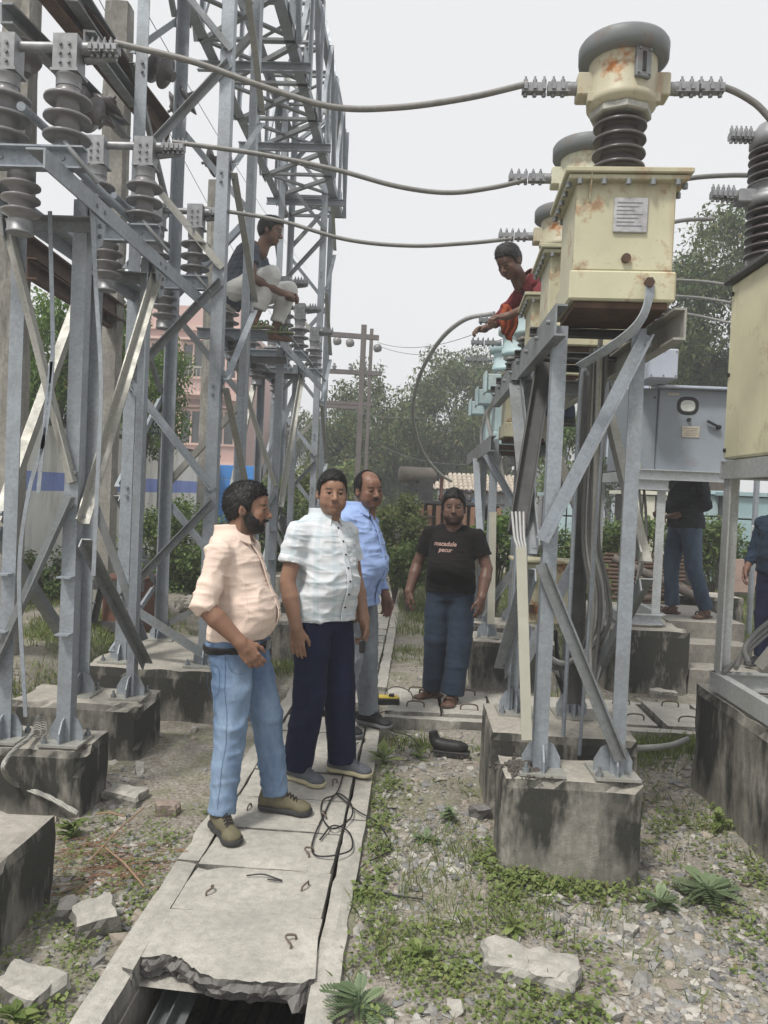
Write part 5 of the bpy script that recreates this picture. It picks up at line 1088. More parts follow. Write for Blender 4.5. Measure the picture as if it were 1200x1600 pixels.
g0 = np.random.default_rng(8); x = np.concatenate([g0.uniform(.35, 1.1, 60), g0.uniform(.36, .44, 14), g0.uniform(1.2, 1.75, 60), g0.uniform(-.16, -.06, 60), g0.uniform(.05, .75, 40)]); y = np.concatenate([3.33-g0.uniform(0, .14, 60), g0.uniform(3.2, 3.7, 14), g0.uniform(2.7, 4.4, 60), g0.uniform(1.7, 4.5, 60), g0.uniform(2.2, 2.9, 40)])
ground_leaves('ground_cover', x, y, 22, .07, .022, .06, 'weed', 23, 'thicker green weeds hugging the footings and the trench kerb', brown=.04)
x, y = pts_in(420, -1.5, -.96, 1.8, 4.2, 24, wd(5, .1, .5)); ground_leaves('ground_cover', x, y, 13, .07, .018, .045, 'weed', 25, 'patches of low weeds beside the left footings', brown=.06)
def blades(name, X, Y, hgt, mat, seed, label, per=14, spread=.06, w=.004):
    g = np.random.default_rng(seed); x = np.repeat(X, per); y = np.repeat(Y, per); n = len(x); x = x+g.normal(0, spread, n); y = y+g.normal(0, spread, n); k = ~in_trench(x, y, .02)
    for (q0, q1, q2, q3) in FOOT: k &= ~((x > q0) & (x < q1) & (y > q2) & (y < q3))
    x, y = x[k], y[k]; n = len(x); P = np.stack([x, y, gz(x, y)-.003], -1); a = g.uniform(0, 2*np.pi, n); h = hgt*g.uniform(.4, 1.3, n); b = h*g.uniform(.2, .9, n); d = np.stack([np.cos(a)*b, np.sin(a)*b, h], -1); s = np.stack([-np.sin(a), np.cos(a), 0*a], -1)*w; V = np.stack([P-s, P+s, P+d*.6+s*.6+np.array([0, 0, .1])*h[:, None], P+d], 1).reshape(-1, 3)
    T = np.stack([g.uniform(0, 1, n), (g.uniform(0, 1, n) < .16)*g.uniform(.4, 1, n), 0*x], -1); o = np_mesh(name, V, np.arange(4*n).reshape(n, 4), LEAFM[mat], cols=np.repeat(T, 4, 0)); return tag(o, label, 'grass', kind='stuff')
x, y = pts_in(5200, -.3, 2.3, 5.0, 13, 33, wd(12, -.25, .25, .8)); blades('grass', x, y, .06, 'weed', 34, 'short patchy grass beyond the crossing trench', 14, .07, .0045)
x, y = pts_in(900, -.17, 2.0, 1.7, 5, 35, wd(13, .0, .4)); blades('grass', x, y, .07, 'weed', 36, 'thin grass tufts among the gravel', 9, .03, .0022)
x, y = pts_in(5000, -4.6, -.98, 4.5, 12, 37, wd(14, -.3, .2, .8)); k = (y > 6.7) | (x < -2.4); x, y = x[k], y[k]; blades('grass', x, y, .07, 'weed', 38, 'short grass around the left plinths and below the wall', 14, .07, .0045)
g = np.random.default_rng(40); x = np.concatenate([g.uniform(2.2, 6, 1500), g.uniform(-.2, 4, 1500)]); y = np.concatenate([g.uniform(7.5, 12, 1500), g.uniform(9, 16, 1500)]); blades('grass', x, y, .09, 'weed', 41, 'grass on the raised ground at the back right', 14, .1, .006)
# --- single weeds with shaped leaves
def weed(label, px, py, n, L, hgt, mat, seed, kind='broad', group='single weeds'):
    p = PZ(px, py, 0); z0 = float(gz(p.x, p.y)); r = empty('weed_plant', (p.x, p.y, z0)); tag(r, label, 'weed', group); g = random.Random(seed); V = []; F = []; T = []; st = MB()
    for k in range(n):
        az = g.uniform(0, 6.28); el = g.uniform(.25, 1.0) if kind == 'broad' else g.uniform(.05, .75); ln = L*g.uniform(.6, 1.2); h0 = hgt*g.uniform(.1, .8); d = Vector((math.cos(az)*math.cos(el), math.sin(az)*math.cos(el), math.sin(el))); s = Vector((-math.sin(az), math.cos(az), 0)); b = Vector((0, 0, h0)); hue = g.random()
        st.tube([Vector((0, 0, 0)), b, b+d*ln*.4], .0022, 5)
        if kind == 'broad':
            pts = [(0, 0), (.25, .15), (.55, .2), (.85, .1), (1, 0)]; dr = -.35
            rows = []
            for t_, w_ in pts:
                c = b+d*ln*t_+Vector((0, 0, dr*ln*t_*t_)); rows.append((c-s*w_*ln+Vector((0, 0, .06*ln*w_)), c, c+s*w_*ln+Vector((0, 0, .06*ln*w_))))
            i0 = len(V)
            for a in rows: V += [tuple(q) for q in a]; T += [(hue, 0, 0)]*3
            for j in range(len(rows)-1):
                for e_ in (0, 1): F.append((i0+3*j+e_, i0+3*j+e_+1, i0+3*j+4+e_, i0+3*j+3+e_))
        else:      # feathery, divided leaf
            for j in range(9):
                t_ = .2+.8*j/8; c = b+d*ln*t_+Vector((0, 0, -.3*ln*t_*t_))
                for sg in (-1, 1):
                    w_ = ln*.30*(1-abs(t_-.55)); dd = (s*sg+d*.7).normalized(); i0 = len(V); V += [tuple(c), tuple(c+dd*w_*.5+d*.012), tuple(c+dd*w_), tuple(c+dd*w_*.5-d*.012)]; T += [(hue, 0, 0)]*4; F.append((i0, i0+1, i0+2, i0+3))
    np_mesh('leaves', np.array(V), np.array(F), LEAFM[mat], r, cols=np.array(T)); st.build('stems', LEAFM[mat], r, False)['kind'] = 'stuff'
weed('feathery bluish weed spreading at the foot of the right plinth', 1105, 1385, 34, .13, .08, 'blue', 1, 'f')
weed('small feathery weed left of the big bluish one', 1030, 1400, 16, .09, .05, 'blue', 2, 'f'); weed('leafy weed against the right plinth', 1120, 1285, 20, .08, .09, 'weed', 3)
weed('broad leaved seedling near the trench kerb, lower left of the flat stone', 655, 1500, 9, .07, .05, 'weed', 4); weed('broad leaved weed behind the flat concrete slab', 800, 1455, 10, .07, .05, 'weed', 5)
weed('pale star shaped weed on the gravel left of the nearest footing', 705, 1270, 18, .085, .06, 'blue', 6); weed('pale narrow weed between kerb and footing', 665, 1310, 12, .08, .04, 'blue', 7)
weed('feathery weed at the bottom edge beside the trench', 560, 1575, 18, .11, .08, 'blue', 8, 'f'); weed('weed at the bottom left corner', 22, 1592, 14, .08, .06, 'weed', 9); weed('weed growing by the nearest left footing', 112, 1298, 26, .09, .10, 'weed', 10)
weed('grassy weed beside the battery charger', 600, 1190, 12, .12, .1, 'weed', 11); weed('broad weed by the black shoe', 655, 1172, 10, .07, .04, 'weed', 12)
# --- rubble
def rub(label, name, px, py, size, rz, seed, mat=SLAB, tilt=(0, 0), dz=0, cat='rubble', chip=.03, amp=.008):
    p = PZ(px, py, 0); o = rockmesh(name, mat, (p.x, p.y, float(gz(p.x, p.y))+size[2]*.35+dz), size, rz, seed, chip=chip, tilt=tilt, amp=amp); return tag(o, label, cat)
BRICK = m_concrete('weathered_brick', (.36, .29, .245), .3)
rub('flat broken concrete slab lying on the gravel in the right foreground', 'broken_slab', 828, 1518, (.30, .20, .06), -.25, 1, tilt=(.03, .04), chip=.05, amp=.014)
rub('pale broken concrete lump between the left footing and the trench', 'concrete_lump', 148, 1437, (.16, .13, .10), .5, 2, tilt=(.2, -.15), chip=.045, amp=.014)
rub('pale concrete brick at the left picture edge, lowest', 'concrete_brick', 42, 1545, (.20, .14, .08), -.25, 3, tilt=(.05, .05), chip=.02)
rub('dirty brick half sunk in weeds near the bearded man', 'brick', 262, 1262, (.11, .09, .07), .15, 4, BRICK, chip=.018)
rub('flat grey slab piece against the left footing', 'slab_piece', 195, 1238, (.22, .14, .06), -.15, 5, tilt=(0, .06), chip=.03)
rub('tilted stone piece behind the flat slab piece', 'slab_piece', 218, 1200, (.05, .12, .03), .5, 6, tilt=(.6, .2)); rub('pinkish slab edge beside the nearest left footing', 'slab_piece', 68, 1250, (.18, .10, .06), .1, 7, BRICK)
rub('concrete block lying by the tall plinth beyond the crossing trench', 'concrete_block', 1036, 1086, (.24, .12, .08), -.1, 8, chip=.02); rub('round stone in the weeds left of the nearest footing', 'stone', 752, 1262, (.09, .08, .07), .4, 9, BROKEN, chip=.03)
rub('grey stone beside the broken concrete lump', 'stone', 106, 1425, (.08, .09, .08), .3, 10, BROKEN); rub('small pale stone near the bottom right', 'stone', 958, 1578, (.06, .05, .035), .6, 11); rub('pale stone right of the broken slab', 'stone', 985, 1445, (.06, .05, .04), 1.1, 12)
rub('rubble heap piece by the tower foot', 'stone', 300, 990, (.30, .22, .16), .3, 13, STAIR, chip=.06, dz=.3)
# rotten dirt around the nearest footing's left leg
p = Vector((.565, 3.40, .4)); g = np.random.default_rng(50); n = 500; x = p.x+g.normal(-.03, .05, n); y = p.y+g.normal(.04, .05, n); V = ICO[None]*(1+g.uniform(-.3, .3, (n, 12, 1)))*g.uniform(.003, .009, (n, 1, 1))+np.stack([x, y, .402+.035*np.exp(-((x-p.x+.02)**2+(y-p.y-.04)**2)/.004)], -1)[:, None]
o = np_mesh('debris', V.reshape(-1, 3), (ICOF[None]+12*np.arange(n)[:, None, None]).reshape(-1, 3), m_plain('black_soil', (.09, .08, .07), .95, 0, .4, 40, .3)); tag(o, 'dark crumbly debris around the foot of the nearest right leg', 'debris', kind='stuff')
# dry twigs and reddish straw on the left
tw = MB(); g = random.Random(5)
for k in range(130):
    p = PZ(g.gauss(165, 45), g.gauss(1345, 28), 0); a = g.gauss(.6, .7); l = g.uniform(.05, .2); z = float(gz(p.x, p.y))+g.uniform(.004, .03); q = Vector((math.cos(a)*l/2, math.sin(a)*l/2, g.uniform(-.008, .012))); c = Vector((p.x, p.y, z)); tw.tube([c-q, c+Vector((g.uniform(-.01, .01), g.uniform(-.01, .01), .004)), c+q], .0016, 4)
o = tw.build('dry_straw', m_plain('reddish_straw', (.26, .14, .085), .85, 0, .4, 30)); tag(o, 'reddish dry straw and twigs on the soil left of the trench', 'straw', kind='stuff')
for lb, a, b in (('long thin dry stick pointing at the slab piece', (140, 1345), (225, 1262)), ('thin dry stick lying towards the trench kerb', (165, 1325), (225, 1385)), ('pale thin stick beside the brick', (148, 1272), (195, 1276))):
    A, B = PZ(*a, .02), PZ(*b, .03); o = MB().tube([A, A.lerp(B, .5)+Vector((0, 0, .015)), B], .004, 6).build('stick', m_plain('dry_stick', (.30, .19, .12), .85, 0, .3, 30)); tag(o, lb, 'stick')
# barbed wire end on the left footing
bwm = MB(); core = spline([PZ(60, 1120, .36), PZ(48, 1150, .34), PZ(22, 1172, .33), PZ(5, 1200, .30), PZ(25, 1225, .12), PZ(75, 1245, .08), PZ(120, 1270, .05)], 8); g = random.Random(2)
br_ = empty('twisted_wire', core[0]); tag(br_, 'bundle of twisted steel wire hanging over the second left footing', 'wire')
for s in range(4):
    bwm = MB(); bwm.tube([c+Vector((math.cos(i*.5+s*1.57)*.006, math.sin(i*.5+s*1.57)*.004, math.sin(i*.5+s*1.57)*.006)) for i, c in enumerate(core)], .006, 6); bwm.build('strand', GALVL, br_)
wr_ = MB()
for i in range(0, 12): c = core[2+i % 6]; wr_.tube([c+Vector((math.cos(t*.8)*.022, 0, math.sin(t*.8)*.022))+Vector((i*.004, i*.002, 0)) for t in range(9)], .003, 5)
wr_.build('wrapping', GALVL, br_)
# black electric wire on the slabs
def wire(label, pts, r=.004, mat=BLACKCAB, z=.03, cat='wire'):
    o = MB().tube(spline([PZ(x, y, z+(dz if len(q) else 0)) for x, y, *q in pts for dz in [q[0] if q else 0]], 7), r, 6).build('electric_wire', mat); return tag(o, label, cat)
wire('tangled black electric wire on the slabs near the grey sneakers', [(560, 1160), (545, 1175), (535, 1215), (525, 1240, .01), (505, 1250), (503, 1275), (520, 1295, .008), (548, 1278), (548, 1255, .012), (525, 1240), (505, 1275), (490, 1310), (488, 1330), (500, 1338), (530, 1335, .006), (550, 1325), (545, 1300), (520, 1290), (500, 1312)])
wire('thin black wire crossing the slab joint', [(385, 1368), (410, 1366, .006), (430, 1372), (440, 1376), (418, 1374)], .003); wire('black wire running off the slabs onto the gravel', [(525, 1240), (560, 1268), (590, 1285, -.02), (610, 1320, -.03), (600, 1335, -.03), (570, 1350, -.02), (560, 1375, -.03), (600, 1395, -.03), (660, 1405, -.03)], .0035)
wire('black wire looping by the battery charger', [(600, 1090), (605, 1078, .05), (620, 1073, .06), (640, 1080, .04), (645, 1095, .01), (635, 1108), (600, 1112), (590, 1118)], .004); wire('black wire trailing across the near gravel', [(590, 1118), (610, 1140, -.02), (640, 1150, -.03), (655, 1165, -.03)], .0035)
# battery charger
bc = empty('battery_charger', PZ(605, 1100, .02)); tag(bc, 'small black and yellow battery charger on the slabs behind the blue shirt man', 'charger')
p = PZ(607, 1101, .03); MB().cbox((p.x, p.y, p.z+.03), (.16, .09, .05), .006, rz=.05).build('case', BLACKRUB, bc); MB().cbox((p.x, p.y, p.z+.059), (.15, .08, .01), .003, rz=.05).build('yellow_top', m_plain('yellow_plastic', (.55, .42, .05), .5, 0, .1), bc); MB().cbox((p.x+.02, p.y, p.z+.072), (.04, .04, .02), .004).build('plug', BLACKRUB, bc)
# black shoe on the gravel
bs_ = empty('lost_shoe', PZ(700, 1168, 0)); tag(bs_, 'lost black rubber boot lying on the gravel between trench and footing', 'boot')
SOLE_ = m_plain('worn_rubber', (.03, .03, .03), .7, 0, .3, 30, .1)
p = PZ(700, 1170, 0)
bm_ = MB().tube(spline([(p.x-.10, p.y+.02, .10), (p.x-.085, p.y+.015, .05), (p.x-.06, p.y, .03), (p.x+.0, p.y-.01, .022), (p.x+.09, p.y-.02, .02), (p.x+.125, p.y-.025, .015)], 5), .03, 12, [.030+.012*math.sin(k/26*3.1) if k < 20 else .034-.003*(k-20) for k in range(26)]); bm_.build('boot_upper', BLACKRUB, bs_)
MB().cbox((p.x+.02, p.y-.012, -.012), (.24, .075, .018), .006, rz=-.17).build('boot_sole', SOLE_, bs_)
# ------------------------------------------------------------------ people: implicit surfaces polygonised by surface nets
def _v(a): return np.asarray(a, dtype=np.float64)
def _n(a): a = _v(a); return a/np.linalg.norm(a)
class Field:
    def __init__(s, h): s.h = h; s.p = []
    def cone(s, a, b, ra, rb, k=.02, op=0): s.p.append(('c', _v(a), _v(b), ra, rb, k, op)); return s
    def chain(s, pts, rs, k=.02):
        for i in range(len(pts)-1): s.cone(pts[i], pts[i+1], rs[i], rs[i+1], k if i == 0 else max(k*.4, .006))
        return s
    def flat(s, a, b, ra, rb, k=.02): s.p.append(('c', _v(a), _v(b), ra, rb, k, 0.0)); return s   # open (flat) end at b
    def ell(s, c, r, k=.02, op=0, R=None): s.p.append(('e', _v(c), _v(r), R, k, op)); return s
    def loft(s, o, R, st, k=.02, op=0, e=2.3): s.p.append(('l', _v(o), R, np.array(st, float), k, op, e)); return s
    def cut(s, c, n, rad=9): s.p.append(('x', _v(c), _n(n), rad)); return s
    def fn(s, f): s.p.append(('f', f)); return s
    def bounds(s, q):
        if q[0] == 'c': r = max(q[3], q[4]); return np.minimum(q[1], q[2])-r, np.maximum(q[1], q[2])+r
        if q[0] == 'e': m = max(q[2]) if q[3] is not None else q[2]; return q[1]-m, q[1]+m
        st = q[3]; P = []
        for row in st:
            for a in (-1, 1):
                for b in (-1, 1): P.append(q[1]+q[2] @ np.array([row[3]*0+a*row[1]+(row[4] if len(row) > 4 else 0), row[3]+b*row[2], row[0]]))
        P = np.array(P); return P.min(0), P.max(0)
    def mesh(s):
        B = [s.bounds(q) for q in s.p if q[0] in 'cel' and q[-1 if q[0] != 'l' else 5] == 0]
        lo = np.min([b[0] for b in B], 0)-3*s.h; hi = np.max([b[1] for b in B], 0)+3*s.h; h = s.h
        n = np.ceil((hi-lo)/h).astype(int)+1; F = np.full(n, .5, np.float32)
        ax = [lo[i]+h*np.arange(n[i]) for i in range(3)]
        for q in s.p:
            if q[0] == 'x':
                P = np.stack(np.meshgrid(*ax, indexing='ij'), -1); d = (P-q[1]) @ q[2]
                F = np.where(np.linalg.norm(P-q[1], axis=-1) < q[3], np.maximum(F, d), F); continue
            if q[0] == 'f':
                P = np.stack(np.meshgrid(*ax, indexing='ij'), -1); F = q[1](P, F); continue
            k = q[5] if q[0] == 'c' else q[4]; op = q[-1] if q[0] != 'l' else q[5]
            b = s.bounds(q); m = 2.2*k+2.5*h; i0 = np.clip(np.floor((b[0]-m-lo)/h).astype(int), 0, n); i1 = np.clip(np.ceil((b[1]+m-lo)/h).astype(int)+1, 0, n)
            if (i1 <= i0).any(): continue
            sl_ = tuple(slice(a, c) for a, c in zip(i0, i1)); P = np.stack(np.meshgrid(*[ax[i][sl_[i]] for i in range(3)], indexing='ij'), -1)
            if q[0] == 'c':
                ba = q[2]-q[1]; pa = P-q[1]; t = np.clip((pa @ ba)/max(ba @ ba, 1e-9), 0, 1); d = np.linalg.norm(pa-t[..., None]*ba, axis=-1)-(q[3]+(q[4]-q[3])*t)
                if type(op) is float: d = np.maximum(d, (pa @ ba)/np.linalg.norm(ba)-np.linalg.norm(ba))
            elif q[0] == 'e':
                x = P-q[1]; x = x @ q[3] if q[3] is not None else x; k0 = np.linalg.norm(x/q[2], axis=-1); k1 = np.linalg.norm(x/q[2]**2, axis=-1)+1e-9; d = k0*(k0-1)/k1
            else:
                x = (P-q[1]) @ q[2]; st = q[3]; t = x[..., 2]; g = lambda j: np.interp(t, st[:, 0], st[:, j])
                rx, ry = g(1), g(2); e = q[6]; d = ((np.abs(x[..., 0]-(g(4) if st.shape[1] > 4 else 0))/rx)**e+(np.abs(x[..., 1]-g(3))/ry)**e)**(1/e); d = (d-1)*np.minimum(rx, ry)
                d = np.maximum(d, np.maximum(st[0, 0]-t, t-st[-1, 0]))
            A = F[sl_]
            if op == 0:
                hh = np.clip(.5+.5*(A-d)/k, 0, 1); F[sl_] = A*(1-hh)+d*hh-k*hh*(1-hh)
            else:
                hh = np.clip(.5-.5*(A+d)/k, 0, 1); F[sl_] = A*(1-hh)-d*hh+k*hh*(1-hh)
        return surfnet(F, lo, h)
def surfnet(F, lo, h):
    S = F < 0; c = [F[a:F.shape[0]-1+a, b:F.shape[1]-1+b, d:F.shape[2]-1+d] for a in (0, 1) for b in (0, 1) for d in (0, 1)]
    sg = sum((x < 0).astype(np.int8) for x in c); act = (sg > 0) & (sg < 8); I = np.argwhere(act); vals = np.stack([x[act] for x in c], -1)
    offs = np.array([(a, b, d) for a in (0, 1) for b in (0, 1) for d in (0, 1)], float); acc = np.zeros((len(I), 3)); cnt = np.zeros(len(I))
    for i in range(8):
        for j in range(i+1, 8):
            if np.abs(offs[i]-offs[j]).sum() != 1: continue
            m = (vals[:, i] < 0) != (vals[:, j] < 0); t = vals[m, i]/(vals[m, i]-vals[m, j]); acc[m] += offs[i]+(offs[j]-offs[i])*t[:, None]; cnt[m] += 1
    V = lo+h*(I+acc/cnt[:, None]); idx = np.full(act.shape, -1, np.int64); idx[act] = np.arange(len(I)); Q = []
    for a in range(3):
        b, d = (a+1) % 3, (a+2) % 3; n = list(F.shape)
        s0 = [slice(1, n[k]-1) for k in range(3)]; s1 = list(s0); s0[a] = slice(0, n[a]-1); s1[a] = slice(1, n[a])
        f0 = S[tuple(s0)]; f1 = S[tuple(s1)]; E_ = np.argwhere(f0 != f1)
        if not len(E_): continue
        base = E_.copy(); base[:, b] += 1; base[:, d] += 1; flip = f0[f0 != f1] if False else f0[tuple(E_.T)]
        def cell(db, dd): q = base.copy(); q[:, b] -= db; q[:, d] -= dd; return idx[tuple(q.T)]
        q = np.stack([cell(0, 0), cell(1, 0), cell(1, 1), cell(0, 1)], -1); q[~flip] = q[~flip][:, ::-1]; Q.append(q)
    Q = np.concatenate(Q); Q = Q[(Q >= 0).all(1)]; return V, Q
def vnormals(V, Q):
    n = np.cross(V[Q[:, 2]]-V[Q[:, 0]], V[Q[:, 3]]-V[Q[:, 1]]); N = np.zeros_like(V)
    for k in range(4): np.add.at(N, Q[:, k], n)
    return N/(np.linalg.norm(N, axis=1)[:, None]+1e-12)
def relax(V, Q, it=1, f=.5):
    for _ in range(it):
        A = np.zeros_like(V); c = np.zeros(len(V))
        for k in range(4):
            np.add.at(A, Q[:, k], V[Q[:, (k+1) % 4]]+V[Q[:, (k+3) % 4]]); np.add.at(c, Q[:, k], 2)
        V = V*(1-f)+f*A/np.maximum(c, 1)[:, None]
    return V
def folds(V, Q, amp=.006, sc_=8, seed=0, stretch=(1, 1, .6)):
    """ridged noise: sharp crests with soft valleys, like cloth under tension"""
    N = vnormals(V, Q); P = V*np.array(stretch); wp = .10*np.stack([vnoise(V, 4, seed+9+k) for k in range(3)], -1)
    f = (1-np.abs(vnoise(P+wp, sc_, seed)))**3; f2 = (1-np.abs(vnoise((P+wp)[:, [1, 0, 2]]*1.9, sc_, seed+4)))**3
    return V+N*(amp*(1.0*f+.55*f2-.75))[:, None]
SKIN = m_tint('skin', .48, .4, .06, 180, .002); HAIRM = m_plain('black_hair', (.008, .007, .007), .42, 0, .5, 260, .5, .4, dist=.004)
EYEW = m_plain('eye_white', (.27, .24, .22), .25, 0, .03, 20, 0); IRIS = m_plain('dark_iris', (.012, .008, .006), .15, 0, .1, 20, 0)
def rotm(yaw=0, pitch=0, roll=0):
    return np.array((Matrix.Rotation(yaw, 3, 'Z') @ Matrix.Rotation(pitch, 3, 'X') @ Matrix.Rotation(roll, 3, 'Y')))
def head_field(fat=1.0, h=.003):
    f = Field(h)
    f.ell((0, -.014, .030), (.077, .098, .092), .02).ell((0, .028, -.028), (.063*fat, .063, .084), .03).ell((0, .030, -.074), (.055*fat, .052, .040), .03)
    for s in (-1, 1): f.ell((s*.046*fat, .042, -.05), (.022, .035, .03), .025).ell((s*.043, .064, -.020), (.019, .018, .016), .02)
    f.ell((0, .074, -.096), (.021, .016, .016), .02)
    f.cone((-.034, .079, .021), (.034, .079, .021), .010, .010, .014).ell((0, .075, .045), (.045, .02, .03), .02)
    for s in (-1, 1): f.ell((s*.032, .100, -.001), (.017, .016, .0105), .012, 1)
    f.cone((0, .086, .012), (0, .112, -.030), .0085, .0125, .012)
    for s in (-1, 1): f.ell((s*.0135, .101, -.034), (.0085, .011, .0075), .006)
    for s in (-1, 1): f.ell((s*.008, .110, -.0425), (.004, .006, .003), .004, 1)
    f.cone((-.019, .087, -.0625), (.019, .087, -.0625), .0065, .0065, .008).cone((-.016, .087, -.0725), (.016, .087, -.0725), .0075, .0075, .007)
    f.ell((0, .101, -.0672), (.022, .008, .0014), .003, 1)
    for s in (-1, 1):
        f.cone((s*.017, .0845, .004), (s*.033, .089, .0085), .0034, .004, .005).cone((s*.033, .089, .0085), (s*.048, .077, .003), .004, .0034, .005)
        f.cone((s*.020, .084, -.0075), (s*.045, .078, -.0065), .003, .003, .006)
        f.ell((s*.080, -.008, -.010), (.008, .020, .031), .008, 0, rotm(s*.35, 0, s*-.12)).ell((s*.088, -.004, -.008), (.006, .009, .015), .006, 1)
    f.cone((0, -.022, -.06), (0, -.034, -.20), .056*fat, .064, .03)
    return f
def blob(P, c, r): return np.exp(-(((P-_v(c))/_v(r))**2).sum(1))
def person(name, label, loc, yaw, S, scale=1.0, group=None):
    """S: pose + clothing description in the person's frame (x = his right, y = forward, z = up)"""
    r = empty('person', loc); r.rotation_euler = (0, 0, yaw); r.scale = (scale,)*3; tag(r, label, 'person', group)
    sk = _v(S['skin']); BV, BQ, BC = [], [], []; nb = 0
    def addb(V, Q, C):
        nonlocal nb
        BV.append(V); BQ.append(Q+nb); BC.append(C); nb += len(V)
    def skincol(V, base=None):
        base = sk if base is None else base; n = vnoise(V, 22, 3); return base*(1+.10*n)[:, None]
    # --- head
    H = _v(S['head']); HR = rotm(*S.get('hrot', (0, 0, 0)))*S.get('hs', 1.0); fat = S.get('fat', 1.0)
    if S.get('show_head', True):
        V, Q = head_field(fat, S.get('hh', .0032)).mesh(); L = V.copy(); N = vnormals(V, Q); C = skincol(V)
        def mixc(m, c):
            nonlocal C
            m = np.clip(m, 0, 1)[:, None]; C = C*(1-m)+_v(c)*m
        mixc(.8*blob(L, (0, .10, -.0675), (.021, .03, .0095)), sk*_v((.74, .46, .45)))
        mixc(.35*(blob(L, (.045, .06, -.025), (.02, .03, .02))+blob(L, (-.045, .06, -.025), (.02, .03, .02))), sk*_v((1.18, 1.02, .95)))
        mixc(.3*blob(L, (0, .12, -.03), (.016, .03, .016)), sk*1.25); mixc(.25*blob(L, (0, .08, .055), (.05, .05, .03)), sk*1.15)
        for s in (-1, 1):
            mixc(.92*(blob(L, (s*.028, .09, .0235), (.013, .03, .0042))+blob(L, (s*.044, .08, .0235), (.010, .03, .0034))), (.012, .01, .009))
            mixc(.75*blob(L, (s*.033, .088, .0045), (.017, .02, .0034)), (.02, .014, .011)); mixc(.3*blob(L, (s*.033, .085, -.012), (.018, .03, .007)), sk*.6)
        st = S.get('stubble', 0); zl = -.045+.0*L[:, 1]
        jaw = np.clip((zl-L[:, 2])/.02, 0, 1)*np.clip((L[:, 1]+.01)/.03, 0, 1)*np.clip((L[:, 2]+.135)/.02, 0, 1); lipm = blob(L, (0, .1, -.067), (.026, .03, .010))
        side = np.clip((.005-L[:, 2])/.02, 0, 1)*np.clip((.035-np.abs(L[:, 1]-.015))/.01, 0, 1)*(np.abs(L[:, 0]) > .05)
        if st: mixc(st*np.maximum(jaw*(1-lipm), .7*side), (.02, .017, .016))
        mu = S.get('mustache', 0)
        if mu: mixc(mu*1.3*(blob(L, (.014, .1, -.0535), (.016, .03, .0055))+blob(L, (-.014, .1, -.0535), (.016, .03, .0055))), (.012, .01, .01))
        addb(H+V @ HR.T, Q, C)
        for s in (-1, 1):
            e = MB().lathe([(.0005, -.0125), (.006, -.011), (.0108, -.006), (.0125, 0), (.0108, .006), (.006, .011), (.0005, .0125)], H+HR @ _v((s*.0325, .0742, -.0005)), HR @ _v((0, 1, 0)), 16).build('eyeball', EYEW, r, False)
            lk = _v(S.get('look', (0, 1, 0))); lk = _n(lk); MB().lathe([(.0005, 0), (.005, -.0007), (.0068, -.0022)][::-1], H+HR @ (_v((s*.0325, .0742, -.0005))+lk*.0129), HR @ lk, 12).build('iris', IRIS, e, False)
        # --- hair
        hl = S.get('hairline'); kk = S.get('hair_t', .010); hv = S.get('hair_top', .012); f = Field(.0042)
        f.ell((0, -.016, .033), (.077+kk*.8, .098+kk, .092+kk), .02).ell((0, .02, .065+hv*.6), (.058, .062, .038+hv), .03).ell((0, -.05, -.01), (.066, .055, .07), .03)
        hy = np.array([a for a, b in hl]); hz = np.array([b for a, b in hl]); bald = S.get('bald', 0)
        def hcut(P, F):
            fl = np.interp(P[..., 1], hy, hz)+.006*np.sin(P[..., 0]*300)*np.sin(P[..., 1]*170)
            d = (fl-P[..., 2])*.75; G = np.maximum(F, d)
            if bald: G = np.maximum(G, bald_f(P))
            return np.maximum(G, (P[..., 2]*0-1))
        def bald_f(P): return .05-np.hypot((P[..., 0])/1.05, (P[..., 1]-.055)/1.25)+.02-.0*P[..., 2]
        f.fn(hcut); V, Q = f.mesh(); N = vnormals(V, Q)
        st_ = np.stack([V[:, 0]*1.2, V[:, 1]*.35, V[:, 2]*.5], -1); V = V+N*(.0022*vnoise(st_, 210, 5)+S.get('hair_n', .0022)*vnoise(V, 40, 6)+.0012*vnoise(V, 150, 8))[:, None]
        # short strands combed over the hair surface break up its outline
        g = np.random.default_rng(S.get('seed', 1)); N = vnormals(V, Q); pk = g.integers(0, len(V), S.get('strands', 8000)); p = V[pk]; nn = N[pk]; nn = nn[:, :]; up_ = p[:, 2] > -.03
        cd_ = np.stack([p[:, 0]*6+S.get('part', .5)+g.normal(0, .35, len(p)), -.25-2.0*np.clip(-p[:, 1], 0, .1)*3+.9*np.clip(p[:, 1]-.03, 0, 1)*12+g.normal(0, .35, len(p)), -.5-4*np.clip(.05-p[:, 2], 0, .2)+g.normal(0, .3, len(p))], -1)
        cd_ = cd_-nn*(cd_*nn).sum(1)[:, None]; cd_ /= np.linalg.norm(cd_, axis=1)[:, None]+1e-9; w_ = np.cross(cd_, nn); l_ = g.uniform(.008, .020, len(p))[:, None]*np.where(up_, 1, .5)[:, None]; lift = g.uniform(.0002, .0036, len(p))[:, None]*np.where(p[:, 2] > .05, 1.3, .6)[:, None]
        A = p-w_*.0010-nn*.001; B = p+w_*.0010-nn*.001; Cc = p+cd_*l_+nn*lift+w_*.0005; D = p+cd_*l_+nn*lift-w_*.0005; SV = np.stack([A, B, Cc, D], 1).reshape(-1, 3); SQ = np.arange(len(SV)).reshape(-1, 4)+len(V)
        np_mesh('hair', H+np.concatenate([V, SV]) @ HR.T, np.concatenate([Q, SQ]), HAIRM, r, True)
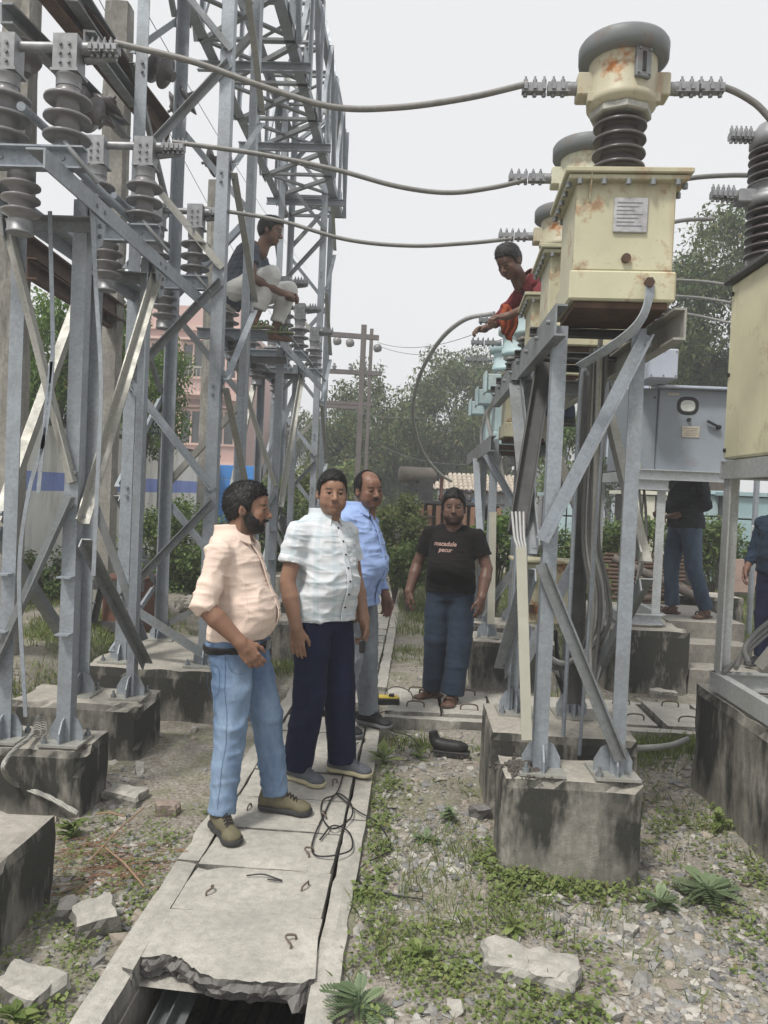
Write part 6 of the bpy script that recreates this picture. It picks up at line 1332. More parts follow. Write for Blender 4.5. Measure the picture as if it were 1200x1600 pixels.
        if S.get('beard'):
            f = Field(.0038); f.ell((0, .028, -.032), (.066*fat, .065, .083), .03).ell((0, .030, -.076), (.058*fat, .056, .043), .03).ell((0, .070, -.098), (.024, .02, .02), .02)
            for s in (-1, 1): f.ell((s*.05*fat, .035, -.045), (.022, .04, .04), .02)
            def bcut(P, F):
                y = P[..., 1]; z = P[..., 2]; lim = np.interp(y, [-.02, .0, .02, .04, .06, .08, .1, .12], [-.09, -.03, .0, -.028, -.042, -.046, -.044, -.05])
                G = np.maximum(F, (z-lim)*.8); G = np.maximum(G, (-.004-y)*.9); m = .9-np.sqrt((P[..., 0]/.021)**2+((z+.067)/.0095)**2+((y-.1)/.06)**2); return np.maximum(G, m*.01)
            f.fn(bcut); V, Q = f.mesh(); N = vnormals(V, Q); V = V+N*(.0016*vnoise(V, 170, 5)+.0014*vnoise(V, 60, 6))[:, None]; np_mesh('beard', H+V @ HR.T, Q, HAIRM, r, True)
            m = MB()
            m.tube([H+HR @ _v(p) for p in ((-.028, .083, -.062), (-.016, .099, -.053), (0, .103, -.051), (.016, .099, -.053), (.028, .083, -.062))], .005, 7, [.003, .0065, .006, .0065, .003]); m.build('moustache', HAIRM, r, False)
        elif mu > .7:
            m = MB(); m.tube(spline([H+HR @ _v(p) for p in ((-.030, .082, -.061), (-.017, .097, -.054), (0, .102, -.052), (.017, .097, -.054), (.030, .082, -.061))], 4), .005, 7, [.0025, .003, .004, .005, .006, .006, .0058, .0055, .0055, .0055, .0058, .006, .006, .005, .004, .003, .0025][:17]); m.build('moustache', HAIRM, r, False)
    # --- torso frame
    P0, P1 = _v(S['pelvis']), _v(S['neck']); Z = _n(P1-P0); X = _v(S.get('tright', (1, 0, 0))); X = _n(X-Z*(X @ Z)); Y = np.cross(Z, X); R = np.stack([X, Y, Z], 1); TL = np.linalg.norm(P1-P0); q = TL/.55; bl = S.get('belly', .0); wd = S.get('wide', 1.0)
    sv = np.array([-.12, -.02, .06, .13, .20, .28, .36, .43, .48, .52, .56]); bx = np.array([.150, .172, .168, .160, .156, .160, .168, .168, .140, .095, .062]); by = np.array([.10, .12, .118, .114, .114, .118, .120, .108, .086, .068, .058]); bo_ = np.array([-.01, -.015, -.008, 0, 0, 0, 0, -.01, -.02, -.025, -.025])
    sd2 = np.linspace(-.12, .56, 69); ker = np.exp(-(np.arange(-6, 7)/3.2)**2); ker /= ker.sum()
    def smo(y): y = np.interp(sd2, sv, y); return np.convolve(np.pad(y, 6, 'edge'), ker, 'valid')
    gb = np.exp(-((sd2-S.get('belly_at', .15))/np.where(sd2 < S.get('belly_at', .15), .10, .15))**2)
    base = list(zip(sd2, smo(bx)+bl*.16*gb, smo(by)+bl*.5*gb, smo(bo_)+bl*.5*gb))[::2]+[(.56, .062, .058, -.025)]
    base = sorted({round(t_[0], 4): t_ for t_ in base}.values())
    def tors(inf, s0=-9, s1=9, fl=0):
        st = [(a*q, b*wd+inf+fl*max(0, (.14-a)/.2), c+inf+fl*max(0, (.14-a)/.2), d) for a, b, c, d in base]; a = np.array(st); t0, t1 = max(s0, a[0, 0]), min(s1, a[-1, 0]); ts = sorted(set([t0, t1]+[x for x in a[:, 0] if t0 < x < t1])); return [(t,)+tuple(np.interp(t, a[:, 0], a[:, j]) for j in (1, 2, 3)) for t in ts]
    f = Field(.012); f.loft(P0, R, tors(-.006), .02)
    for s in 'RL':
        if 'hip'+s in S: f.chain([S['hip'+s], S['knee'+s], S['ankle'+s]], [.08, .052, .036], .03)
    V, Q = f.mesh(); addb(V, Q, skincol(V))
    # --- arms and hands
    for s in 'RL':
        if 'sh'+s not in S: continue
        sh, el, wr = (_v(S[k+s]) for k in ('sh', 'el', 'wr')); f = Field(.0042); am = S.get('arm', 1.0); mid = el+(wr-el)*.35
        f.chain([sh-Z*.015, (sh+el)/2, el, mid, wr], [.030, .041*am if S['shirt']['cuff'] <= 1 else .034, .038*am if S['shirt']['cuff'] <= 1.2 else .032, .041*am if S['shirt']['cuff'] <= 1.3 else .032, .027*am], .015); fd = _n(S['hd'+s]); pn = _v(S['pn'+s]); pn = _n(pn-fd*(pn @ fd)); sd = np.cross(fd, pn)   # sd: across the hand
        th = S.get('th'+s, 1); hs_ = S.get('hand', 1.0)
        def hp(a, b, c): return wr+(fd*a+sd*b+pn*c)*hs_
        RM = np.stack([fd, sd, pn], 1); f.cone(wr, hp(.035, 0, 0), .027*am, .026*hs_, .02).ell(hp(.055, 0, 0), _v((.050, .042, .0165))*hs_, .015, 0, RM).ell(hp(.04, th*.026, .006), _v((.032, .016, .016))*hs_, .012, 0, RM)
        curl = S.get('curl'+s, .45); lens = (.072, .080, .075, .060)
        for k in range(4):
            b = th*(.030-.020*k); a0 = .092-.004*abs(k-1.2)**1.3; ang = .15; p = hp(a0-.02, b*.9, -.002); pts = [p, hp(a0, b, -.002)]; cu = curl*(1+.12*k); L_ = lens[k]
            for j, fr in enumerate((.45, .31, .24)):
                ang += cu*(.55 if j == 0 else .8); d = fd*math.cos(ang)+pn*math.sin(ang)+sd*(b*1.2*(1-min(1, curl))*.6); pts.append(pts[-1]+d*L_*fr*hs_)
            f.chain(pts, [.0095*hs_, .0092*hs_, .0085*hs_, .0078*hs_, .0065*hs_], .004)
        tdir = S.get('tdir'+s, (.75, .55, .35)); t0 = hp(.022, th*.026, .006); t1 = hp(.052, th*.046, .014); t2 = t1+(fd*tdir[0]+sd*th*tdir[1]*.4+pn*tdir[2])*.034*hs_; t3 = t2+(fd*.9+pn*.4)*.024*hs_; f.chain([t0, t1, t2, t3], [.013*hs_, .0115*hs_, .0098*hs_, .0075*hs_], .008)
        if S.get('band'+s): bm2 = MB().lathe([(.031, -.022), (.035, -.02), (.036, 0), (.035, .02), (.031, .022)], wr-_n(wr-el)*.01, wr-el, 16).build('wristband', S['band'+s], r, False)
        V, Q = f.mesh(); C = skincol(V); kn = np.linalg.norm(V-hp(.085, 0, -.012), axis=1); C = C*(1-.12*np.exp(-(kn/.03)**2))[:, None]; addb(V, Q, C)
    if S.get('bare_feet'):
        for s in 'RL':
            an = _v(S['ankle'+s]); d = _n(_v(S['fd'+s])); sd = np.array([d[1], -d[0], 0]); f = Field(.005); f.cone(an, an+d*.0+_v((0, 0, -.035)), .036, .034, .02).cone(an+_v((0, 0, -.055))-d*.03, an+d*.10+_v((0, 0, -.07)), .03, .022, .02).ell(an+d*.11+_v((0, 0, -.075)), (.045, .045, .018), .02)
            for k in range(5): f.cone(an+d*.12+sd*(.036-.018*k)*(1 if s == 'L' else -1)+_v((0, 0, -.078)), an+d*(.165-.008*abs(k))+sd*(.038-.018*k)*(1 if s == 'L' else -1)+_v((0, 0, -.082)), .012-.001*k, .010-.001*k, .005)
            V, Q = f.mesh(); addb(V, Q, skincol(V))
    bo = np_mesh('body', np.concatenate(BV), np.concatenate(BQ), SKIN, r, True, np.clip(np.concatenate(BC), 0, 1))
    # --- shirt
    sh_ = S['shirt']; ch = sh_.get('h', .0062); f = Field(ch); inf = sh_.get('inf', .014); hem = sh_['hem']; f.loft(P0, R, tors(inf, hem, .545*q, sh_.get('flare', 0)), .02)
    for s in 'RL':
        if 'sh'+s not in S: continue
        sh, el, wr = (_v(S[k+s]) for k in ('sh', 'el', 'wr')); cf = sh_['cuff']; rs = sh_.get('sleeve', (.060, .063, .055, .045)); sh = sh-Z*.012; f.cone(P0+R @ _v((.045*(1 if s == 'R' else -1), -.024, .497*q)), sh, .044, rs[0]*.9, .04)
        if cf <= 1: f.flat(sh, sh+(el-sh)*cf, rs[0], rs[1], .03)
        else: f.cone(sh, el, rs[0], rs[2], .03); f.flat(el, el+(wr-el)*(cf-1), rs[2], rs[3], .012)
    f.cut(P0+R @ _v((0, 0, .535*q)), Z, .12); V, Q = f.mesh(); V = relax(V, Q, 1, .4)
    UV = np.zeros((len(V), 3)); x = (V-P0) @ R; UV[:, 0] = np.arctan2(x[:, 0], x[:, 1])*.16; UV[:, 1] = x[:, 2]
    for s in 'RL':
        if 'sh'+s not in S: continue
        sh, el, wr = (_v(S[k+s]) for k in ('sh', 'el', 'wr')); sg = 1 if s == 'R' else -1
        for a_, b_, o_ in ((sh, el, 0), (el, wr, np.linalg.norm(el-sh))):
            ba = b_-a_; L_ = np.linalg.norm(ba); ba = ba/L_; pa = V-a_; t_ = pa @ ba; e1 = _n(np.cross(ba, Y)); e2 = np.cross(ba, e1); m_ = (t_ > (-.02 if o_ == 0 else 0)) & (t_ < L_+.03) & (np.linalg.norm(pa-t_[:, None]*ba, axis=1) < .09) & (sg*x[:, 0] > (.165 if o_ == 0 else .15))
            UV[m_, 0] = np.arctan2(pa[m_] @ e1, pa[m_] @ e2)*.065+.011; UV[m_, 1] = -(t_[m_]+o_)+.02
    V = folds(V, Q, sh_.get('fold', .007), sh_.get('fs', 8), S.get('seed', 1), sh_.get('stretch', (.75, .75, 1.15))); V = folds(V, Q, sh_.get('fold', .007)*.7, 9, S.get('seed', 1)+7, (.55, .55, 2.0))
    so = np_mesh('shirt', V, Q, sh_['mat'], r, True, UV); S['_shirt'] = (V, Q)
    if sh_.get('collar'):
        cm = sh_.get('cmat', sh_['mat']); O = P0+R @ _v((0, -.020, .535*q)); f = Field(.0042)
        st = [(-.012, .092, .088, .004), (.0, .086, .084, .002), (.02, .074, .078, 0), (.045, .070, .074, -.004)]; f.loft(O, R, st, .006); f.loft(O, R, [(-.05, .080, .078, .002), (0, .074, .072, .002), (.02, .064, .068, 0), (.06, .060, .064, -.004)], .004, 1)
        def vcut(P, F):
            x = (P-O) @ R; return np.maximum(F, np.where(x[..., 1] > 0, (x[..., 2]*.55+.026)-np.abs(x[..., 0]), -1))
        f.fn(vcut); V, Q = f.mesh(); np_mesh('collar', V, Q, cm, r, True)
        for s in (-1, 1):    # collar points lie on the chest
            m = MB(); pts = [O+R @ _v(p) for p in ((s*.018, .088, .018), (s*.068, .045, .012), (s*.085, .065, -.030), (s*.045, .108, -.052))]; up = R @ _v((0, .004, .002)); m.add([p+up for p in pts]+[p-up for p in pts], [(0, 1, 2, 3), (7, 6, 5, 4), (0, 4, 5, 1), (1, 5, 6, 2), (2, 6, 7, 3), (3, 7, 4, 0)]); m.build('collar_point', cm, r, False)
    if sh_.get('placket') is not None:
        m = MB(); tr_ = tors(inf+.004, fl=sh_.get('flare', 0)); zz = np.linspace(.505*q, max(hem, -.1)+.012, 16); pts = []
        a = np.array(tr_)
        for z in zz: pts.append(P0+R @ _v((sh_.get('px', 0.0), np.interp(z, a[:, 0], a[:, 3])+np.interp(z, a[:, 0], a[:, 2])+sh_.get('pf', .002), z)))
        for p_, n_ in zip(pts[:-1], pts[1:]): m.bar(p_, n_+(n_-p_)*.05, .030, .005, Y)
        po = m.build('placket', sh_['placket'], r, False)
        for i in range(1, 15, 2): MB().cyl(pts[i]-Y*0, pts[i]+Y*.007, .0055, 10).build('button', sh_.get('btn', EYEW), po, False)
    # --- trousers
    tr_ = S.get('trousers')
    if tr_:
        f = Field(tr_.get('h', .0085)); top = tr_.get('top', .10); ti = tr_.get('inf', .010); f.loft(P0, R, tors(ti, -.12*q, top), .02)
        rr = tr_.get('r', (.098, .078, .068, .062))
        for s in 'RL':
            hp_, kn, an = _v(S['hip'+s]), _v(S['knee'+s]), _v(S['ankle'+s]); f.chain([hp_, hp_+(kn-hp_)*.5, kn, kn+(an-kn)*.45], [rr[0], (rr[0]+rr[1])/2+.004, rr[1], rr[2]], .03); f.flat(kn+(an-kn)*.45, kn+(an-kn)*tr_.get('hem', .98), rr[2], rr[3], .012)
        V, Q = f.mesh(); V = folds(V, Q, tr_.get('fold', .007)*.8, tr_.get('fs', 7), S.get('seed', 1)+30, (1, 1, .8)); V = folds(V, Q, tr_.get('fold', .007)*.45, 8, S.get('seed', 1)+37, (.6, .6, 2.2)); S['_trousers'] = V; np_mesh('trousers', V, Q, tr_['mat'], r, True)
        if tr_.get('belt') is not None:
            a = tors(ti+.014, top-.042, top-.008); f = Field(.006); f.loft(P0, R, a, .003); f.loft(P0, R, [(t-.0, x-.02, y-.02, o) for t, x, y, o in tors(ti+.010, top-.06, top+.01)], .002, 1); V, Q = f.mesh(); bt_ = np_mesh('belt', V, Q, tr_['belt'], r, True)
            a2 = np.array(tors(ti+.02)); yb_ = np.interp(top-.026, a2[:, 0], a2[:, 2])+np.interp(top-.026, a2[:, 0], a2[:, 3]); MB().box(P0+R @ _v((0, yb_, top-.026)), (.045, .01, .04)).build('buckle', ALU, bt_, False)
    # --- shoes
    sx = S.get('shoes')
    if sx:
        for s in 'RL':
            an = _v(S['ankle'+s]); d = _n(_v(S['fd'+s])); sd = np.array([d[1], -d[0], 0.]); g = an-_v((0, 0, an[2]-S.get('floor', 0))); b = lambda a, c, e: g+d*a+sd*c+_v((0, 0, e)); L_ = sx.get('len', 1.0)
            f = Field(.0055); f.cone(b(-.055, 0, .045), b(.02, 0, .048), .030, .035, .02).cone(b(-.06, 0, .03), b(-.055, 0, .085), .026, .022, .02).cone(b(.02, 0, .05), b(.115*L_, 0, .032), .035, .029, .03).ell(b(.14*L_, .003, .030), (.043, .043, .026), .03).cone(b(-.025, 0, .07), b(-.02, 0, .10), .038, .041, .03).cone(b(.02, 0, .07), b(.075, 0, .062), .026, .02, .02)
            f.cut(b(0, 0, .018), (0, 0, -1)); f.cut(b(-.02, 0, .105), (0, 0, 1)); V, Q = f.mesh(); so_ = np_mesh('shoe', V, Q, sx['mat'], r, True)
            f = Field(.0055); f.ell(b(-.045, 0, .015), (.041, .041, .05), .02).cone(b(-.04, 0, .012), b(.12*L_, 0, .012), .037, .043, .03).ell(b(.14*L_, 0, .012), (.049, .049, .05), .02); f.cut(b(0, 0, .001), (0, 0, -1)); f.cut(b(0, 0, .024), (0, 0, 1)); V, Q = f.mesh(); np_mesh('sole', V, Q, sx['sole'], so_, False)
            m = MB()
            for k in range(5):
                a = .034+.016*k; z = .106-.0075*k; m.tube([b(a, -.022, z-.008), b(a+.004, 0, z+.001), b(a, .022, z-.008)], .0026, 5); m.tube([b(a, -.022, z-.008), b(a+.01, 0, z+.002), b(a+.016, .022, z-.014)], .0026, 5)
            m.build('laces', sx.get('lace', BLACKRUB), so_, False)
    sd_ = S.get('sandals')
    if sd_:
        for s in 'RL':
            an = _v(S['ankle'+s]); d = _n(_v(S['fd'+s])); sd = np.array([d[1], -d[0], 0.]); g = an-_v((0, 0, an[2]-S.get('floor', 0))); b = lambda a, c, e: g+d*a+sd*c+_v((0, 0, e))
            f = Field(.005); f.cone(b(-.05, 0, .01), b(.12, 0, .01), .04, .046, .02); f.ell(b(.13, 0, .01), (.048, .048, .03), .02); f.cut(b(0, 0, .001), (0, 0, -1)); f.cut(b(0, 0, .018), (0, 0, 1)); V, Q = f.mesh(); so_ = np_mesh('sandal', V, Q, sd_['mat'], r, False)
            m = MB()
            for a in (.05, .10): m.tube(spline([b(a, -.046, .016), b(a+.01, -.03, .055), b(a+.015, 0, .063), b(a+.01, .03, .055), b(a, .046, .016)], 4), .008, 6)
            m.tube(spline([b(.01, -.045, .02), b(-.03, -.03, .055), b(-.06, 0, .06), b(-.03, .03, .055), b(.01, .045, .02)], 4), .006, 6); m.build('strap', sd_['strap'], so_, False)
    return r
# --- fabrics
def m_cloth(name, c, var=.12, weave=420, rough=.85, check=None, bump=.15):
    t = NT(name); n = t.noise(7, 4); cc = t.ramp(n, [(.3, tuple(x*(1-var) for x in c)), (.7, tuple(min(1, x*(1+var)) for x in c))])
    if check:
        at = t.n('ShaderNodeAttribute', attribute_name='tint'); sx = t.n('ShaderNodeSeparateXYZ'); t.l(at.outputs['Vector'], sx.inputs[0])
        for (axis_, per, wd, colr, st) in check:
            v = sx.outputs['X'] if axis_ == 'a' else sx.outputs['Y']; v = t.math('ADD', v, 3.0)
            v = t.math('ADD', v, t.math('MULTIPLY', t.noise(5, 2), .008)); k = t.math('LESS_THAN', t.math('FRACT', t.math('DIVIDE', v, per)), wd); cc = t.mix(t.math('MULTIPLY', k, st), cc, colr)
    t.base(cc); t.set(rough, 0, .1)
    t.b.inputs['Sheen Weight'].default_value = .03
    t.bump(t.math('ADD', t.noise(weave, 2), t.math('MULTIPLY', t.noise(26, 4), 2.0)), bump, .003); return t.m

def shirt_print(r, S, lines, size, mat, cx, cz, shear=.15):
    V, Q = S['_shirt']; m = V[:, 1] > 0; A = V[m]
    for txt, dz, dx, k in lines:
        o = text_mesh(txt, size*k, 'shirt_print', mat, None, Matrix.Identity(4), 0.0, shear, .0012); n = len(o.data.vertices); c = np.empty(n*3); o.data.vertices.foreach_get('co', c); c = c.reshape(-1, 3)
        x = -c[:, 0]+cx+dx; z = c[:, 1]+cz+dz; y = np.array([A[np.argsort((A[:, 0]-a)**2+(A[:, 2]-b)**2)[:3], 1].mean() for a, b in zip(x, z)])+.004
        o.data.vertices.foreach_set('co', np.stack([x, y, z], -1).ravel()); o.data.update(); o.parent = r

def stitch(r, V, paths, mat, axis=0, sgn=1, rad=.0008, name='seam'):
    """thread laid on the outside of a garment: paths are in the plane across the given axis"""
    o = [k for k in range(3) if k != axis]; N_ = V[:, axis]*sgn
    for pth in paths:
        q = spline([(a, b, 0) for a, b in pth], 10); pts = []
        for c in q:
            d = (V[:, o[0]]-c.x)**2+(V[:, o[1]]-c.y)**2; k = np.where(d < .012**2)[0]; k = k if len(k) else np.argsort(d)[:4]; e = np.max(N_[k])*sgn
            p = [0, 0, 0]; p[axis] = e+.001*sgn; p[o[0]] = c.x; p[o[1]] = c.y; pts.append(Vector(p))
        MB().tube(pts, rad, 5).build(name, mat, r, False)
PEACH = m_cloth('peach_check_cotton', (.76, .61, .52), .06, check=[('z', .062, .035, (.36, .30, .28), .36), ('a', .062, .035, (.36, .30, .28), .32)])
WCHK = m_cloth('white_blue_check_cotton', (.70, .73, .76), .04, check=[('z', .085, .34, (.42, .53, .58), .34), ('a', .09, .30, (.42, .53, .58), .34), ('z', .085, .05, (.35, .45, .50), .4)])
LBLUE = m_cloth('light_blue_cotton', (.33, .45, .76), .06); BTEE = m_cloth('faded_black_jersey', (.012, .011, .011), .3)
def m_jeans(name, c, pale, s0=.35):
    t = NT(name); n = t.noise(3.2, 5, .6, (1.4, 1.4, .6)); cc = t.ramp(n, [(s0, c), (.62, pale)]); cc = t.mix(t.ramp(t.noise(160, 2, .5, (1, 1, .25)), [(.4, 0), (.7, .35)]), cc, tuple(x*1.35 for x in c)); t.base(cc); t.set(.85, 0, .2); t.bump(t.math('ADD', t.noise(300, 2), t.math('MULTIPLY', t.noise(22, 4), 2.5)), .25, .004); return t.m
JEANB = m_jeans('washed_blue_denim', (.085, .14, .24), (.25, .34, .47)); JEANG = m_jeans('washed_grey_denim', (.17, .19, .22), (.33, .36, .40)); NAVY = m_cloth('navy_trousers', (.011, .015, .042), .2); SLATE = m_cloth('slate_trousers', (.032, .046, .072), .2)
JEAND = m_jeans('dark_denim', (.04, .06, .10), (.10, .14, .20)); WHITEP = m_cloth('off_white_trousers', (.58, .58, .56), .08); CHAR = m_cloth('charcoal_shirting', (.03, .033, .038), .2); MAROON = m_cloth('maroon_cotton', (.16, .03, .035), .2); GREYTEE = m_cloth('grey_blue_jersey', (.085, .10, .125), .2, check=[('a', .05, .3, (.05, .06, .08), .5)]); ORANGE = m_cloth('orange_cloth', (.36, .085, .035), .15); NVSH = m_cloth('dark_blue_shirt', (.02, .035, .06), .2)
BLT = m_plain('black_leather', (.012, .011, .011), .4, 0, .3, 40, .15)
S_OLIVE = m_plain('olive_suede', (.13, .115, .07), .8, 0, .3, 30, .2); S_GREY = m_plain('grey_mesh_shoe', (.11, .12, .14), .8, 0, .45, 130, .3); S_BLACK = m_plain('black_mesh_shoe', (.018, .018, .02), .7, 0, .4, 90, .2)
SOL_D = m_plain('dark_sole', (.04, .04, .042), .7, 0, .2, 30, .1); SOL_C = m_plain('cream_sole', (.48, .43, .28), .6, 0, .15, 20, .05); SOL_G = m_plain('grey_sole', (.16, .16, .17), .7, 0, .2, 30, .1); TAN = m_plain('brown_leather', (.10, .06, .04), .6, 0, .3, 30, .1)
HAIR_STD = [(-.2, -.07), (-.09, -.065), (-.04, -.055), (-.025, -.03), (-.012, .012), (.004, .008), (.014, -.018), (.026, -.012), (.034, .034), (.05, .062), (.07, .076), (.2, .078)]
HAIR_REC = [(-.2, -.07), (-.09, -.065), (-.04, -.055), (-.025, -.03), (-.012, .012), (.004, .008), (.014, -.018), (.024, -.005), (.030, .05), (.045, .085), (.06, .12), (.2, .2)]
def fw(deg): return R_(deg-90)       # forward direction measured from +X
HIPS = dict(hipR=(.088, 0, .90), hipL=(-.088, 0, .90))
# 1 bearded man in peach shirt, profile to the right
S1 = dict(HIPS, seed=1, skin=(.27, .145, .095), head=(0, -.068, 1.478), hs=.97, hrot=(R_(8), R_(-2), R_(0)), fat=1.0, hairline=HAIR_STD, hair_t=.010, hair_top=.016, beard=True, stubble=.9,
    pelvis=(0, -.085, .86), neck=(0, -.125, 1.37), belly=.075, belly_at=.12, wide=.95, hipR=(.085, -.085, .84), hipL=(-.085, -.08, .84), kneeR=(.115, -.07, .47), kneeL=(-.105, .03, .47), ankleR=(.15, -.085, .08), ankleL=(-.13, .09, .08), fdR=(.75, .65, 0), fdL=(.05, 1, 0),
    shR=(.180, -.14, 1.285), elR=(.255, -.17, 1.045), wrR=(.225, .0, .885), hdR=(-.12, .62, -.78), pnR=(-.9, -.1, -.2), thR=1, curlR=.5, shL=(-.180, -.12, 1.285), elL=(-.22, -.22, 1.04), wrL=(-.17, -.10, .82), hdL=(.3, .4, -.85), pnL=(.9, 0, -.2), thL=-1, curlL=.5, arm=1.08,
    shirt=dict(mat=PEACH, hem=.004, cuff=1.10, collar=True, placket=PEACH, inf=.010, sleeve=(.056, .056, .056, .055), fold=.010, fs=8), trousers=dict(mat=JEANB, top=-.005, belt=BLT, r=(.092, .078, .07, .064), inf=.014, hem=1.0, fold=.009, fs=9), shoes=dict(mat=S_OLIVE, sole=SOL_D))
p1 = person('p', 'bearded man in peach check shirt and blue jeans, nearest on the slabs', (-.73, 3.60, .028), fw(-6), S1)
STI = m_plain('dark_blue_thread', (.05, .08, .15), .8, 0, .2)
stitch(p1, S1['_trousers'], [[(-.085, .82), (-.075, .65), (-.06, .47), (-.075, .28), (-.085, .12)], [(-.20, .75), (-.12, .755), (-.105, .66), (-.14, .615), (-.185, .65), (-.20, .75)], [(-.075, .80), (-.05, .745), (.0, .725)]], STI, 0, 1)
# 2 man in white check shirt
person('p', 'man in white check short sleeved shirt and navy trousers, middle of the three', (-.48, 4.20, .026), fw(-40), dict(HIPS, seed=2, skin=(.32, .18, .12), head=(0, .022, 1.57), hs=.97, hrot=(R_(-34), R_(-1), R_(-1)), fat=1.06, hairline=HAIR_STD, hair_t=.009, hair_top=.018, stubble=.16, mustache=.35,
    pelvis=(0, 0, .93), neck=(0, -.025, 1.455), belly=.058, wide=.95, hipR=(.085, 0, .92), hipL=(-.085, 0, .92), kneeR=(.10, .02, .49), kneeL=(-.11, .03, .49), ankleR=(.115, -.04, .08), ankleL=(-.15, .035, .08), fdR=(-.15, 1, 0), fdL=(-.4, 1, 0),
    shR=(.188, -.03, 1.36), elR=(.245, -.035, 1.09), wrR=(.24, .045, .855), hdR=(-.05, .12, -1), pnR=(-.75, -.5, 0), thR=1, curlR=.22, shL=(-.188, -.03, 1.36), elL=(-.25, -.02, 1.09), wrL=(-.235, .08, .86), hdL=(.05, .2, -1), pnL=(.9, -.3, 0), thL=-1, curlL=.7, arm=1.1,
    shirt=dict(mat=WCHK, hem=-.06, cuff=.62, collar=True, placket=WCHK, btn=BLACKRUB, inf=.018, flare=.022, sleeve=(.060, .070, .06, .05), fold=.010, fs=7), trousers=dict(mat=NAVY, top=.06, r=(.098, .09, .084, .082), hem=1.04, fold=.006, fs=6), shoes=dict(mat=S_GREY, sole=SOL_C, lace=S_GREY)))
# 3 man in light blue shirt
person('p', 'balding man with moustache in light blue shirt, behind the check shirt man', (-.37, 5.10, .026), fw(-22), dict(HIPS, seed=3, skin=(.23, .12, .08), head=(0, .055, 1.60), hrot=(R_(-34), R_(-4), R_(4)), fat=1.03, hairline=HAIR_REC, bald=1, hair_t=.007, hair_top=.0, stubble=.14, mustache=.95,
    pelvis=(0, 0, .94), neck=(0, -.005, 1.49), belly=.07, wide=.97, hipR=(.085, 0, .92), hipL=(-.085, 0, .92), kneeR=(.10, .02, .49), kneeL=(-.10, .04, .49), ankleR=(.12, -.03, .08), ankleL=(-.15, .05, .08), fdR=(.15, 1, 0), fdL=(.1, 1, 0),
    shR=(.188, -.03, 1.385), elR=(.245, -.04, 1.11), wrR=(.225, .06, .885), hdR=(-.05, .15, -1), pnR=(-.9, -.2, 0), thR=1, curlR=.5, shL=(-.188, -.02, 1.385), elL=(-.24, .0, 1.10), wrL=(-.20, .12, .885), hdL=(.05, .2, -1), pnL=(.9, 0, 0), thL=-1, curlL=.5, arm=1.05,
    shirt=dict(mat=LBLUE, hem=-.10, cuff=1.88, collar=True, placket=LBLUE, inf=.018, flare=.022, sleeve=(.060, .06, .058, .044), fold=.011, fs=6.5), trousers=dict(mat=JEANG, top=.06, r=(.094, .08, .072, .066), hem=1.0, fold=.008, fs=9), shoes=dict(mat=S_BLACK, sole=SOL_G)))
# 4 man in black T-shirt facing the camera
S4 = dict(HIPS, seed=4, skin=(.155, .086, .063), head=(0, .03, 1.478), hs=1.04, hrot=(R_(8), R_(2), R_(2)), fat=1.08, hairline=HAIR_STD, hair_t=.014, hair_top=.03, stubble=.62, mustache=.6, bare_feet=True,
    pelvis=(0, 0, .88), neck=(0, -.02, 1.365), belly=.105, wide=.97, hipR=(.085, 0, .87), hipL=(-.085, 0, .87), kneeR=(.095, .015, .47), kneeL=(-.095, .03, .47), ankleR=(.105, -.06, .09), ankleL=(-.06, .06, .09), fdR=(.75, .75, 0), fdL=(.1, 1, 0),
    shR=(.182, -.03, 1.275), elR=(.275, -.05, 1.03), wrR=(.315, .04, .82), hdR=(.02, .1, -1), pnR=(-.8, -.5, 0), thR=1, curlR=.5, shL=(-.182, -.02, 1.275), elL=(-.27, .0, 1.03), wrL=(-.25, .10, .82), hdL=(.05, .15, -1), pnL=(.75, -.6, 0), thL=-1, curlL=.4, arm=1.15,
    shirt=dict(mat=BTEE, hem=-.045, cuff=.62, inf=.012, flare=.024, sleeve=(.062, .070, .06, .05), fold=.007, fs=6), trousers=dict(mat=SLATE, top=.05, r=(.098, .094, .09, .092), hem=1.06, fold=.007, fs=6), sandals=dict(mat=TAN, strap=TAN))
p4 = person('p', 'man in printed black T-shirt standing alone on the crossing slabs in sandals', (.29, 5.90, .042), fw(-101), S4)
shirt_print(p4, S4, [('macadule', .022, 0, 1.0), ('pecur', -.022, -.008, .95)], .046, m_plain('pale_pink_print', (.40, .27, .23), .8, 0, .1), .04, 1.185)

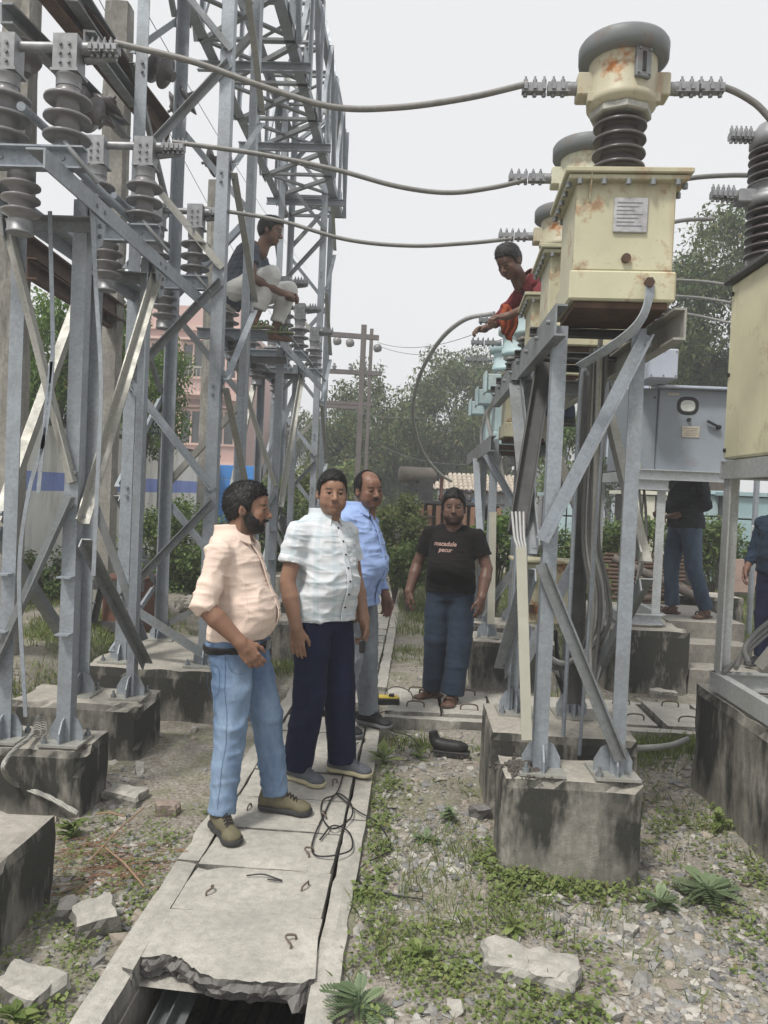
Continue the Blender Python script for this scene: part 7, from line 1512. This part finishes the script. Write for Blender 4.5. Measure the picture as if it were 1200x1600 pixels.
# 5 young man sitting on the far isolator stand, profile to the right
person('p', 'young man in grey T-shirt and white trousers sitting up on the steel stand', (-1.50, 6.75, 2.28), fw(-4), dict(seed=5, skin=(.17, .095, .065), head=(0, .115, 1.585), hs=.98, hrot=(0, R_(-14), 0), fat=.96, hairline=HAIR_STD, hair_t=.012, hair_top=.02, hh=.004,
    pelvis=(0, -.24, 1.02), neck=(0, .0, 1.475), belly=.02, wide=.92, hipR=(.09, -.22, 1.02), hipL=(-.09, -.22, 1.02), kneeR=(.13, .17, 1.16), kneeL=(-.12, .26, 1.10), ankleR=(.11, .04, .80), ankleL=(-.10, .16, .74), fdR=(.1, .8, 0), fdL=(-.1, 1, 0),
    shR=(.175, .0, 1.38), elR=(.215, .03, 1.12), wrR=(.12, .26, 1.02), hdR=(-.35, .9, -.1), pnR=(-.6, -.2, -.7), thR=1, curlR=.75, shL=(-.175, .0, 1.38), elL=(-.20, .09, 1.13), wrL=(-.05, .29, 1.02), hdL=(.4, .85, -.1), pnL=(.7, -.2, -.6), thL=-1, curlL=.75, bare_feet=True, floor=.71,
    shirt=dict(mat=GREYTEE, hem=-.08, cuff=.55, inf=.014, flare=.02, sleeve=(.062, .07, .06, .05), fold=.010, h=.009), trousers=dict(mat=WHITEP, top=.05, r=(.098, .088, .07, .066), hem=.80, fold=.009, h=.010), sandals=dict(mat=m_plain('green_strap_sandal', (.22, .24, .14), .7, 0, .3), strap=m_plain('green_strap', (.14, .2, .1), .7, 0, .3))))
# 6 man leaning over the aqua units
person('p', 'man in maroon shirt with orange cloth leaning over the transformers', (1.0, 6.16, 2.16), fw(205), dict(seed=6, skin=(.16, .088, .062), head=(.02, .40, 1.28), hs=1.02, hrot=(R_(22), R_(-38), R_(4)), fat=1.0, hairline=HAIR_STD, hair_t=.013, hair_top=.022, hh=.004,
    pelvis=(0, -.20, .86), neck=(0, .25, 1.15), belly=.03, wide=1.0, hipR=(.09, -.20, .84), hipL=(-.09, -.20, .84), kneeR=(.11, -.02, .45), kneeL=(-.11, -.04, .45), ankleR=(.12, -.08, .10), ankleL=(-.12, -.1, .10), fdR=(.1, 1, 0), fdL=(-.1, 1, 0),
    shR=(.19, .20, 1.09), elR=(.34, .28, .90), wrR=(.26, .45, .80), hdR=(-.2, .9, -.2), pnR=(-.3, -.2, -.9), thR=1, curlR=.6, shL=(-.19, .20, 1.09), elL=(-.28, .34, .90), wrL=(-.12, .48, .82), hdL=(.3, .9, -.1), pnL=(.3, -.2, -.9), thL=-1, curlL=.6, floor=.04,
    shirt=dict(mat=MAROON, hem=-.06, cuff=1.35, collar=True, inf=.016, flare=.02, sleeve=(.062, .06, .055, .05), fold=.011, h=.009), trousers=dict(mat=SLATE, top=.05, r=(.096, .084, .074, .07), hem=1.0, fold=.008, h=.010), shoes=dict(mat=S_BLACK, sole=SOL_D)))
# 7 man in charcoal shirt on the steps, head hidden by the cabinet
person('p', 'man in charcoal shirt and dark jeans standing on the steps, head behind the cabinet', (2.66, 7.72, .535), fw(200), dict(HIPS, seed=7, skin=(.17, .09, .062), head=(0, .05, 1.59), hrot=(R_(10), R_(-8), 0), hairline=HAIR_STD, hair_t=.011, hair_top=.02, hh=.005,
    pelvis=(0, 0, .92), neck=(0, -.01, 1.455), belly=.03, wide=.97, hipR=(.088, 0, .91), hipL=(-.088, 0, .91), kneeR=(.11, .05, .49), kneeL=(-.12, -.03, .49), ankleR=(.10, .02, .09), ankleL=(-.17, -.16, .09), fdR=(.2, 1, 0), fdL=(-.3, 1, 0),
    shR=(.185, -.02, 1.36), elR=(.235, -.01, 1.10), wrR=(.15, .20, 1.02), hdR=(-.6, .75, -.1), pnR=(-.3, -.3, -.8), thR=1, curlR=.7, shL=(-.185, -.02, 1.36), elL=(-.26, -.02, 1.09), wrL=(-.12, .20, .985), hdL=(.7, .6, -.1), pnL=(.2, -.3, -.8), thL=-1, curlL=.7,
    shirt=dict(mat=CHAR, hem=-.05, cuff=1.85, collar=True, inf=.018, flare=.02, sleeve=(.06, .06, .055, .042), fold=.012, h=.009), trousers=dict(mat=JEAND, top=.04, r=(.094, .08, .072, .07), hem=1.02, fold=.009, h=.010), sandals=dict(mat=TAN, strap=TAN), bare_feet=True))
# 8 man cut by the right picture edge
_e = PY(1216, 900, 6.9)
person('p', 'man in dark blue shirt with orange wristband, cut by the right picture edge', (_e.x, 6.9, .22), fw(215), dict(HIPS, seed=8, skin=(.19, .10, .07), head=(0, .05, 1.51), hrot=(R_(20), R_(-6), 0), hairline=HAIR_STD, hair_t=.011, hair_top=.02, hh=.006,
    pelvis=(0, 0, .88), neck=(0, -.01, 1.38), belly=.03, wide=.97, hipR=(.085, 0, .87), hipL=(-.085, 0, .87), kneeR=(.1, .02, .47), kneeL=(-.1, .02, .47), ankleR=(.11, .0, .09), ankleL=(-.11, .0, .09), fdR=(.2, 1, 0), fdL=(-.2, 1, 0),
    shR=(.185, -.02, 1.29), elR=(.24, -.0, 1.03), wrR=(.20, .16, .86), hdR=(0, .4, -.9), pnR=(-.8, -.3, 0), thR=1, curlR=.5, shL=(-.185, -.02, 1.29), elL=(-.25, .06, 1.03), bandL=ORANGE, wrL=(-.20, .16, .83), hdL=(.05, .3, -1), pnL=(.8, -.3, 0), thL=-1, curlL=.4,
    shirt=dict(mat=NVSH, hem=-.05, cuff=1.78, inf=.016, flare=.02, sleeve=(.06, .06, .055, .042), fold=.009, h=.010), trousers=dict(mat=NAVY, top=.04, r=(.096, .082, .074, .07), hem=1.0, fold=.007, h=.011), shoes=dict(mat=S_BLACK, sole=SOL_D)))

# orange cloth hanging over the leaning man's arm
q = [PY(784, 474, 6.05), PY(800, 462, 6.05), PY(812, 490, 6.0), PY(808, 500, 6.0), PY(790, 492, 6.0), PY(779, 500, 6.02), PY(781, 518, 6.05), PY(790, 534, 6.1)]
m = MB(); n = 9; V = []
for i in range(n):
    for j in range(n):
        u, v = i/(n-1), j/(n-1); p = q[0].lerp(q[2], u).lerp(q[6].lerp(q[7]+Vector((.05, 0, 0)), u), v); V.append(p+Vector((.012*math.sin(9*v+4*u), .030*math.sin(17*u+3*v), .008*math.sin(7*u+5*v))))
m.add(V, [(i*n+j, (i+1)*n+j, (i+1)*n+j+1, i*n+j+1) for i in range(n-1) for j in range(n-1)], True); o = m.build('orange_cloth', ORANGE); tag(o, 'orange cloth hanging beside the leaning man over the transformer clamps', 'cloth')
sm_ = o.modifiers.new('thick', 'SOLIDIFY'); sm_.thickness = .004
kf = PY(566, 1010, 4.02); o = MB().cbox(kf, (.035, .014, .07), .006, rz=.5).build('key_fob', BLACKRUB); tag(o, 'black key fob in the left hand of the check shirt man', 'key fob')
# ------------------------------------------------------------------ hazy air
hz_ = MB().bb(-450, 450, -450, 450, -2.0, 10.5)
hm = bpy.data.materials.new('hazy_air'); hm.use_nodes = True; ht = hm.node_tree; ht.nodes.clear(); ho = ht.nodes.new('ShaderNodeOutputMaterial'); pv = ht.nodes.new('ShaderNodeVolumePrincipled')
pv.inputs['Color'].default_value = (.93, .95, 1, 1); pv.inputs['Density'].default_value = .006; pv.inputs['Anisotropy'].default_value = .2; ht.links.new(pv.outputs[0], ho.inputs['Volume'])
ho_ = hz_.build('haze', hm); tag(ho_, kind='stuff')
